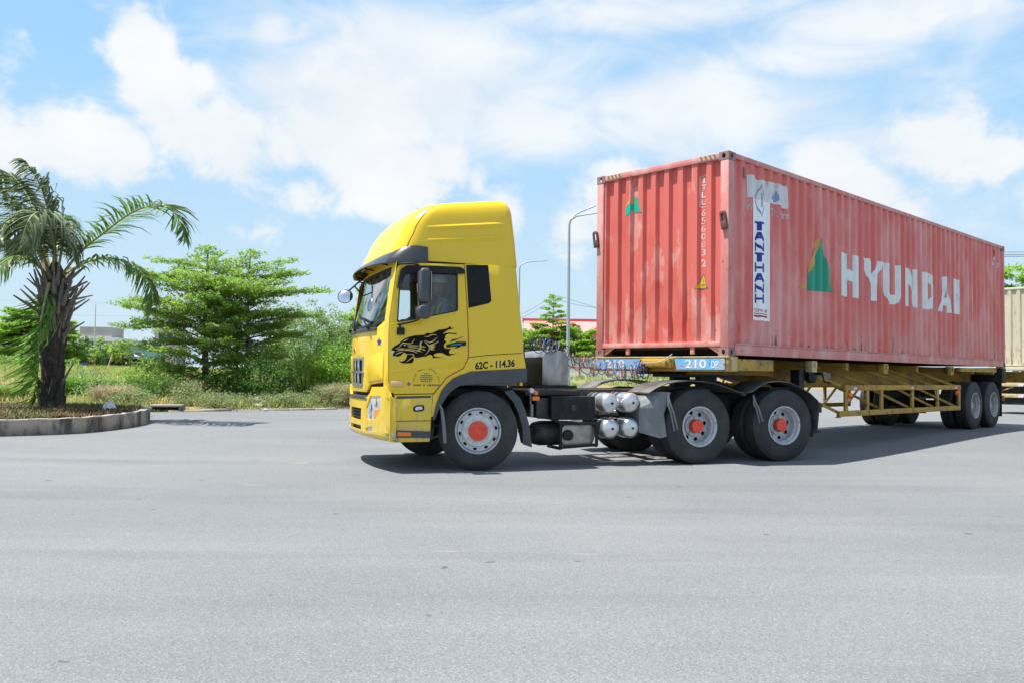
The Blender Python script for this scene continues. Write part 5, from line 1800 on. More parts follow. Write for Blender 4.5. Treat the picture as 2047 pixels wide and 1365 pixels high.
# muffler in its cage
mb = MB()
prof = []
for k in range(32):
    t = 2 * math.pi * k / 32
    c, sn = math.cos(t), math.sin(t)
    prof.append((1.53 + 0.255 * math.copysign(abs(c) ** 0.62, c), 0.425 + 0.168 * math.copysign(abs(sn) ** 0.72, sn)))
mb.plate(prof, (), 0.55, lambda u, v, w: (u, -0.98 + w, v))
mb.build('muffler', m_muff, trk, bevel=0.03, seg=3)
mb = MB()
mb.cyl((1.37, -0.985, 0.425), (1.37, -1.02, 0.425), 0.075, 20)
mb.build('muffler_pipe', m_black, trk)
mb = MB()
mb.lathe([(0, -0.16), (0.10, -0.14), (0.15, -0.09), (0.17, 0.0), (0.17, 0.30), (0, 0.30)], 24, (1.06, -0.72, 0.44), 'x')
mb.build('exhaust_can', m_chassis, trk)
mb = MB()
for p, q in (((1.245, -1.03, 0.615), (1.245, -1.03, 0.235)), ((1.79, -1.03, 0.60), (1.79, -1.03, 0.27)), ((1.245, -1.03, 0.585), (1.79, -1.03, 0.585)), ((1.245, -1.03, 0.262), (1.79, -1.03, 0.29)), ((1.245, -1.03, 0.25), (1.245, -0.6, 0.25)), ((1.79, -1.03, 0.28), (1.79, -0.6, 0.28)), ((1.245, -1.03, 0.60), (1.10, -0.95, 0.665)), ((1.10, -0.95, 0.665), (0.95, -0.9, 0.67))):
    mb.bar(p, q, 0.03, 0.04)
mb.build('muffler_cage', m_black, trk, bevel=0.003)
mb = MB()
for k in range(4):
    mb.bar((0.86, -0.9 + 0.02 * k, 0.58 - 0.035 * k), (1.0, -0.9, 0.60 - 0.035 * k), 0.01, 0.008)
mb.bar((0.72, -0.8, 0.47), (1.0, -0.8, 0.49), 0.03, 0.03)
mb.build('step_mesh', m_chassis, trk, smooth=0)
# rear mudguards
for s in (-1, 1):
    for pts, tail in (([(2.50, 1.015), (2.62, 1.085), (2.76, 1.14), (2.95, 1.175), (3.16, 1.19), (3.38, 1.182), (3.59, 1.155), (3.80, 1.10), (4.00, 1.03), (4.10, 1.022)], False),
                      ([(4.12, 1.022), (4.24, 1.045), (4.36, 1.12), (4.50, 1.18), (4.71, 1.20), (4.92, 1.175), (5.10, 1.11), (5.28, 1.02), (5.43, 0.905), (5.445, 0.70), (5.42, 0.50), (5.33, 0.37)], True)):
        mb = MB()

        def gd(i, j, pts=pts):
            a, z = pts[i]
            return (a, s * (1.225 - 0.63 * j / 4.0), z)

        def gd2(i, j, pts=pts):
            a, z = pts[i]
            return (a, s * (1.225 - 0.63 * j / 4.0), z - 0.012)
        g1 = mb.sheet(gd, len(pts), 5)
        g2 = mb.sheet(gd2, len(pts), 5)
        for i in range(len(pts) - 1):
            mb.face([g1[i][0], g2[i][0], g2[i + 1][0], g1[i + 1][0]])
        mb.build('mudguard', m_fender, trk, smooth=50)
    mb = MB()
    mb.box(2.40, 2.44, min(s * 0.45, s * 1.0), max(s * 0.45, s * 1.0), 0.95, 0.99)
    mb.box(4.06, 4.14, min(s * 0.45, s * 1.2), max(s * 0.45, s * 1.2), 0.975, 1.015)
    mb.build('mudguard_bracket', m_chassis, trk, smooth=0)
    # faceted grey flap ahead of the drive wheels
    mb = MB()
    V = [(2.44, s * 1.10, 0.90), (2.58, s * 1.10, 1.03), (2.44, s * 0.70, 0.90), (2.58, s * 0.70, 1.03), (2.40, s * 1.13, 0.46), (2.40, s * 0.70, 0.46), (2.72, s * 1.225, 1.03), (2.60, s * 1.225, 0.90), (2.68, s * 1.225, 0.38), (2.85, s * 1.225, 1.02), (2.74, s * 1.225, 0.72), (2.79, s * 1.225, 0.40), (2.58, s * 1.225, 0.80), (2.40, s * 1.13, 0.80)]
    vs = [mb.bm.verts.new(v) for v in V]
    for q in ((0, 7, 6, 1), (0, 1, 3, 2), (0, 2, 5, 4, 13), (13, 12, 7, 0), (13, 4, 8, 12), (7, 12, 8, 11, 10, 9, 6)):
        mb.face([vs[i] for i in q])
    mb.build('grey_mud_flap', m_flapgrey, trk, smooth=0)
    for a, z0, z1 in ((2.80, 0.98, 0.50), (4.24, 0.99, 0.60)):
        mb = MB()
        mb.tube([(a, s * 1.235, z0), (a + 0.02, s * 1.26, z0 - 0.12), (a + 0.07, s * 1.262, (z0 + z1) / 2), (a + 0.14, s * 1.262, z1)], [0.012, 0.018, 0.020, 0.016], 5)
        mb.tube([(a, s * 1.235, z0), (a - 0.01, s * 1.26, z0 - 0.14), (a + 0.03, s * 1.262, (z0 + z1) / 2), (a + 0.09, s * 1.262, z1 - 0.02)], [0.010, 0.013, 0.013, 0.012], 5)
        mb.build('rubber_strap', m_flapgrey, trk)
mb = MB()
mb.box(4.70, 5.10, -1.0, -0.6, 1.06, 1.10)
mb.box(5.42, 5.5, -1.2, 1.2, 0.42, 0.46)
mb.box(5.46, 5.56, -1.15, 1.15, 0.72, 0.86)
mb.build('rear_crossbar', m_chassis, trk, smooth=0)
# wheels
front_wheel(trk, (0.0, -1.21, 0.515), R(-17.5))
front_wheel(trk, (0.0, 1.21, 0.515), math.pi - R(17.5))
for a in (3.33, 4.80):
    dw = drive_wheel(trk, (a, -1.225, 0.535), 0, 0.535)
    copy_tree(dw, trk, (a, 1.225, 0.535), math.pi)

# ------------------------------------------------------------------ air hoses between truck and trailer
hose_mats = [(m_rubber, 'black'), (mat('hose_blue', (0.02, 0.06, 0.30), 0.4), 'blue'), (mat('hose_brown', (0.28, 0.15, 0.08), 0.5), 'brown')]
TM = Matrix.Translation(T_LOC) @ Matrix.Rotation(T_YAW, 4, 'Z')
CM = Matrix.Translation((CX, CY, BASE_Z)) @ Matrix.Rotation(C_YAW, 4, 'Z')
hose = thing('coiled_hoses', 'black, blue and brown coiled air hoses sagging from the cab to the trailer', 'hose', TM @ Vector((0.70, -0.3, 1.60)))
hinv = Matrix.Translation(hose.location).inverted()
for k, (hm, cn) in enumerate(hose_mats):
    p0 = TM @ Vector((0.70, -0.42 - 0.04 * k, 1.60 + 0.03 * k))
    p1 = TM @ Vector((1.30, -0.52 + 0.05 * k, 1.66))
    p2 = CM @ Vector((-0.45, 2.25 - 0.1 * k, -0.13 - 0.05 * (k == 0)))
    p3 = CM @ Vector((-0.22, 1.45, -0.20 - (0.10 if k == 0 else 0.02)))
    p4 = CM @ Vector((-0.16, 1.28, -0.06))
    key = [p0, p1, p2, p3, p4]
    pts = []
    turns = 22 + 3 * k
    N = 900
    for i in range(N + 1):
        u = i / N * 4
        s_ = min(int(u), 3)
        t = u - s_
        a, b_, c_, d_ = key[max(s_ - 1, 0)], key[s_], key[s_ + 1], key[min(s_ + 2, 4)]
        P = 0.5 * (2 * b_ + (c_ - a) * t + (2 * a - 5 * b_ + 4 * c_ - d_) * t * t + (3 * b_ - a - 3 * c_ + d_) * t ** 3)
        env = min(1, max(0, (u - 0.25) * 2.5)) * min(1, (4 - u) * 1.6)
        rad = (0.055 + 0.05 * math.sin(u * 1.3 + k) ** 2) * env * (1.25 if k == 0 and u > 2 else 1)
        ph = 2 * math.pi * turns * (i / N + 0.012 * math.sin(u * 5.3 + k) + 0.006 * math.sin(u * 11 + 2 * k)) + 2.1 * k
        rad *= 1 + 0.35 * math.sin(u * 7.1 + 1.7 * k) * math.sin(u * 3.3)
        P = P + Vector((0, 0, 0.02 * math.sin(u * 6 + k) * env))
        pts.append(hinv @ (P + Vector((math.cos(ph) * rad * 0.55, math.sin(ph * 1.0 + 0.6) * rad * 0.5, math.sin(ph) * rad))))
    MB().tube(pts, 0.0062, 5).build('hose', hm, hose, smooth=60, label=cn + ' coiled hose')
MB().tube([hinv @ (CM @ Vector(p)) for p in ((-0.20, 1.42, -0.10), (-0.24, 1.2, -0.10), (-0.23, 0.98, -0.08), (-0.18, 0.9, -0.02), (-0.14, 0.85, 0.03))], 0.007, 6).build('cable', mat('cable_grey', (0.40, 0.40, 0.41), 0.6), hose)

# ------------------------------------------------------------------ plants: helpers
rng = np.random.default_rng(11)


def smoothstep(t):
    t = np.clip(t, 0, 1)
    return t * t * (3 - 2 * t)


KERB = [(-60, 17.5), (-30, 20.3), (-15, 21.5), (-10.5, 21.9), (-8.78, 22.3), (-8.0, 23.1), (-7.2, 23.7), (-6.46, 23.95), (-5.75, 24.5), (-4.9, 25.5), (-4.2, 27.2), (-3.0, 32), (0, 48), (4, 66), (7, 74), (14, 77.5), (30, 80), (60, 82), (200, 85)]
KA = np.array(KERB, dtype=float)


def verge_dist(x, y):
    """signed distance from the kerb line, positive on the grass side"""
    x = np.asarray(x, dtype=float)
    y = np.asarray(y, dtype=float)
    best = np.full(x.shape, 1e9)
    sgn = np.ones(x.shape)
    for (x0, y0), (x1, y1) in zip(KA[:-1], KA[1:]):
        dx, dy = x1 - x0, y1 - y0
        t = np.clip(((x - x0) * dx + (y - y0) * dy) / (dx * dx + dy * dy), 0, 1)
        px, py = x0 + t * dx, y0 + t * dy
        d = np.hypot(x - px, y - py)
        s = np.sign(dx * (y - y0) - dy * (x - x0))
        m = d < best - 1e-9
        best = np.where(m, d, best)
        sgn = np.where(m, s, sgn)
    return best * sgn


def field_z(x, y):
    d = verge_dist(x, y)
    left = 0.10 * smoothstep(d / 0.5) + 0.95 * smoothstep((d - 1) / 55)
    right = 0.10 * smoothstep(d / 0.5) + 0.75 * smoothstep(d / 7)
    k = smoothstep((np.asarray(x) + 6) / 10)
    h = left * (1 - k) + right * k
    bump = 0.05 * np.sin(np.asarray(x) * 1.3 + np.asarray(y) * 0.7) * np.sin(np.asarray(y) * 0.9) * smoothstep(d / 2)
    return np.where(d > 0, 0.15 + h + bump, -0.35)


m_field = mat('field_earth', (0.24, 0.20, 0.085), 0.95, layers=[((0.26, 0.20, 0.09), (0.25, 0.25, 0.25), 0.42, 0.60, 0.9), ((0.10, 0.15, 0.03), (0.5, 0.5, 0.5), 0.50, 0.66, 0.8), ((0.28, 0.22, 0.15), (3, 3, 3), 0.60, 0.72, 0.6)])
gx = np.unique(np.concatenate([np.linspace(-400, -60, 18), np.linspace(-60, -18, 30), np.linspace(-18, 0, 73), np.linspace(0, 60, 41), np.linspace(60, 500, 12)]))
gy = np.unique(np.concatenate([np.linspace(16, 21, 6), np.linspace(21, 30, 55), np.linspace(30, 90, 61), np.linspace(90, 200, 20), np.linspace(200, 1200, 11)]))
GX, GY = np.meshgrid(gx, gy, indexing='ij')
GZ = field_z(GX, GY)
V = np.stack([GX, GY, GZ], -1).reshape(-1, 3)
ni, nj = GX.shape
I, J = np.meshgrid(np.arange(ni - 1), np.arange(nj - 1), indexing='ij')
F = np.stack([I * nj + J, (I + 1) * nj + J, (I + 1) * nj + J + 1, I * nj + J + 1], -1).reshape(-1, 4)
fld = mesh_np('field', V, F, m_field, smooth=True)
tag(fld, kind='structure')


def leaf_quads(c, d, n, L, W):
    """diamond leaves: centre of the base c, direction d, normal n (arrays)"""
    d = d / np.linalg.norm(d, axis=1, keepdims=True)
    s = np.cross(n, d)
    s /= np.maximum(np.linalg.norm(s, axis=1, keepdims=True), 1e-6)
    L = L[:, None]
    W = W[:, None]
    up = np.cross(d, s)
    v = np.stack([c, c + d * L * 0.45 + s * W * 0.5 + up * W * 0.10, c + d * L, c + d * L * 0.45 - s * W * 0.5 + up * W * 0.10], 1)
    k = len(c)
    f = np.arange(4 * k).reshape(k, 4)
    return v.reshape(-1, 3), f


def blade_tris(c, h, lean, w, az):
    """bent grass blades: 2 quads each"""
    k = len(c)
    dirv = np.stack([np.cos(az), np.sin(az), np.zeros(k)], 1)
    side = np.stack([-np.sin(az), np.cos(az), np.zeros(k)], 1)
    z = np.array([[0, 0, 1.0]])
    h = h[:, None]
    lean = lean[:, None]
    w = w[:, None]
    p0 = c
    p1 = c + z * h * 0.6 + dirv * h * lean * 0.35
    p2 = c + z * h * (1 - 0.35 * lean) + dirv * h * lean
    v = np.stack([p0 - side * w / 2, p0 + side * w / 2, p1 + side * w * 0.4, p1 - side * w * 0.4, p2 + side * w * 0.06, p2 - side * w * 0.06], 1).reshape(-1, 3)
    b = np.arange(k)[:, None] * 6
    f = np.concatenate([b + np.array([[0, 1, 2, 3]]), b + np.array([[3, 2, 4, 5]])], 0)
    return v, f


def join_np(parts):
    V, F, o = [], [], 0
    for v, f in parts:
        V.append(v)
        F.append(f + o)
        o += len(v)
    return np.concatenate(V), np.concatenate(F)


def leafm(name, col, vary=0.45, trans=0.35, rough=0.5):
    return mat(name, col, rough, vary=vary, trans=trans, spec=0.35)


m_leaf = leafm('leaf_green', (0.29, 0.44, 0.085), 0.45, 0.5)
m_leaf_dark = leafm('leaf_dark_green', (0.13, 0.25, 0.05), 0.5, 0.42)
m_leaf_bright = leafm('leaf_bright_green', (0.29, 0.48, 0.07), 0.45, 0.5)
m_leaf_yellow = leafm('leaf_yellow_green', (0.34, 0.44, 0.07), 0.45, 0.45)
m_leaf_grey = leafm('leaf_grey_green', (0.27, 0.39, 0.14), 0.45, 0.45)
m_leaf_orange = leafm('leaf_orange_tinge', (0.36, 0.22, 0.07), 0.4)
m_bark = mat('bark', (0.13, 0.095, 0.065), 0.9, layers=[((0.22, 0.18, 0.14), (6, 6, 1.5), 0.45, 0.65, 0.8)], bump=(25, 0.4, 0.01))
m_bark_dark = mat('bark_dark', (0.06, 0.042, 0.03), 0.9)
m_grass_dry = leafm('grass_dry', (0.46, 0.39, 0.17), 0.4, 0.3, 0.8)
m_grass = leafm('grass_green', (0.28, 0.36, 0.085), 0.45, 0.35, 0.7)
m_grass_fresh = leafm('grass_fresh_green', (0.17, 0.33, 0.05), 0.4, 0.35, 0.6)
m_weed = leafm('weed_grey_green', (0.27, 0.33, 0.14), 0.45, 0.3, 0.7)
m_straw = leafm('straw', (0.50, 0.41, 0.27), 0.35, 0.3, 0.8)


def rand_unit(n):
    v = rng.normal(size=(n, 3))
    return v / np.linalg.norm(v, axis=1, keepdims=True)


def tree_layered(name, label, base, H, branches, leaf_mat, L=0.13, group=None, trunk_r=0.09, lean=(0, 0), dens=1.0, cat='tree'):
    """pagoda-like tree: tiers of long level branches with flat sprays. branches: (height, azimuth deg, length, tilt)"""
    t = thing(name, label, cat, base, 0, group)
    k = 9
    tr = []
    for i in range(k):
        s = i / (k - 1)
        tr.append((lean[0] * s + 0.05 * math.sin(s * 7) * H * 0.1, lean[1] * s, H * s))
    MB().tube(tr, [max(trunk_r * (1 - 0.85 * i / (k - 1)), 0.012) for i in range(k)], 8).build('trunk', m_bark, t)
    tp = lambda z: Vector((lean[0] * z / H, lean[1] * z / H, z))
    mbb = MB()
    C, D = [], []
    for (h, azd, ln, tilt) in branches:
        a = R(azd)
        dx, dy = math.cos(a), math.sin(a)
        p0 = tp(h)
        pts = []
        m = 6
        for i in range(m + 1):
            s = i / m
            z = math.tan(R(tilt)) * ln * (s - 0.35 * s * s) + 0.03 * ln * math.sin(s * 5)
            wob = 0.05 * ln * math.sin(s * 6 + azd)
            pts.append(p0 + Vector((dx * ln * s - dy * wob, dy * ln * s + dx * wob, z)))
        mbb.tube(pts, [max(0.030 * (ln / 2) ** 0.7 * (1 - 0.85 * i / m), 0.005) for i in range(m + 1)], 5)
        nsub = max(5, int(ln * 9.5 * dens))
        for q in range(nsub):
            s = 0.12 + 0.88 * (q + rng.random() * 0.6) / nsub
            i = min(int(s * m), m - 1)
            f_ = s * m - i
            p = pts[i].lerp(pts[i + 1], f_)
            sl = ln * (0.15 + 0.34 * (1 - s)) * (0.7 + 0.6 * rng.random()) + 0.12
            ang = a + (1 if q % 2 else -1) * R(rng.uniform(28, 62))
            nst = max(2, int(sl / 0.10))
            for w in range(nst):
                u = (w + 1) / nst
                pos = np.array([p.x + math.cos(ang) * sl * u, p.y + math.sin(ang) * sl * u, p.z + 0.10 * sl * u + rng.normal() * 0.02])
                nl = rng.integers(8, 14)
                C.append(np.repeat(pos[None], nl, 0) + rng.normal(size=(nl, 3)) * [0.45, 0.45, 0.36] * L)
                az2 = ang + rng.uniform(-2.0, 2.0, nl)
                D.append(np.stack([np.cos(az2), np.sin(az2), rng.uniform(-0.25, 0.75, nl)], 1))
    mbb.build('limb', m_bark, t, smooth=60, kind='stuff')
    C = np.concatenate(C)
    D = np.concatenate(D)
    n = len(C)
    N = np.array([[0, 0, 1.0]]) + rng.normal(size=(n, 3)) * 0.5
    Ls = L * rng.uniform(0.6, 1.25, n)
    v, f = leaf_quads(C, D, N, Ls, Ls * rng.uniform(0.42, 0.6, n))
    mesh_np('crown', v, f, leaf_mat, t, kind='stuff')
    return t


def tiers(H, spread, n, lo=0.18, seed=0, top=0.30, tilt=(4, 18), shape=None):
    r = random.Random(seed)
    out = []
    azz = r.uniform(0, 360)
    for i in range(n):
        s = lo + (0.985 - lo) * (i / (n - 1)) ** 0.9
        h = H * s
        w = (shape(s) if shape else (1 - ((s - lo) / (1 - lo)) ** 1.6 * (1 - top)))
        azz += 137.5 + r.uniform(-25, 25)
        out.append((h, azz % 360, spread * w * r.uniform(0.65, 1.05), r.uniform(*tilt) + (25 * max(0, s - 0.8) / 0.2)))
    return out


def bush(name, label, base, rx, ry, h, n, leaf_mat, L=0.10, group=None, cat='bush', stems=5, clump=0.22, ragged=0.25):
    t = thing(name, label, cat, base, 0, group)
    mbb = MB()
    for k in range(stems):
        a = 2 * math.pi * k / stems + rng.random()
        mbb.tube([(0.05 * math.cos(a), 0.05 * math.sin(a), 0), (rx * 0.3 * math.cos(a), ry * 0.3 * math.sin(a), h * 0.45), (rx * 0.5 * math.cos(a), ry * 0.5 * math.sin(a), h * 0.8)], [0.025, 0.018, 0.006], 5)
    mbb.build('stem', m_bark_dark, t, kind='stuff')
    nc = max(12, n // 34)
    u = rand_unit(nc)
    rad = 0.45 + 0.55 * rng.random(nc) ** 0.5
    cc = u * rad[:, None] * [rx, ry, h * 0.5] * (1 + ragged * rng.normal(size=(nc, 1)) * 0.6)
    cc[:, 2] += h * 0.5
    cc[:, 2] = np.maximum(cc[:, 2], 0.06)
    per = n // nc
    C = np.repeat(cc, per, 0)
    off = rand_unit(len(C)) * (clump * rng.random((len(C), 1)) ** 0.5)
    off[:, 2] *= 0.7
    C = C + off
    C[:, 2] = np.maximum(C[:, 2], 0.02)
    D = off / np.maximum(np.linalg.norm(off, axis=1, keepdims=True), 1e-4) * 0.7 + rand_unit(len(C)) * 0.7 + [[0, 0, 0.2]]
    N = rand_unit(len(C)) * 0.8 + [[0, 0, 0.8]]
    Ls = L * rng.uniform(0.6, 1.3, len(C))
    v, f = leaf_quads(C, D, N, Ls, Ls * 0.5)
    mesh_np('foliage', v, f, leaf_mat, t, kind='stuff')
    return t


def tuft(name, label, base, r, h, n, m, lean=0.5, w=0.016, group=None, cat='grass clump'):
    a = rng.uniform(0, 2 * np.pi, n)
    q = r * np.sqrt(rng.random(n))
    c = np.stack([np.cos(a) * q, np.sin(a) * q * 0.8, np.zeros(n)], 1)
    hh = h * rng.uniform(0.5, 1.05, n)
    v, f = blade_tris(c, hh, lean * rng.uniform(0.4, 1.4, n), np.full(n, w), a + rng.normal(size=n) * 0.8)
    o = mesh_np(name, v, f, m)
    o.location = base
    return tag(o, label, cat, group)


def fz(x, y, dz=0.0):
    return (x, y, float(field_z(np.array([x]), np.array([y]))[0]) + dz)


# ------------------------------------------------------------------ planter with the palm
PL = [(-32, 10.2), (-20, 12.2), (-14, 13.3), (-10.5, 14.3), (-8.88, 14.86), (-7.95, 15.35), (-7.58, 15.95), (-7.42, 16.7), (-7.48, 17.5), (-7.72, 18.25), (-8.3, 18.95), (-9.2, 19.35), (-11, 19.3), (-16, 18.4), (-24, 16.8), (-32, 15.4)]
m_conc = mat('weathered_concrete', (0.34, 0.30, 0.235), 0.85, layers=[
    ((0.44, 0.41, 0.36), (1.2, 1.2, 2.0), 0.45, 0.62, 0.7),
    ((0.055, 0.048, 0.04), (3.6, 3.6, 0.9), 0.46, 0.60, 0.92),
    ((0.07, 0.065, 0.058), (7, 7, 5), 0.56, 0.70, 0.8),
    ((0.07, 0.065, 0.058), (1.6, 1.6, 1.2), 0.35, 0.58, 0.9, ('z', 0.26, 0.08))], bump=(22, 0.35, 0.01))
m_conc_top = mat('concrete_top', (0.34, 0.325, 0.295), 0.85, layers=[((0.25, 0.23, 0.20), (4, 4, 4), 0.48, 0.66, 0.8)], bump=(22, 0.3, 0.01))


def spline2(P, k=6):
    out = []
    n = len(P)
    for i in range(n - 1):
        p0, p1, p2, p3 = P[max(i - 1, 0)], P[i], P[i + 1], P[min(i + 2, n - 1)]
        for j in range(k):
            t = j / k
            out.append(tuple(0.5 * (2 * p1[c] + (p2[c] - p0[c]) * t + (2 * p0[c] - 5 * p1[c] + 4 * p2[c] - p3[c]) * t * t + (3 * p1[c] - p0[c] - 3 * p2[c] + p3[c]) * t ** 3) for c in (0, 1)))
    out.append(P[-1])
    return out


PS = spline2(PL)
plr = thing('planter', 'low weathered concrete planter round the palm, with a rounded end', 'planter', (-12, 16.5, 0.0))
ins = []
for i, p in enumerate(PS):
    a, b = PS[max(i - 1, 0)], PS[min(i + 1, len(PS) - 1)]
    d = Vector((b[0] - a[0], b[1] - a[1])).normalized()
    ins.append((p[0] - d.y * 0.15, p[1] + d.x * 0.15))
cross = [(0, -0.02), (0.004, 0.16), (0.006, 0.268), (0.022, 0.288), (0.985, 0.288), (1.0, 0.27), (1.0, 0.10)]
mb = MB()


def plw(i, j):
    w, z = cross[j]
    x = PS[i][0] + (ins[i][0] - PS[i][0]) * w
    y = PS[i][1] + (ins[i][1] - PS[i][1]) * w
    return (x + 12, y - 16.5, z + ground_z(y) + 0.012 * math.sin(i * 1.7) * (z > 0.2) * 0.5)


for j in range(len(cross) - 1):
    pass
g = mb.sheet(plw, len(PS), len(cross))
for f_ in mb.bm.faces:
    zz = [v.co.z - 0 for v in f_.verts]
    if max(zz) - min(zz) < 0.03:
        f_.material_index = 1
mb.build('kerb_wall', [m_conc, m_conc_top], plr, smooth=40)
mb = MB()
vs = [mb.bm.verts.new((x + 12, y - 16.5, 0.215 + ground_z(y))) for x, y in ins]
mb.face(vs)
bmesh.ops.triangulate(mb.bm, faces=mb.bm.faces)
mb.build('planter_soil', mat('dark_soil', (0.055, 0.042, 0.03), 0.95), plr, smooth=0)
# ground cover: low reddish-brown and olive rosettes
poly = np.array(ins)


def inside(px, py, poly):
    c = np.zeros(px.shape, bool)
    n = len(poly)
    for i in range(n):
        x0, y0 = poly[i]
        x1, y1 = poly[(i + 1) % n]
        m = ((y0 > py) != (y1 > py)) & (px < (x1 - x0) * (py - y0) / (y1 - y0 + 1e-12) + x0)
        c ^= m
    return c


n = 9000
px_, py_ = rng.uniform(-16, -7.5, n), rng.uniform(13, 19.4, n)
ok = inside(px_, py_, poly)
px_, py_ = px_[ok], py_[ok]
for nm, frac, m in (('ground_cover', 0.55, leafm('cover_olive', (0.15, 0.15, 0.05), 0.5, 0.25, 0.6)), ('ground_cover', 0.45, leafm('cover_red_brown', (0.19, 0.125, 0.06), 0.5, 0.25, 0.6))):
    pick = (np.sin(px_ * 2.1 + py_ * 1.3) + rng.normal(size=len(px_)) * 0.9 > 0.1) == (frac > 0.5)
    qx, qy = px_[pick], py_[pick]
    k = 7
    c = np.repeat(np.stack([qx, qy, np.array([ground_z(y) for y in qy]) + 0.21], 1), k, 0) + rng.normal(size=(len(qx) * k, 3)) * [0.03, 0.03, 0]
    v, f = blade_tris(c, rng.uniform(0.07, 0.19, len(c)), rng.uniform(0.2, 1.1, len(c)), np.full(len(c), 0.022), rng.uniform(0, 6.28, len(c)))
    o = mesh_np(nm, v, f, m)
    tag(o, kind='stuff')

# white plastic bag lying in the planter
mb = MB()
rb = random.Random(3)
mb.lathe([(0.0, 0.0), (0.11, 0.01), (0.13, 0.06), (0.085, 0.12), (0.05, 0.16), (0.02, 0.20), (0.0, 0.205)], 11, axis='z')
for v in mb.bm.verts:
    v.co += Vector((rb.uniform(-0.03, 0.03), rb.uniform(-0.03, 0.03), rb.uniform(-0.015, 0.015)))
bag = mb.build('plastic_bag', mat('white_plastic', (0.75, 0.76, 0.80), 0.4, trans=0.25), smooth=25)
bag.location = (-8.09, 17.2, 0.42)
tag(bag, 'crumpled white plastic bag lying among the planter ground cover', 'bag')

# ------------------------------------------------------------------ palm
palm = thing('palm_tree', 'stout palm with cut frond stubs on a dark trunk in the planter', 'tree', (-9.70, 18.0, 0.34))
PB_ = Vector((-9.70, 18.0, 0.34))
m_palm_trunk = mat('palm_trunk', (0.045, 0.036, 0.030), 0.95, layers=[((0.10, 0.085, 0.07), (5, 5, 3), 0.45, 0.62, 0.8), ((0.015, 0.013, 0.012), (3, 3, 5), 0.5, 0.66, 0.8)], bump=(16, 0.8, 0.03))
m_stub = mat('palm_stub', (0.17, 0.145, 0.12), 0.9, layers=[((0.27, 0.235, 0.20), (9, 9, 2), 0.45, 0.62, 0.85), ((0.05, 0.04, 0.032), (4, 4, 3), 0.5, 0.66, 0.8)], bump=(30, 0.4, 0.008))
m_stub_dark = mat('palm_stub_dark', (0.042, 0.034, 0.028), 0.95, layers=[((0.09, 0.075, 0.06), (7, 7, 3), 0.48, 0.66, 0.7)], bump=(30, 0.4, 0.008))
m_frond = leafm('palm_leaflet', (0.13, 0.235, 0.055), 0.4, 0.3, 0.5)
m_frond_dull = leafm('palm_leaflet_dull', (0.14, 0.185, 0.09), 0.45, 0.22, 0.45)
m_frond_bright = leafm('palm_leaflet_bright', (0.12, 0.27, 0.022), 0.35, 0.4, 0.4)
m_rachis = mat('palm_rachis', (0.26, 0.27, 0.09), 0.5)
tz = [(-0.15, 0.31), (0.0, 0.285), (0.25, 0.225), (0.7, 0.195), (1.2, 0.205), (1.6, 0.235), (2.0, 0.28), (2.35, 0.29), (2.65, 0.24), (2.95, 0.16), (3.15, 0.08)]
mb = MB()
mb.lathe([(r_, z) for z, r_ in tz], 20, axis='z')
rb = random.Random(8)
for v in mb.bm.verts:
    k = 1 + rb.uniform(-0.09, 0.09)
    v.co.x *= k
    v.co.y *= k
mb.build('trunk', m_palm_trunk, palm, smooth=40)


def stub_mesh(nm, L_, w0, w1, th, m):
    mb = MB()
    secs = [(0, w0, th), (0.35, w0 * 0.75, th * 0.8), (0.75, w1, th * 0.55), (1.0, w1 * 0.75, th * 0.4)]
    rings = []
    for s, w, t in secs:
        y = s * L_
        rings.append([mb.bm.verts.new(p) for p in ((-w / 2, y, 0.0), (-w * 0.28, y, t), (w * 0.28, y, t), (w / 2, y, 0.0), (0, y, t * 0.35))])
    for a, b in zip(rings, rings[1:]):
        for j in range(5):
            mb.face([a[j], a[(j + 1) % 5], b[(j + 1) % 5], b[j]])
    mb.face(rings[0][::-1])
    mb.face(rings[-1])
    o = mb.build(nm, m, palm, smooth=30)
    return o


protos = [stub_mesh('leaf_stub', 0.56, 0.125, 0.042, 0.06, m_stub), stub_mesh('leaf_stub', 0.46, 0.115, 0.055, 0.055, m_stub), stub_mesh('leaf_stub', 0.26, 0.15, 0.08, 0.05, m_stub_dark)]
used = [False] * 3
rs = random.Random(21)
ga = 0.0
N1 = 118
for k in range(N1):
    s = k / (N1 - 1)
    z = 0.05 + 2.75 * s
    ga += 2.39996 + rs.uniform(-0.12, 0.12)
    rad = lerp_table(z, [q[0] for q in tz], [q[1] for q in tz]) - 0.03
    if z < 1.35:
        pi, tilt, sc = 2, rs.uniform(8, 18), rs.uniform(0.75, 1.1)
    else:
        pi = rs.choice((0, 0, 1))
        tilt = rs.uniform(8, 26) + 24 * max(0, (z - 1.8)) / 1.0 * rs.uniform(0.0, 1.3)
        sc = rs.uniform(0.55, 0.8) if z < 2.0 else rs.uniform(0.75, 1.1)
        if rs.random() < 0.16:
            tilt += rs.uniform(15, 35)
            sc *= 1.15
    o = protos[pi]
    if used[pi]:
        o = o.copy()
        COL.objects.link(o)
    used[pi] = True
    M_ = Matrix.Rotation(ga, 4, 'Z') @ Matrix.Translation((rad, 0, z)) @ Matrix.Rotation(R(tilt), 4, 'Y') @ Matrix.Rotation(R(90), 4, 'Z') @ Matrix.Rotation(R(90), 4, 'X')
    o.matrix_basis = M_ @ Matrix.Diagonal((sc, sc, sc, 1))
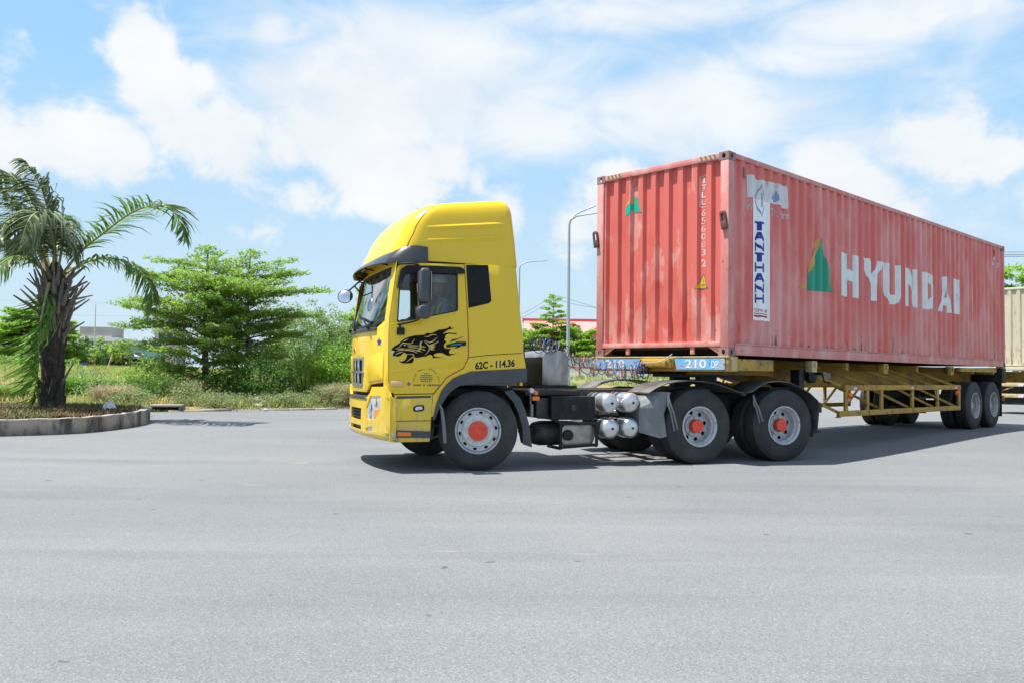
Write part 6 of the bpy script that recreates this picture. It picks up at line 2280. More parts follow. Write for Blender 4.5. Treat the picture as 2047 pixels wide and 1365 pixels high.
for azd, z, tilt in ((2, 2.35, 78), (-12, 2.15, 66), (15, 2.05, 52), (-4, 1.62, 60), (170, 2.5, 55), (178, 2.3, 50), (188, 2.15, 47), (172, 2.0, 52), (5, 0.55, 28)):
    o = protos[0].copy()
    COL.objects.link(o)
    rad = lerp_table(z, [q[0] for q in tz], [q[1] for q in tz]) - 0.05
    o.matrix_basis = Matrix.Rotation(R(azd), 4, 'Z') @ Matrix.Translation((rad, 0, z)) @ Matrix.Rotation(R(tilt), 4, 'Y') @ Matrix.Rotation(R(90), 4, 'Z') @ Matrix.Rotation(R(90), 4, 'X') @ Matrix.Diagonal((0.8, 1.0, 0.8, 1))


def crspline(P, k=8):
    out = []
    n = len(P)
    P = [np.array(p, float) for p in P]
    for i in range(n - 1):
        p0, p1, p2, p3 = P[max(i - 1, 0)], P[i], P[i + 1], P[min(i + 2, n - 1)]
        for j in range(k):
            t = j / k
            out.append(0.5 * (2 * p1 + (p2 - p0) * t + (2 * p0 - 5 * p1 + 4 * p2 - p3) * t * t + (3 * p1 - p0 - 3 * p2 + p3) * t ** 3))
    out.append(P[-1])
    return np.array(out)


def frond(path, m, ll=0.62, bare=0.18, droop=0.55, gap=0.034, fwd=0.55, wind=(-0.25, 0, 0), label=None, dens=1.0):
    P = crspline(path) - np.array(PB_)
    seg = np.linalg.norm(np.diff(P, axis=0), axis=1)
    cum = np.concatenate([[0], np.cumsum(seg)])
    tot = cum[-1]
    fr = MB().tube([tuple(p) for p in P], [0.028 * (1 - 0.88 * i / (len(P) - 1)) + 0.002 for i in range(len(P))], 5).build('frond', [m_rachis, m], palm, smooth=60, label=label)
    V, F = [], []
    cnt = int(tot * (1 - bare) / gap)
    o = 0
    for i in range(cnt):
        s = bare + (1 - bare) * (i + 0.5 * rng.random()) / cnt
        d = s * tot
        j = min(np.searchsorted(cum, d), len(P) - 1)
        j = max(j, 1)
        t = (d - cum[j - 1]) / max(seg[j - 1], 1e-6)
        p = P[j - 1] + (P[j] - P[j - 1]) * t
        tan = P[j] - P[j - 1]
        tan /= np.linalg.norm(tan)
        side = np.cross(tan, [0, 0, 1.0])
        nside = np.linalg.norm(side)
        side = side / nside if nside > 0.15 else np.array([0.4, -0.9, 0])
        prof = math.sin(math.pi * min(0.12 + 0.80 * (s - bare) / (1 - bare), 1)) ** 0.7
        for sg in (-1, 1):
            if rng.random() > dens:
                continue
            L_ = ll * prof * rng.uniform(0.8, 1.12)
            d0 = side * sg * 0.85 + tan * fwd + np.array([0, 0, rng.uniform(0.0, 0.35)]) + rng.normal(size=3) * 0.10
            d0 /= np.linalg.norm(d0)
            q = p.copy()
            w = 0.058 * rng.uniform(0.8, 1.15)
            wv = np.cross(d0, np.array([0, 0, 1.0]))
            wv /= max(np.linalg.norm(wv), 1e-3)
            wv = wv * 0.8 + np.array([0, 0, 0.5]) * rng.uniform(-1, 1)
            ws = [0.5, 1.0, 0.75, 0.08]
            pts = [q]
            dd = d0.copy()
            for k in range(3):
                dd = dd + np.array([0, 0, -droop * (0.45 + 0.35 * k)]) + np.array(wind) * (0.25 + 0.2 * k)
                dd /= np.linalg.norm(dd)
                q = q + dd * L_ / 3
                pts.append(q)
            for pnt, wk in zip(pts, ws):
                V.append(pnt - wv * w * wk / 2)
                V.append(pnt + wv * w * wk / 2)
            for k in range(3):
                F.append((o + 2 * k, o + 2 * k + 1, o + 2 * k + 3, o + 2 * k + 2))
            o += 8
    lf = mesh_np('leaflets', np.array(V), np.array(F), m, fr, kind='stuff')
    return fr


frond([(-9.580, 18.000, 3.200), (-9.142, 17.900, 3.693), (-8.630, 17.800, 4.075), (-7.974, 17.600, 4.469), (-7.417, 17.500, 4.644), (-7.032, 17.400, 4.526), (-6.828, 17.400, 4.218), (-6.738, 17.400, 3.909)], m_frond, 0.92, 0.18, 0.24, 0.036)
frond([(-9.559, 18.000, 3.201), (-9.183, 18.100, 3.474), (-8.808, 18.200, 3.621), (-8.369, 18.300, 3.575), (-8.006, 18.300, 3.330), (-7.790, 18.300, 2.954), (-7.810, 18.300, 2.500)], m_frond, 0.84, 0.12, 0.40, 0.034)
frond([(-9.688, 18.000, 3.242), (-9.675, 17.900, 3.845), (-9.713, 17.700, 4.445), (-9.765, 17.500, 4.928), (-9.828, 17.300, 5.214), (-9.964, 17.200, 5.456)], m_frond_dull, 0.95, 0.18, 0.75, 0.021, 0.5, (-0.85, 0, 0))
frond([(-9.708, 17.900, 3.230), (-9.425, 17.400, 3.773), (-9.279, 16.900, 4.150), (-9.231, 16.500, 4.276), (-9.269, 16.200, 4.074), (-9.309, 16.000, 3.562)], m_frond_dull, 0.85, 0.16, 0.75, 0.022, 0.5, (-0.5, 0, 0))
frond([(-9.868, 18.000, 3.240), (-10.381, 18.200, 4.098), (-10.956, 18.400, 4.890), (-11.637, 18.600, 5.255), (-12.417, 18.800, 4.954)], m_frond, 0.75, 0.2, 0.6, 0.032)
frond([(-9.867, 18.000, 3.218), (-10.021, 17.600, 3.483), (-10.209, 17.300, 3.491), (-10.374, 17.000, 3.197), (-10.657, 17.000, 2.691)], m_frond, 0.70, 0.2, 0.6, 0.032)
frond([(-9.709, 18.000, 3.241), (-10.080, 18.800, 4.200), (-10.325, 19.400, 4.756), (-10.495, 20.000, 4.629), (-10.557, 20.400, 3.851)], m_frond, 0.6, 0.2, 0.8, 0.034, 0.4)
frond([(-9.584, 17.550, 3.003), (-9.552, 17.300, 2.426), (-9.578, 17.220, 1.811), (-9.568, 17.220, 1.204), (-9.686, 17.250, 0.596)], m_frond_bright, 1.0, 0.10, 0.22, 0.030, 0.55, (-1.3, 0, 0), label='bright green broken frond hanging beside the trunk')
frond([(-9.978, 18.200, 3.262), (-11.050, 19.000, 3.882), (-12.105, 19.600, 4.306), (-13.048, 20.000, 4.004)], m_frond, 0.7, 0.2, 0.6, 0.034)
frond([(-9.602, 17.900, 3.231), (-9.384, 17.700, 3.976), (-9.237, 17.600, 4.275), (-9.063, 17.500, 4.000), (-8.971, 17.500, 3.378)], m_frond_dull, 0.5, 0.3, 0.9, 0.036, 0.3, (0, 0, 0), dens=0.8)
frond([(-9.709, 18.000, 3.241), (-9.793, 18.000, 4.180), (-9.877, 18.000, 4.821), (-9.925, 18.000, 5.303)], m_frond_dull, 0.22, 0.5, 0.1, 0.06, 1.2, (0.1, 0, 0), dens=0.5)
frond([(-9.815, 18.000, 3.240), (-9.711, 17.300, 3.856), (-9.742, 16.800, 4.177), (-9.845, 16.400, 4.005), (-9.992, 16.200, 3.392)], m_frond_dull, 0.7, 0.2, 0.7, 0.032)
frond([(-9.920, 18.000, 3.218), (-10.543, 18.600, 3.830), (-11.176, 19.300, 4.154), (-11.683, 19.900, 3.770)], m_frond, 0.6, 0.2, 0.7, 0.034)
frond([(-9.772, 18.000, 3.219), (-10.345, 18.300, 4.550), (-10.867, 18.600, 5.264), (-11.409, 18.900, 5.607), (-11.955, 19.200, 5.385)], m_frond_dull, 0.75, 0.2, 0.7, 0.030, 0.5, (-0.4, 0, 0))

# ------------------------------------------------------------------ kerb at the far side of the road, drain inlet, litter
kerb = bpy.data.objects.new('kerb', None)
COL.objects.link(kerb)
tag(kerb, kind='structure')
m_kerb = mat('kerb_concrete', (0.30, 0.27, 0.225), 0.9, layers=[((0.24, 0.20, 0.15), (3, 3, 3), 0.45, 0.62, 0.85)], bump=(20, 0.5, 0.02))
KS = spline2([p for p in KERB if -12 < p[0] < 9], 10)
acc, last = 0.0, KS[0]
stone0 = None
rk = random.Random(5)
tgt = 0.0
pts = [KS[0]]
for p in KS[1:]:
    while math.dist(pts[-1], p) > 0.9:
        d = math.dist(pts[-1], p)
        pts.append((pts[-1][0] + (p[0] - pts[-1][0]) * 0.9 / d, pts[-1][1] + (p[1] - pts[-1][1]) * 0.9 / d))
    if math.dist(pts[-1], p) > 0.75:
        pts.append(p)
for a, b in list(zip(pts, pts[1:]))[:62]:
    if stone0 is None:
        mb = MB()
        mb.box(-0.5, 0.5, -0.09, 0.13, -0.12, 0.05)
        stone0 = mb.build('kerb_stone', m_kerb, kerb, bevel=0.025)
        for v in stone0.data.vertices:
            v.co += Vector((rk.uniform(-.012, .012), rk.uniform(-.012, .012), rk.uniform(-.008, .008)))
        o = stone0
    else:
        o = stone0.copy()
        COL.objects.link(o)
    if -9.55 < (a[0] + b[0]) / 2 < -8.75 and a[1] < 23.2:
        o.location = (0, 0, -5)
        if o is not stone0:
            bpy.data.objects.remove(o)
        continue
    ang = math.atan2(b[1] - a[1], b[0] - a[0])
    o.location = ((a[0] + b[0]) / 2, (a[1] + b[1]) / 2, 0.15 + rk.uniform(-0.03, 0.015))
    o.rotation_euler = (rk.uniform(-.05, .05), rk.uniform(-.03, .03), ang + rk.uniform(-.04, .04))
    L_ = math.dist(a, b)
    o.scale = (L_ * 0.985, 1, 1)
dr = thing('drain_inlet', 'open concrete drain inlet under a slab in the far kerb', 'drain', (-9.05, 22.35, 0.15), R(12))
MB().box(-0.38, 0.40, -0.06, 0.5, 0.13, 0.185).build('slab', m_kerb, dr, bevel=0.012)
mb = MB()
mb.box(-0.40, -0.32, -0.08, 0.5, -0.1, 0.128)
mb.box(0.34, 0.42, -0.08, 0.5, -0.1, 0.128)
mb.build('side_wall', m_conc, dr, bevel=0.01)
MB().box(-0.32, 0.34, 0.25, 0.30, -0.1, 0.128).build('back_wall', m_dark, dr, smooth=0)
slab = MB().box(-0.28, 0.28, -0.2, 0.2, -0.03, 0.04).build('concrete_slab', m_conc_top, bevel=0.012)
slab.location = (-9.8, 22.3, 0.21)
slab.rotation_euler = (0.03, -0.04, 0.2)
tag(slab, 'pale concrete slab lying left of the open drain inlet', 'slab')


def litter(x, y, z, s, m, label, seed, flat=0.35, cat='litter'):
    mb = MB()
    r_ = random.Random(seed)
    mb.lathe([(0, 0.0), (s * 0.8, 0.02), (s, s * flat * 0.5), (s * 0.5, s * flat), (0, s * flat * 1.1)], 9, axis='z')
    for v in mb.bm.verts:
        v.co += Vector((r_.uniform(-1, 1), r_.uniform(-1, 1), r_.uniform(-0.4, 0.4))) * s * 0.3
    o = mb.build(label[0], m, smooth=20)
    o.location = (x, y, z)
    o.rotation_euler = (0, 0, seed)
    return tag(o, label[1], cat)


m_litw = mat('litter_white', (0.34, 0.35, 0.37), 0.6)
m_litp = mat('litter_pink', (0.42, 0.22, 0.26), 0.6)
litter(*fz(-7.15, 24.25, 0.0), 0.19, m_litw, ('plastic_sheet', 'large crumpled white plastic sheet near the kerb under the trees'), 1)
litter(*fz(-8.10, 25.0, 0.02), 0.16, m_litw, ('plastic_scrap', 'small white plastic scrap further back under the trees'), 2)
litter(*fz(-8.55, 25.6, 0.02), 0.20, m_litp, ('pink_rag', 'faded pink rag among weeds under the layered trees'), 3)
litter(*fz(-7.70, 25.8, 0.02), 0.24, m_litw, ('plastic_bag', 'pale plastic bag heaped against the second tree trunk'), 4, 0.9)
litter(-6.78, 23.55, 0.16, 0.07, m_litw, ('paper_cup', 'tiny white crushed cup on the asphalt by the kerb'), 5, 0.8)

# ------------------------------------------------------------------ grass
def scatter_field(n, y0, y1, x_lo, x_hi, dmin=0.15, dmax=1e9):
    u = rng.random(n)
    y = y0 * (y1 / y0) ** u
    x = y * (x_lo + (x_hi - x_lo) * rng.random(n))
    d = verge_dist(x, y)
    k = (d > dmin) & (d < dmax)
    x, y = x[k], y[k]
    return x, y, field_z(x, y), d[k]


def grass(name, n, y0, y1, xl, xh, h, w, m, patch, dmin=0.15, dmax=1e9, thr=0.0, lean=0.6):
    x, y, z, d = scatter_field(n, y0, y1, xl, xh, dmin, dmax)
    q = np.sin(x * patch[0] + 1.3 * np.sin(y * patch[1])) + np.cos(y * patch[1] * 1.7 + x * 0.3) + rng.normal(size=len(x)) * 0.6
    k = q > thr
    x, y, z = x[k], y[k], z[k]
    hh = rng.uniform(h[0], h[1], len(x)) * (0.75 + 0.25 * np.tanh(d[k] / 2))
    v, f = blade_tris(np.stack([x, y, z - 0.02], 1), hh, lean * rng.uniform(0.3, 1.4, len(x)), w * (0.7 + y / 45), rng.uniform(0, 6.28, len(x)))
    o = mesh_np(name, v, f, m)
    return tag(o, kind='stuff')


grass('dry_grass', 60000, 23.5, 120, -0.68, -0.10, (0.15, 0.42), 0.014, m_grass_dry, (0.5, 0.4), thr=0.1)
grass('green_grass', 60000, 22, 60, -0.68, -0.12, (0.12, 0.34), 0.016, m_grass, (0.9, 0.8), thr=0.2)
grass('far_grass', 26000, 55, 150, -0.68, -0.10, (0.3, 0.7), 0.02, m_grass, (0.12, 0.2), thr=-0.3)
grass('verge_weeds', 36000, 22, 30, -0.50, -0.14, (0.05, 0.17), 0.018, m_weed, (1.6, 2.2), 0.0, 2.2, 0.1, 1.2)
grass('verge_grass', 9000, 70, 95, 0.0, 0.22, (0.15, 0.5), 0.02, m_grass_fresh, (0.6, 0.5), 0.3, 9, -0.5)
tuft('grass_clump', 'large clump of bright green grass behind the planter right of the palm', fz(-14.0, 28.0, -0.05), 0.95, 1.0, 2600, m_grass_fresh, 0.75, 0.024)
tuft('grass_clump', 'smaller bright green grass clump left of the layered trees', fz(-12.2, 28.2, -0.05), 0.5, 0.75, 1000, m_grass_fresh, 0.7, 0.022)
tuft('grass_clump', 'green grass clump at the far left behind the palm', fz(-15.2, 25.5, -0.05), 0.6, 0.6, 900, m_grass_fresh, 0.7, 0.022)
tuft('straw_clump', 'pinkish dry straw clump at the foot of the left layered tree', fz(-10.05, 26.2, -0.03), 0.38, 0.85, 1500, m_straw, 0.7, 0.012)
tuft('straw_clump', 'dry straw clump with seed heads beside the truck front', fz(-5.35, 26.3, -0.03), 0.45, 0.80, 1500, m_straw, 0.6, 0.011)
tuft('straw_clump', 'low dry weed clump right of the white bag in the planter', fz(-11.3, 24.2, -0.03), 0.45, 0.75, 1200, m_straw, 0.7, 0.012)
for i, (x, y, h, lab) in enumerate(((-8.15, 23.45, 0.42, 'grey green weed clump on the kerb just right of the drain'), (-9.0, 24.2, 0.45, 'grey green weed clump behind the drain inlet slab'), (-10.3, 23.2, 0.5, 'grey green weed clump left of the drain behind the pale slab'), (-6.9, 24.6, 0.36, 'small weed clump between the litter and the kerb'), (-6.35, 24.9, 0.42, 'weed clump in front of the dark bush by the kerb'), (-5.6, 25.6, 0.6, 'tall grey green weed clump left of the straw by the truck'), (-5.1, 26.4, 0.7, 'tall weed clump half hidden by the truck bumper'), (-7.9, 24.3, 0.35, 'low weed clump below the left tree trunk'))):
    bush('weed_clump', lab, fz(x, y, -0.03), 0.62, 0.45, h, 2600, m_weed, 0.045, cat='weeds', stems=3, clump=0.16, group='weeds along the far kerb')

# ------------------------------------------------------------------ layered trees left of the truck
brA = tiers(5.1, 2.15, 58, 0.13, 3, 0.25, (12, 36), lambda s: 0.75 + 0.35 * math.sin(math.pi * min(max((s - 0.1) / 0.75, 0), 1)) - 0.75 * max(0, s - 0.72) / 0.28)
brA += [(3.0, 182, 2.7, 6), (2.35, 178, 2.7, 3), (3.85, 172, 2.0, 12), (1.8, 184, 2.2, 2), (4.3, 185, 1.7, 16)]
tree_layered('layered_tree', 'bushy tree in level green tiers, left of the two by the palm', fz(-10.05, 27.9, -0.05), 5.15, brA, m_leaf, 0.088, 'layered trees on the verge', 0.125)
brB = tiers(5.0, 1.85, 46, 0.15, 8, 0.25, (14, 42), lambda s: 0.8 + 0.3 * math.sin(math.pi * min(max((s - 0.1) / 0.75, 0), 1)) - 0.75 * max(0, s - 0.72) / 0.28)
brB += [(3.3, 4, 2.5, 16), (2.7, -3, 2.1, 8), (3.9, 8, 1.7, 22), (2.1, 2, 1.9, 4), (4.2, 355, 1.4, 30)]
tree_layered('layered_tree', 'layered green tree reaching right towards the truck, right of the pair', fz(-8.75, 28.2, -0.05), 5.05, brB, m_leaf, 0.088, 'layered trees on the verge', 0.09)
brC = tiers(4.6, 1.6, 36, 0.2, 15, 0.3, (6, 24))
tree_layered('layered_tree', 'slim dark layered tree standing between and behind the pair', fz(-9.5, 29.4, -0.05), 4.7, brC, m_leaf_dark, 0.088, 'layered trees on the verge', 0.06)
# shrubs under and behind them
bush('shrub', 'dark shady bush under the right layered tree', fz(-7.80, 26.9), 0.95, 0.8, 1.4, 9500, m_leaf_dark, 0.075)
bush('shrub', 'dark bush at the foot of the left layered tree', fz(-9.35, 27.3), 1.0, 0.7, 1.0, 5000, m_leaf_dark, 0.085)
bush('shrub', 'dense green bush left below the layered trees', fz(-11.2, 27.2), 1.0, 0.75, 1.35, 6000, m_leaf, 0.085)
bush('shrub', 'lower leafy bush behind the straw clump at the left tree', fz(-10.6, 25.6), 0.85, 0.55, 0.75, 3800, m_leaf_dark, 0.075)
bush('shrub', 'yellow green bush between the dark bush and the truck', fz(-6.95, 28.6), 0.95, 0.8, 1.55, 9500, m_leaf_yellow, 0.065)
bush('shrub', 'bright green leafy bush right beside the truck front', fz(-5.75, 28.2), 1.0, 0.8, 1.95, 12500, m_leaf_bright, 0.078)
bush('shrub', 'low green bush partly hidden by the truck grille', fz(-4.9, 28.0), 0.8, 0.6, 1.0, 3600, m_leaf, 0.08)
bush('shrub', 'tall grey green shrub behind the right layered tree', fz(-8.5, 36.0), 1.9, 1.2, 3.7, 17000, m_leaf_grey, 0.10)
bush('shrub', 'wide grey green shrub behind the yellow green bush', fz(-7.2, 37.0), 1.9, 1.3, 3.0, 15000, m_leaf_grey, 0.10)
brD = tiers(3.6, 1.9, 40, 0.2, 31, 0.45, (6, 20))
tree_layered('layered_tree', 'small light green layered tree seen just left of the cab', fz(-6.5, 38.0, -0.05), 3.5, brD, m_leaf_bright, 0.13, 'layered trees on the verge', 0.06)
brE = tiers(5.0, 1.4, 24, 0.25, 37, 0.4, (6, 24))
tree_layered('layered_tree', 'slender light green tree peeking out behind the windscreen', fz(-7.4, 44.0, -0.05), 5.0, brE, m_leaf_bright, 0.14, 'layered trees on the verge', 0.06)
bush('shrub', 'far grey green shrub in the gap left of the cab', fz(-10.6, 44.0), 2.4, 1.5, 3.1, 12000, m_leaf_grey, 0.12)
MBs = MB()
for k in range(9):
    a = rk.uniform(-0.6, 0.6)
    x0 = rk.uniform(-0.7, 0.7)
    MBs.tube([(x0, rk.uniform(-.1, .1), 0.03), (x0 + 0.35 * math.cos(a), 0.1 * math.sin(a), 0.12 + rk.uniform(0, 0.15)), (x0 + 0.75 * math.cos(a), 0.2 * math.sin(a), rk.uniform(0.05, 0.5))], [0.022, 0.016, 0.006], 5)
bp_ = MBs.build('brushwood', m_bark, smooth=40)
bp_.location = fz(-7.2, 25.7)
tag(bp_, 'heap of dead branches in front of the dark bush', 'branches')

rw_ = np.random.default_rng(77)
spots = []
while len(spots) < 18:
    y = float(rw_.uniform(23.6, 44))
    x = float(y * rw_.uniform(-0.60, -0.27))
    if verge_dist(np.array([x]), np.array([y]))[0] < 0.6 or (-12.0 < x < -7 and 26 < y < 31):
        continue
    spots.append((x, y, float(rw_.uniform(0.3, 0.8)), float(rw_.uniform(0.7, 1.3))))
ORD = ['first', 'second', 'third', 'fourth', 'fifth', 'sixth', 'seventh', 'eighth', 'ninth', 'tenth', 'eleventh', 'twelfth']
spots.sort(key=lambda p: p[0] / p[1])
nt_ = nb_ = 0
for k, (x, y, w_, hf) in enumerate(spots):
    size = 'small' if w_ < 0.45 else 'broad' if w_ > 0.65 else 'middling'
    if k % 3 == 0:
        dry = k % 2 == 1
        tuft('weed_tuft', '%s %s field weed tuft, %s of these tufts from the left edge' % (size, 'dry yellow' if dry else 'green', ORD[nt_]), fz(x, y, -0.05), w_ * 0.7, w_ * 0.9, 700, m_grass_dry if dry else m_grass, 0.7, 0.018, 'weed tufts in the field', 'weeds')
        nt_ += 1
    else:
        cn_, cm_ = (('yellow green', m_leaf_yellow), ('greyish', m_weed), ('mid green', m_leaf), ('grey green', m_leaf_grey))[k % 4]
        bush('field_bush', '%s %s field bush, %s of these bushes from the left edge' % (size, cn_, ORD[nb_]), fz(x, y, -0.05), w_, w_ * 0.8, w_ * hf, 1500, cm_, 0.07, group='wild bushes in the field', stems=3)
        nb_ += 1

# ------------------------------------------------------------------ background, left: buildings and trees across the field
m_wall_grey = mat('wall_grey', (0.40, 0.40, 0.38), 0.85, layers=[((0.30, 0.29, 0.27), (0.3, 0.3, 0.8), 0.45, 0.65, 0.6)])
m_wall_beige = mat('wall_beige', (0.46, 0.38, 0.32), 0.85, layers=[((0.36, 0.29, 0.25), (0.3, 0.3, 0.8), 0.45, 0.65, 0.6)])
m_wall_white = mat('wall_white', (0.80, 0.79, 0.75), 0.8, layers=[((0.52, 0.50, 0.46), (0.4, 0.4, 1.0), 0.5, 0.68, 0.5)])
m_wall_teal = mat('wall_teal', (0.25, 0.46, 0.42), 0.7, layers=[((0.20, 0.38, 0.36), (0.5, 0.5, 0.2), 0.45, 0.65, 0.5)])
m_blue_panel = mat('panel_blue', (0.03, 0.12, 0.34), 0.6)
m_brick = mat('brick_red', (0.32, 0.13, 0.09), 0.9, layers=[((0.22, 0.09, 0.06), (1.5, 1.5, 3), 0.45, 0.65, 0.6)])
m_roof_red = mat('roof_red', (0.50, 0.07, 0.075), 0.5, layers=[((0.42, 0.10, 0.09), (0.3, 0.3, 0.3), 0.45, 0.65, 0.5)])
m_roof_pale = mat('roof_pink', (0.60, 0.26, 0.23), 0.5)
m_sheet = mat('tin_roof', (0.45, 0.46, 0.47), 0.5, 0.3)
m_window = mat('window_dark', (0.03, 0.04, 0.05), 0.15)
m_pole = mat('pole_galvanised', (0.36, 0.40, 0.43), 0.5, 0.3)
m_pole_far = mat('pole_grey', (0.30, 0.33, 0.36), 0.6)
m_redpost = mat('post_red', (0.52, 0.10, 0.07), 0.6)
m_bar = mat('fence_bar_white', (0.66, 0.67, 0.68), 0.5)


def shed(name, label, cat, base, w, d, h, m, rz=0.0, group=None):
    t = thing(name, label, cat, base, rz, group)
    MB().box(-w / 2, w / 2, 0, d, -0.6, h).build('wall', m, t, smooth=0)
    return t


# workshop block with a grey parapet
wsx, wsy = -63.3, 130.0
wk = shed('workshop_building', 'beige workshop with a blue front panel and grey parapet across the field', 'building', (wsx, wsy, 0.9), 5.2, 9, 5.0, m_wall_beige, R(8))
MB().box(-2.6, 2.0, -0.05, 6.0, 5.15, 6.7).build('parapet', m_wall_grey, wk, smooth=0)
MB().box(-2.7, 2.7, -0.25, 9.1, 4.55, 5.15).build('fascia', m_wall_white, wk, smooth=0)
MB().box(-2.4, 0.2, -0.10, -0.005, 2.2, 4.5).build('blue_panel', m_blue_panel, wk, smooth=0)
for x in (-2.2, 1.2):
    d_ = MB().box(x, x + 0.9, -0.08, -0.004, -0.3, 2.0).build('door', m_blue_panel, wk, smooth=0)
MB().box(0.6, 1.8, -0.06, -0.003, 2.3, 3.6).build('window', m_window, wk, smooth=0)
# grey tower and teal house
tw_ = shed('tower_building', 'tall grey tower block behind the layered trees', 'building', (-57.0, 140.0, 1.0), 3.6, 4, 10.2, m_wall_grey)
for z in (3.0, 5.2, 7.4):
    for x in (-1.1, 0.3):
        MB().box(x, x + 0.8, -0.05, 0.02, z, z + 1.0).build('window', m_window, tw_, smooth=0)
th_ = shed('teal_house', 'pale teal house below the grey tower', 'house', (-57.2, 128.0, 1.0), 5.0, 5, 3.8, m_wall_teal)
mb = MB()
mb.plate([(-2.8, 3.8), (2.8, 3.8), (2.6, 4.5), (-2.6, 4.5)], (), 5.6, lambda u, v, w: (u, -0.3 + w, v))
mb.build('roof', m_sheet, th_, smooth=0)
MB().box(-1.5, -0.6, -0.05, 0.02, 0.8, 1.9).build('window', m_window, th_, smooth=0)
MB().box(0.5, 1.4, -0.05, 0.02, 0.8, 1.9).build('window', m_window, th_, smooth=0)
stall = thing('roadside_stall', 'dark open stall with tin roof and white sign across the field', 'stall', (-54.8, 119.0, 1.0))
MB().bar((-3.0, -0.8, 1.75), (3.2, -0.8, 1.9), 1.8, 0.06).build('roof', m_sheet, stall, smooth=0)
MB().box(-2.8, 3.0, 0.3, 2.0, -0.4, 1.7).build('back_wall', m_dark, stall, smooth=0)
MB().box(-3.2, 3.0, -0.2, -0.1, 2.15, 2.75).build('sign_board', mat('stall_board', (0.07, 0.06, 0.05), 0.7, layers=[((0.30, 0.24, 0.14), (2.2, 2, 3), 0.5, 0.6, 0.9)]), stall, smooth=0)
mb = MB()
mb.box(-2.7, -1.5, -0.7, -0.65, 0.0, 1.5)
mb.m = 1
mb.box(-2.45, -1.75, -0.72, -0.70, 0.3, 1.2)
mb.build('menu_board', [m_bar, m_redpost], stall, smooth=0)
for x in (-2.9, 0, 3.0):
    MB().cyl((x, -1.4, -0.5), (x, -1.4, 1.8), 0.05, 6).build('post', m_bark_dark, stall)
um = thing('blue_umbrella', 'blue and white sunshade beside the dark stall', 'umbrella', (-52.2, 117.0, 1.0))
mb = MB()
for k in range(8):
    mb.m = k % 2
    a0, a1 = 2 * math.pi * k / 8, 2 * math.pi * (k + 1) / 8
    mb.face([mb.bm.verts.new(p) for p in ((0, 0, 2.5), (1.2 * math.cos(a0), 1.2 * math.sin(a0), 2.0), (1.2 * math.cos(a1), 1.2 * math.sin(a1), 2.0))])
mb.build('canopy', [mat('canopy_blue', (0.05, 0.15, 0.55), 0.6), mat('canopy_pale', (0.35, 0.45, 0.70), 0.6)], um, smooth=0, recalc=False)
MB().cyl((0, 0, -0.5), (0, 0, 2.6), 0.04, 6).build('pole', m_pole_far, um)
bw = thing('brick_wall', 'low red brick wall between the workshop and the stall', 'wall', (-57.6, 121.0, 0.9))
MB().box(-2.6, 2.2, 0, 0.25, -0.6, 1.35).build('wall', m_brick, bw, smooth=0)
for x in (-2.6, -0.2, 2.0):
    MB().box(x, x + 0.3, -0.06, 0.31, -0.6, 1.55).build('pier', m_brick, bw, smooth=0)
pl = MB().tube([(-55.3, 116.0, 0.5), (-53.9, 116.0, 4.6)], [0.13, 0.09], 6).build('leaning_post', mat('post_pale', (0.42, 0.38, 0.32), 0.8))
tag(pl, 'pale leaning utility post in front of the stall', 'post')
ch = thing('chimney_block', 'small grey rooftop block above the left field trees', 'building', (-74.5, 130.0, 0.8))
MB().box(-1.0, 1.0, 0, 2, 0, 9.0).build('wall', m_wall_grey, ch, smooth=0)
MB().box(-1.1, 1.1, -0.1, 2.1, 9.0, 9.4).build('cap', m_dark, ch, smooth=0)
low = thing('low_building', 'low pale building under the trees at the far left', 'building', (-71.0, 120.0, 0.9))
MB().box(-5, 5, 0, 5, -0.5, 3.0).build('wall', m_wall_grey, low, smooth=0)
MB().box(-5.2, 5.2, -0.3, 5.2, 3.0, 3.3).build('roof', m_roof_pale, low, smooth=0)
for x in (-3.5, -1, 1.5, 3.5):
    MB().box(x, x + 0.9, -0.06, 0.02, 0.3, 2.0).build('window', m_window, low, smooth=0)


def far_tree(label, x, y, rx, h, n, m, L=0.36, trunk=True, name='field_tree', group='trees across the field'):
    z = float(field_z(np.array([x]), np.array([y]))[0])
    t = thing(name, label, 'tree', (x, y, z), 0, group)
    MB().tube([(0, 0, -0.3), (0.1, 0, h * 0.35), (0, 0, h * 0.7)], [0.16, 0.12, 0.05], 6).build('trunk', m_bark_dark, t)
    nc = max(14, n // 30)
    u = rand_unit(nc)
    cc = u * (0.35 + 0.65 * rng.random((nc, 1)) ** 0.5) * [rx, rx * 0.8, h * 0.42]
    cc[:, 2] += h * 0.58
    C = np.repeat(cc, n // nc, 0)
    off = rand_unit(len(C)) * (rng.random((len(C), 1)) ** 0.5) * rx * 0.28
    C = C + off
    Ls = L * rng.uniform(0.6, 1.3, len(C))
    v, f = leaf_quads(C, rand_unit(len(C)) + off * 0.5, rand_unit(len(C)) + [[0, 0, 1.0]], Ls, Ls * 0.6)
    mesh_np('crown', v, f, m, t, kind='stuff')
    return t


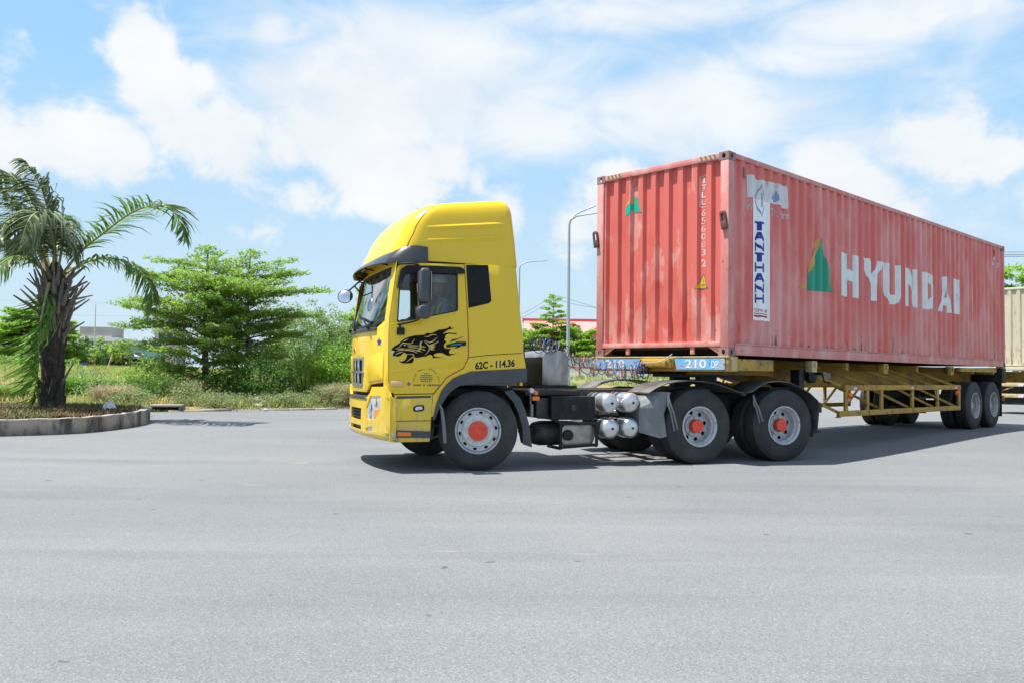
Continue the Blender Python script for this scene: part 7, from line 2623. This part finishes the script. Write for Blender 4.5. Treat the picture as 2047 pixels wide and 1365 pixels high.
far_tree('dark round tree in front of the workshop blue panel, behind the palm trunk', -60.6, 119, 1.9, 4.5, 1500, m_leaf_dark, 0.40)
far_tree('leafy tree right of the workshop door', -56.6, 117, 1.45, 4.3, 1100, m_leaf, 0.38)
far_tree('light green tree between the workshop and the stall', -52.6, 115, 1.5, 4.1, 1100, m_leaf, 0.36)
far_tree('small tree before the red brick wall', -54.6, 113, 0.9, 2.6, 700, m_leaf_dark, 0.3)
brF = tiers(6.2, 3.8, 44, 0.25, 51, 0.5, (2, 14))
tree_layered('layered_tree', 'wide layered tree at the left edge behind the palm', fz(-53.0, 92.0, -0.3), 6.4, brF, m_leaf_bright, 0.24, 'layered trees on the verge', 0.14, dens=0.7)
brG = tiers(5.2, 3.0, 36, 0.25, 52, 0.5, (2, 14))
tree_layered('layered_tree', 'layered tree close right of the one at the left edge', fz(-49.6, 93.0, -0.3), 5.2, brG, m_leaf, 0.24, 'layered trees on the verge', 0.12, dens=0.7)
bush('shrub', 'low far hedge under the left edge trees', fz(-55.0, 98.0), 6.0, 1.5, 1.6, 2600, m_leaf, 0.32, clump=0.5)


# ------------------------------------------------------------------ lamps
def lamp_post(label, x, y, z, H, arms, r=0.085, group='street lamps', m=None):
    m = m or m_pole
    t = thing('street_lamp', label, 'street lamp', (x, y, z), 0, group)
    MB().tube([(0, 0, 0), (0, 0, 1.2), (0, 0, H - 0.9), (0.02, 0, H - 0.5)], [r * 1.3, r * 1.15, r * 0.75, r * 0.7], 10).build('pole', m, t)
    mb = MB()
    mb.cyl((0, 0, 0), (0, 0, 0.10), r * 2.6, 12)
    mb.box(-r * 1.45, r * 1.45, -r * 1.45, r * 1.45, 0.4, 0.9)
    mb.build('base', m, t, bevel=0.01)
    for ax, ay, az_ in arms:
        e = Vector((ax, ay, H + az_))
        d = Vector((ax, ay, 0)).normalized()
        p1 = Vector((0.02, 0, H - 0.55))
        MB().tube([p1, p1 + Vector((d.x * 0.10, d.y * 0.10, 0.30)), Vector((ax * 0.28, ay * 0.28, H - 0.02 + az_ * 0.25)), Vector((ax * 0.6, ay * 0.6, H + az_ * 0.62)), e], [r * 0.6, r * 0.55, r * 0.5, r * 0.45, r * 0.4], 8).build('arm', m, t, smooth=60)
        q = e - p1
        dd = Vector((ax * 0.4, ay * 0.4, az_ * 0.38)).normalized()
        mb = MB()
        up = Vector((0, 0, 1))
        s_ = dd.cross(up).normalized()
        u_ = s_.cross(dd)
        secs = [(-0.05, 0.05, 0.04), (0.10, 0.10, 0.06), (0.45, 0.14, 0.065), (0.72, 0.09, 0.04), (0.80, 0.03, 0.02)]
        rings = []
        for tt, w_, h_ in secs:
            c_ = e + dd * tt
            rings.append([mb.bm.verts.new(c_ + s_ * (w_ * math.cos(2 * math.pi * k / 10)) + u_ * (h_ * math.sin(2 * math.pi * k / 10))) for k in range(10)])
        for a, b in zip(rings, rings[1:]):
            for k in range(10):
                mb.face([a[k], a[(k + 1) % 10], b[(k + 1) % 10], b[k]])
        mb.face(rings[0][::-1])
        mb.face(rings[-1])
        mb.build('lamp_head', m, t, smooth=60)
    return t


lamp_post('tall two armed street lamp between the cab and the red container', 4.28, 65.0, 0.15, 13.15, [(1.45, 0.6, 0.75), (1.9, -1.6, 0.02)], 0.13)
lamp_post('distant street lamp rising just behind the rear of the cab', 0.70, 90.0, 0.6, 12.4, [(2.2, 0.3, 0.25)], 0.11)
lamp_post('far street lamp with a right arm left of the round mirror', -45.3, 190.0, 1.0, 11.5, [(1.3, 0.5, 0.3)], 0.13, m=m_pole_far)
lamp_post('far street lamp with a long arm just left of the cab', -32.4, 165.0, 1.0, 12.0, [(2.0, 0.3, 0.5)], 0.10, m=m_pole_far)
lamp_post('faint far street lamp above the shrubs left of the cab', -50.0, 215.0, 1.0, 8.2, [(1.6, 0.5, 0.2)], 0.12, m=m_pole_far)
for lab, x, y, h, r_ in (('tall thin pale pole in front of the workshop', -58.6, 119.5, 9.3, 0.11), ('thin far pole left of the grey tower', -62.3, 138.0, 6.6, 0.08)):
    o = MB().tube([(0, 0, -0.4), (0, 0, h * 0.5), (0, 0, h)], [r_, r_ * 0.9, r_ * 0.5], 8).build('thin_pole', mat('pole_pale', (0.52, 0.54, 0.55), 0.5))
    o.location = (x, y, 1.0)
    tag(o, lab, 'pole')


def wire(label, pts, r=0.02, group='overhead wires'):
    o = MB().tube([Vector(p) - Vector(pts[0]) for p in pts], r, 4).build('power_line', mat('wire_grey', (0.12, 0.14, 0.17), 0.6), smooth=60)
    o.location = pts[0]
    return tag(o, label, 'power line', group)


wire('upper faint power line over the left field', [(-125, 170, 15.2), (-102, 170, 14.7), (-80, 170, 14.4), (-60, 172, 14.2), (-46, 175, 13.8), (-30, 178, 13.2)], 0.022)
wire('lower faint power line over the left field', [(-125, 170, 12.2), (-102, 170, 11.9), (-80, 170, 11.8), (-60, 172, 12.0), (-46, 175, 12.3), (-30, 178, 11.3)], 0.022)
for k in range(3):
    z = (10.28, 10.10, 9.97)[k]
    wire(('upper', 'middle', 'lower')[k] + ' of the three power lines behind the rear of the red container', [(33.0, 60, z - 0.05), (36.0, 60, z), (44.0, 60, z + 0.15)], 0.022)
wire('power line sloping down left from the lamp, upper strand', [(-3.5, 82, 5.2), (1.2, 80, 7.0), (3.1, 80, 8.1), (4.3, 80, 8.6)], 0.018)
wire('power line sloping down left from the lamp, lower strand', [(-3.5, 82, 4.8), (1.2, 80, 6.65), (3.1, 80, 7.7), (4.3, 80, 8.2)], 0.018)
wire('power line running right from the lamp behind the container, upper strand', [(4.3, 80, 8.6), (6.15, 80, 8.06), (7.9, 80, 7.56), (14, 80, 6.6)], 0.018)
wire('power line running right from the lamp behind the container, lower strand', [(4.3, 80, 8.2), (6.3, 80, 7.73), (7.9, 80, 7.51), (14, 80, 6.4)], 0.018)

# ------------------------------------------------------------------ background, right: fence, trees, warehouse
wh = thing('warehouse', 'teal warehouse with a red sheet roof behind the fence', 'warehouse', (16.0, 122.0, 0.9))
MB().box(-13.5, 30, 0, 20, -0.6, 5.9).build('wall', m_wall_teal, wh, smooth=0)
mb = MB()
mb.plate([(-14.2, 0.0), (31, 0.0), (31, 1.0), (-14.2, 1.0)], (), 0.15, lambda u, v, w: (u, -0.8 + v * 12.0, 6.2 + v * 2.3 + w))
mb.build('roof', m_roof_pale, wh, smooth=0)
MB().box(-14.4, 31.2, -1.0, -0.8, 5.85, 6.35).build('gutter', m_roof_red, wh, smooth=0)
MB().box(-14.4, 31.2, 10.8, 11.8, 8.35, 9.0).build('ridge', m_roof_red, wh, smooth=0)
for x in np.arange(-12, 29, 4.0):
    MB().box(x, x + 0.35, -0.16, -0.003, -0.6, 5.85).build('column', m_wall_white, wh, smooth=0)
for x in np.arange(-10.5, 27, 4.0):
    MB().box(x, x + 1.6, -0.08, -0.004, 2.2, 3.6).build('window', m_window, wh, smooth=0)
fz0 = 0.80
fence = thing('fence', 'white wall with red posts and pale railings beyond the road', 'fence', (4.0, 85.0, fz0), R(2.0))
MB().box(-3, 32, 0, 0.2, -0.8, 1.10).build('wall', m_wall_white, fence, smooth=0)
MB().box(-3, 32, -0.03, 0.23, 1.101, 1.20).build('coping', m_redpost, fence, smooth=0)
for k in range(25):
    x = -2.9 + 1.42 * k
    MB().box(x - 0.08, x + 0.08, -0.05, 0.25, -0.8, 2.35).build('post', m_redpost, fence, smooth=0)
mb = MB()
for k in range(300):
    x = -2.9 + 0.116 * k
    mb.box(x - 0.018, x + 0.018, 0.08, 0.12, 1.2, 2.18)
mb.box(-2.9, 32, 0.085, 0.115, 1.28, 1.33)
mb.box(-2.9, 32, 0.085, 0.115, 2.10, 2.15)
mb.build('railing', m_bar, fence, smooth=0, kind='stuff')
brH = tiers(8.4, 2.7, 22, 0.40, 61, 0.22, (8, 22))
tree_layered('layered_tree', 'tall tiered tree standing behind the two armed lamp', fz(4.25, 88.0, -0.2), 8.4, brH, m_leaf_bright, 0.19, 'layered trees by the fence', 0.12, dens=0.6)
brI = tiers(4.4, 3.0, 22, 0.42, 62, 0.7, (12, 34))
tree_layered('layered_tree', 'spreading light green tree close behind the rear of the cab', fz(2.0, 88.5, -0.2), 4.5, brI, m_leaf_bright, 0.19, 'layered trees by the fence', 0.12, dens=0.6)
brJ = tiers(4.4, 3.0, 22, 0.42, 63, 0.7, (12, 34))
tree_layered('layered_tree', 'spreading green tree just left of the red container front', fz(6.5, 88.0, -0.2), 4.5, brJ, m_leaf_bright, 0.19, 'layered trees by the fence', 0.12, dens=0.6)
brK = tiers(4.8, 2.6, 12, 0.55, 64, 0.8, (12, 28))
tree_layered('orange_tipped_tree', 'tree with orange young leaves before the red warehouse roof', fz(3.6, 90.0, -0.2), 4.9, brK, m_leaf_orange, 0.24, 'layered trees by the fence', 0.10, dens=0.6)
brL = tiers(4.8, 2.2, 10, 0.55, 65, 0.8, (12, 28))
tree_layered('orange_tipped_tree', 'orange tipped tree right of the lamp near the container', fz(7.6, 90.5, -0.2), 4.9, brL, m_leaf_orange, 0.24, 'layered trees by the fence', 0.10, dens=0.6)
far_tree('dark tree low behind the cab and the tool box', -0.2, 94.0, 1.6, 4.4, 1400, m_leaf_dark, 0.36, group='layered trees by the fence')
brM = tiers(6.9, 2.9, 26, 0.3, 71, 0.5, (6, 24))
tree_layered('layered_tree', 'sparse light green tree above the cream container', (27.6, 46.0, 0.15), 6.9, brM, m_leaf_bright, 0.20, 'layered trees by the fence', 0.10, dens=0.7)
far_tree('dark green tree at the right edge behind the cream container', 30.2, 48.0, 1.9, 6.6, 2600, m_leaf, 0.26, group='layered trees by the fence')

# ------------------------------------------------------------------ second truck at the right edge: cream container on its trailer
K_YAW = R(-48)
KX, KY = 15.75, 28.2
c2 = thing('shipping_container', 'cream rusty container cut off by the right edge of the picture', 'container', (KX, KY, 1.55), K_YAW)
make_container(c2, 2.70, m_cream, m_cream_frame, m_cream_frame)
t2 = thing('semi_trailer', 'yellow trailer with red and white striped rails under the cream container', 'trailer', (KX, KY, 1.55), K_YAW)
for b in (0.70, 1.62):
    MB().box(0.1, 12.0, b, b + 0.12, -0.45, -0.02).build('main_beam', m_trailer, t2, smooth=0)
for a in (0.3, 2.4, 4.6, 6.8, 9.0, 11.5):
    MB().box(a, a + 0.12, 0.03, CW - 0.03, -0.25, -0.02).build('cross_member', m_trailer, t2, smooth=0)
for z0, z1 in ((-0.50, -0.38), (-0.86, -0.74)):
    MB().box(-0.2, 9.5, -0.02, 0.03, z0, z1).build('guard_rail', m_trailer_pale, t2, bevel=0.004)
    for k in range(9):
        mb = MB()
        a = -0.15 + 1.05 * k
        for q in range(3):
            mb.m = q % 2
            mb.plate([(a + 0.16 * q, z0 + 0.01), (a + 0.16 * q + 0.15, z0 + 0.01), (a + 0.16 * q + 0.21, z1 - 0.01), (a + 0.16 * q + 0.06, z1 - 0.01)], (), 0.002, lambda u, v, w: (u, -0.0235 + w, v))
        mb.build('reflector', [m_refl_w, m_refl_r], t2, smooth=0)
for a in (-0.15, 1.6, 3.4, 5.2, 7.0, 9.3):
    MB().box(a, a + 0.10, -0.015, 0.03, -0.74, -0.50).build('guard_post', m_trailer_pale, t2, smooth=0)
    MB().bar((a + 0.9, 0.02, -0.52), (a + 0.1, 0.5, -0.78), 0.04, 0.04).build('diagonal_strut', m_trailer, t2, smooth=0)
MB().box(-0.1, 9.0, 0.35, 2.1, -1.1, -0.45).build('under_shade_block', m_dark, t2, smooth=0)  # dark block stands in for the shade under this trailer
tw2 = drive_wheel(t2, (9.9, 0.05, -0.87), 0, 0.53, m_rim_trailer, hub=False)
for a, b, rr_ in ((9.9, CW - 0.05, math.pi), (11.15, 0.05, 0), (11.15, CW - 0.05, math.pi)):
    copy_tree(tw2, t2, (a, b, -0.87), rr_)

# ------------------------------------------------------------------ driver
m_skin = mat('skin', (0.36, 0.20, 0.13), 0.55)
m_uniform = mat('uniform_blue', (0.04, 0.22, 0.46), 0.85)
m_hivis = mat('hivis_yellow', (0.50, 0.56, 0.04), 0.7)
m_helmet = mat('helmet_white', (0.86, 0.87, 0.84), 0.35)
drv = thing('person', 'driver in a white safety helmet and blue uniform with yellow trim, seated in the cab', 'person', TM @ Vector((-0.28, -0.60, 1.64)), T_YAW)


def skin_body(name, joints, edges, m, parent, sub=2):
    me = bpy.data.meshes.new(name)
    me.from_pydata([j[0] for j in joints], edges, [])
    o = bpy.data.objects.new(name, me)
    COL.objects.link(o)
    o.parent = parent
    md = o.modifiers.new('Skin', 'SKIN')
    md.use_smooth_shade = True
    for i, j in enumerate(joints):
        me.skin_vertices[0].data[i].radius = (j[1], j[2] if len(j) > 2 else j[1])
    me.skin_vertices[0].data[0].use_root = True
    s = o.modifiers.new('Subdivision', 'SUBSURF')
    s.levels = sub
    s.render_levels = sub
    me.materials.append(m)
    return o


J = [((0, 0, 0.06), .15, .13), ((-0.01, 0, 0.26), .15, .12), ((-0.03, 0, 0.45), .17, .12), ((-0.05, 0, 0.56), .07), ((-0.07, 0, 0.64), .055),
     ((-0.04, -0.19, 0.50), .065), ((-0.14, -0.27, 0.28), .052), ((-0.40, -0.20, 0.27), .042), ((-0.46, -0.18, 0.28), .036),
     ((-0.04, 0.19, 0.50), .065), ((-0.14, 0.27, 0.28), .052), ((-0.40, 0.20, 0.27), .042), ((-0.46, 0.18, 0.28), .036),
     ((-0.12, -0.11, 0.06), .09), ((-0.42, -0.13, 0.06), .07), ((-0.46, -0.13, -0.28), .05), ((-0.58, -0.13, -0.42), .04),
     ((-0.12, 0.11, 0.06), .09), ((-0.42, 0.13, 0.06), .07), ((-0.46, 0.13, -0.28), .05), ((-0.58, 0.13, -0.42), .04)]
E_ = [(0, 1), (1, 2), (2, 3), (3, 4), (2, 5), (5, 6), (6, 7), (7, 8), (2, 9), (9, 10), (10, 11), (11, 12), (0, 13), (13, 14), (14, 15), (15, 16), (0, 17), (17, 18), (18, 19), (19, 20)]
skin_body('body', J, E_, m_uniform, drv)
mb = MB()
mb.lathe([(0.0, -0.125), (0.035, -0.118), (0.055, -0.09), (0.072, -0.03), (0.082, 0.03), (0.080, 0.08), (0.06, 0.12), (0.0, 0.135)], 20, axis='z')
for v in mb.bm.verts:
    v.co.x *= 1.18
    if v.co.z < -0.02 and v.co.x < 0:
        v.co.x *= 1.08
hd = mb.build('head', m_skin, drv, smooth=80, loc=(-0.10, 0, 0.76))
mb = MB()
mb.tube([(-0.092, 0, 0.015), (-0.118, 0, -0.02), (-0.095, 0, -0.035)], [0.010, 0.016, 0.010], 8)
for s in (-1, 1):
    mb.lathe([(0, -0.008), (0.022, -0.006), (0.026, 0.0), (0.018, 0.008), (0, 0.01)], 10, (0.01, s * 0.082, -0.005), 'y')
mb.build('nose_and_ears', m_skin, hd)
mb = MB()
for s in (-1, 1):
    mb.lathe([(0, -0.008), (0.009, -0.005), (0.011, 0.0), (0, 0.006)], 8, (-0.088, s * 0.032, 0.02), 'x')
mb.bar((-0.096, -0.022, -0.062), (-0.096, 0.022, -0.062), 0.012, 0.006)
mb.build('eyes_and_mouth', m_dark, hd)
mb = MB()
mb.lathe([(0.125, 0.045), (0.122, 0.05), (0.112, 0.055), (0.110, 0.09), (0.095, 0.135), (0.06, 0.165), (0.0, 0.175)], 24, axis='z')
for v in mb.bm.verts:
    v.co.x *= 1.15
    if v.co.x < -0.10 and v.co.z < 0.06:
        v.co.x -= 0.03
mb.build('helmet', m_helmet, drv, smooth=50, loc=(-0.10, 0, 0.76))
mb = MB()
mb.bar((-0.10, -0.088, 0.70), (-0.15, -0.06, 0.64), 0.012, 0.006)
mb.bar((-0.02, -0.095, 0.80), (-0.12, -0.085, 0.66), 0.012, 0.006)
mb.build('chin_strap', m_dark, drv)
mb = MB()
mb.tube([(-0.145, -0.08, 0.10), (-0.165, -0.10, 0.30), (-0.14, -0.13, 0.47), (-0.05, -0.14, 0.575), (0.05, -0.13, 0.50)], [0.018, 0.02, 0.022, 0.022, 0.018], 6)
mb.tube([(-0.145, 0.08, 0.10), (-0.165, 0.10, 0.30), (-0.14, 0.13, 0.47), (-0.05, 0.14, 0.575), (0.05, 0.13, 0.50)], [0.018, 0.02, 0.022, 0.022, 0.018], 6)
mb.build('vest_trim', m_hivis, drv)
for s in (-1, 1):
    mb = MB()
    mb.lathe([(0.048, -0.02), (0.056, 0.0), (0.048, 0.03)], 12, axis='z')
    cf = mb.build('cuff', m_hivis, drv, loc=(-0.30, s * 0.235, 0.275))
    cf.rotation_euler = (0, R(90), 0)
    # hand closed round the wheel rim: palm and five fingers
    hj = [((0, 0, 0), .022, .030), ((-0.05, 0, 0.01), .020, .034)]
    he = [(0, 1)]
    for k in range(4):
        y = -0.027 + 0.018 * k
        i0 = len(hj)
        hj += [((-0.085, y, 0.018), .009), ((-0.105, y, 0.0), .008), ((-0.098, y * 0.9, -0.022), .0075)]
        he += [(1, i0), (i0, i0 + 1), (i0 + 1, i0 + 2)]
    i0 = len(hj)
    hj += [((-0.035, -s * 0.045, -0.005), .010), ((-0.065, -s * 0.05, -0.02), .009)]
    he += [(0, i0), (i0, i0 + 1)]
    h_ = skin_body('hand', hj, he, m_skin, drv, 1)
    h_.location = (-0.48, s * 0.175, 0.29)
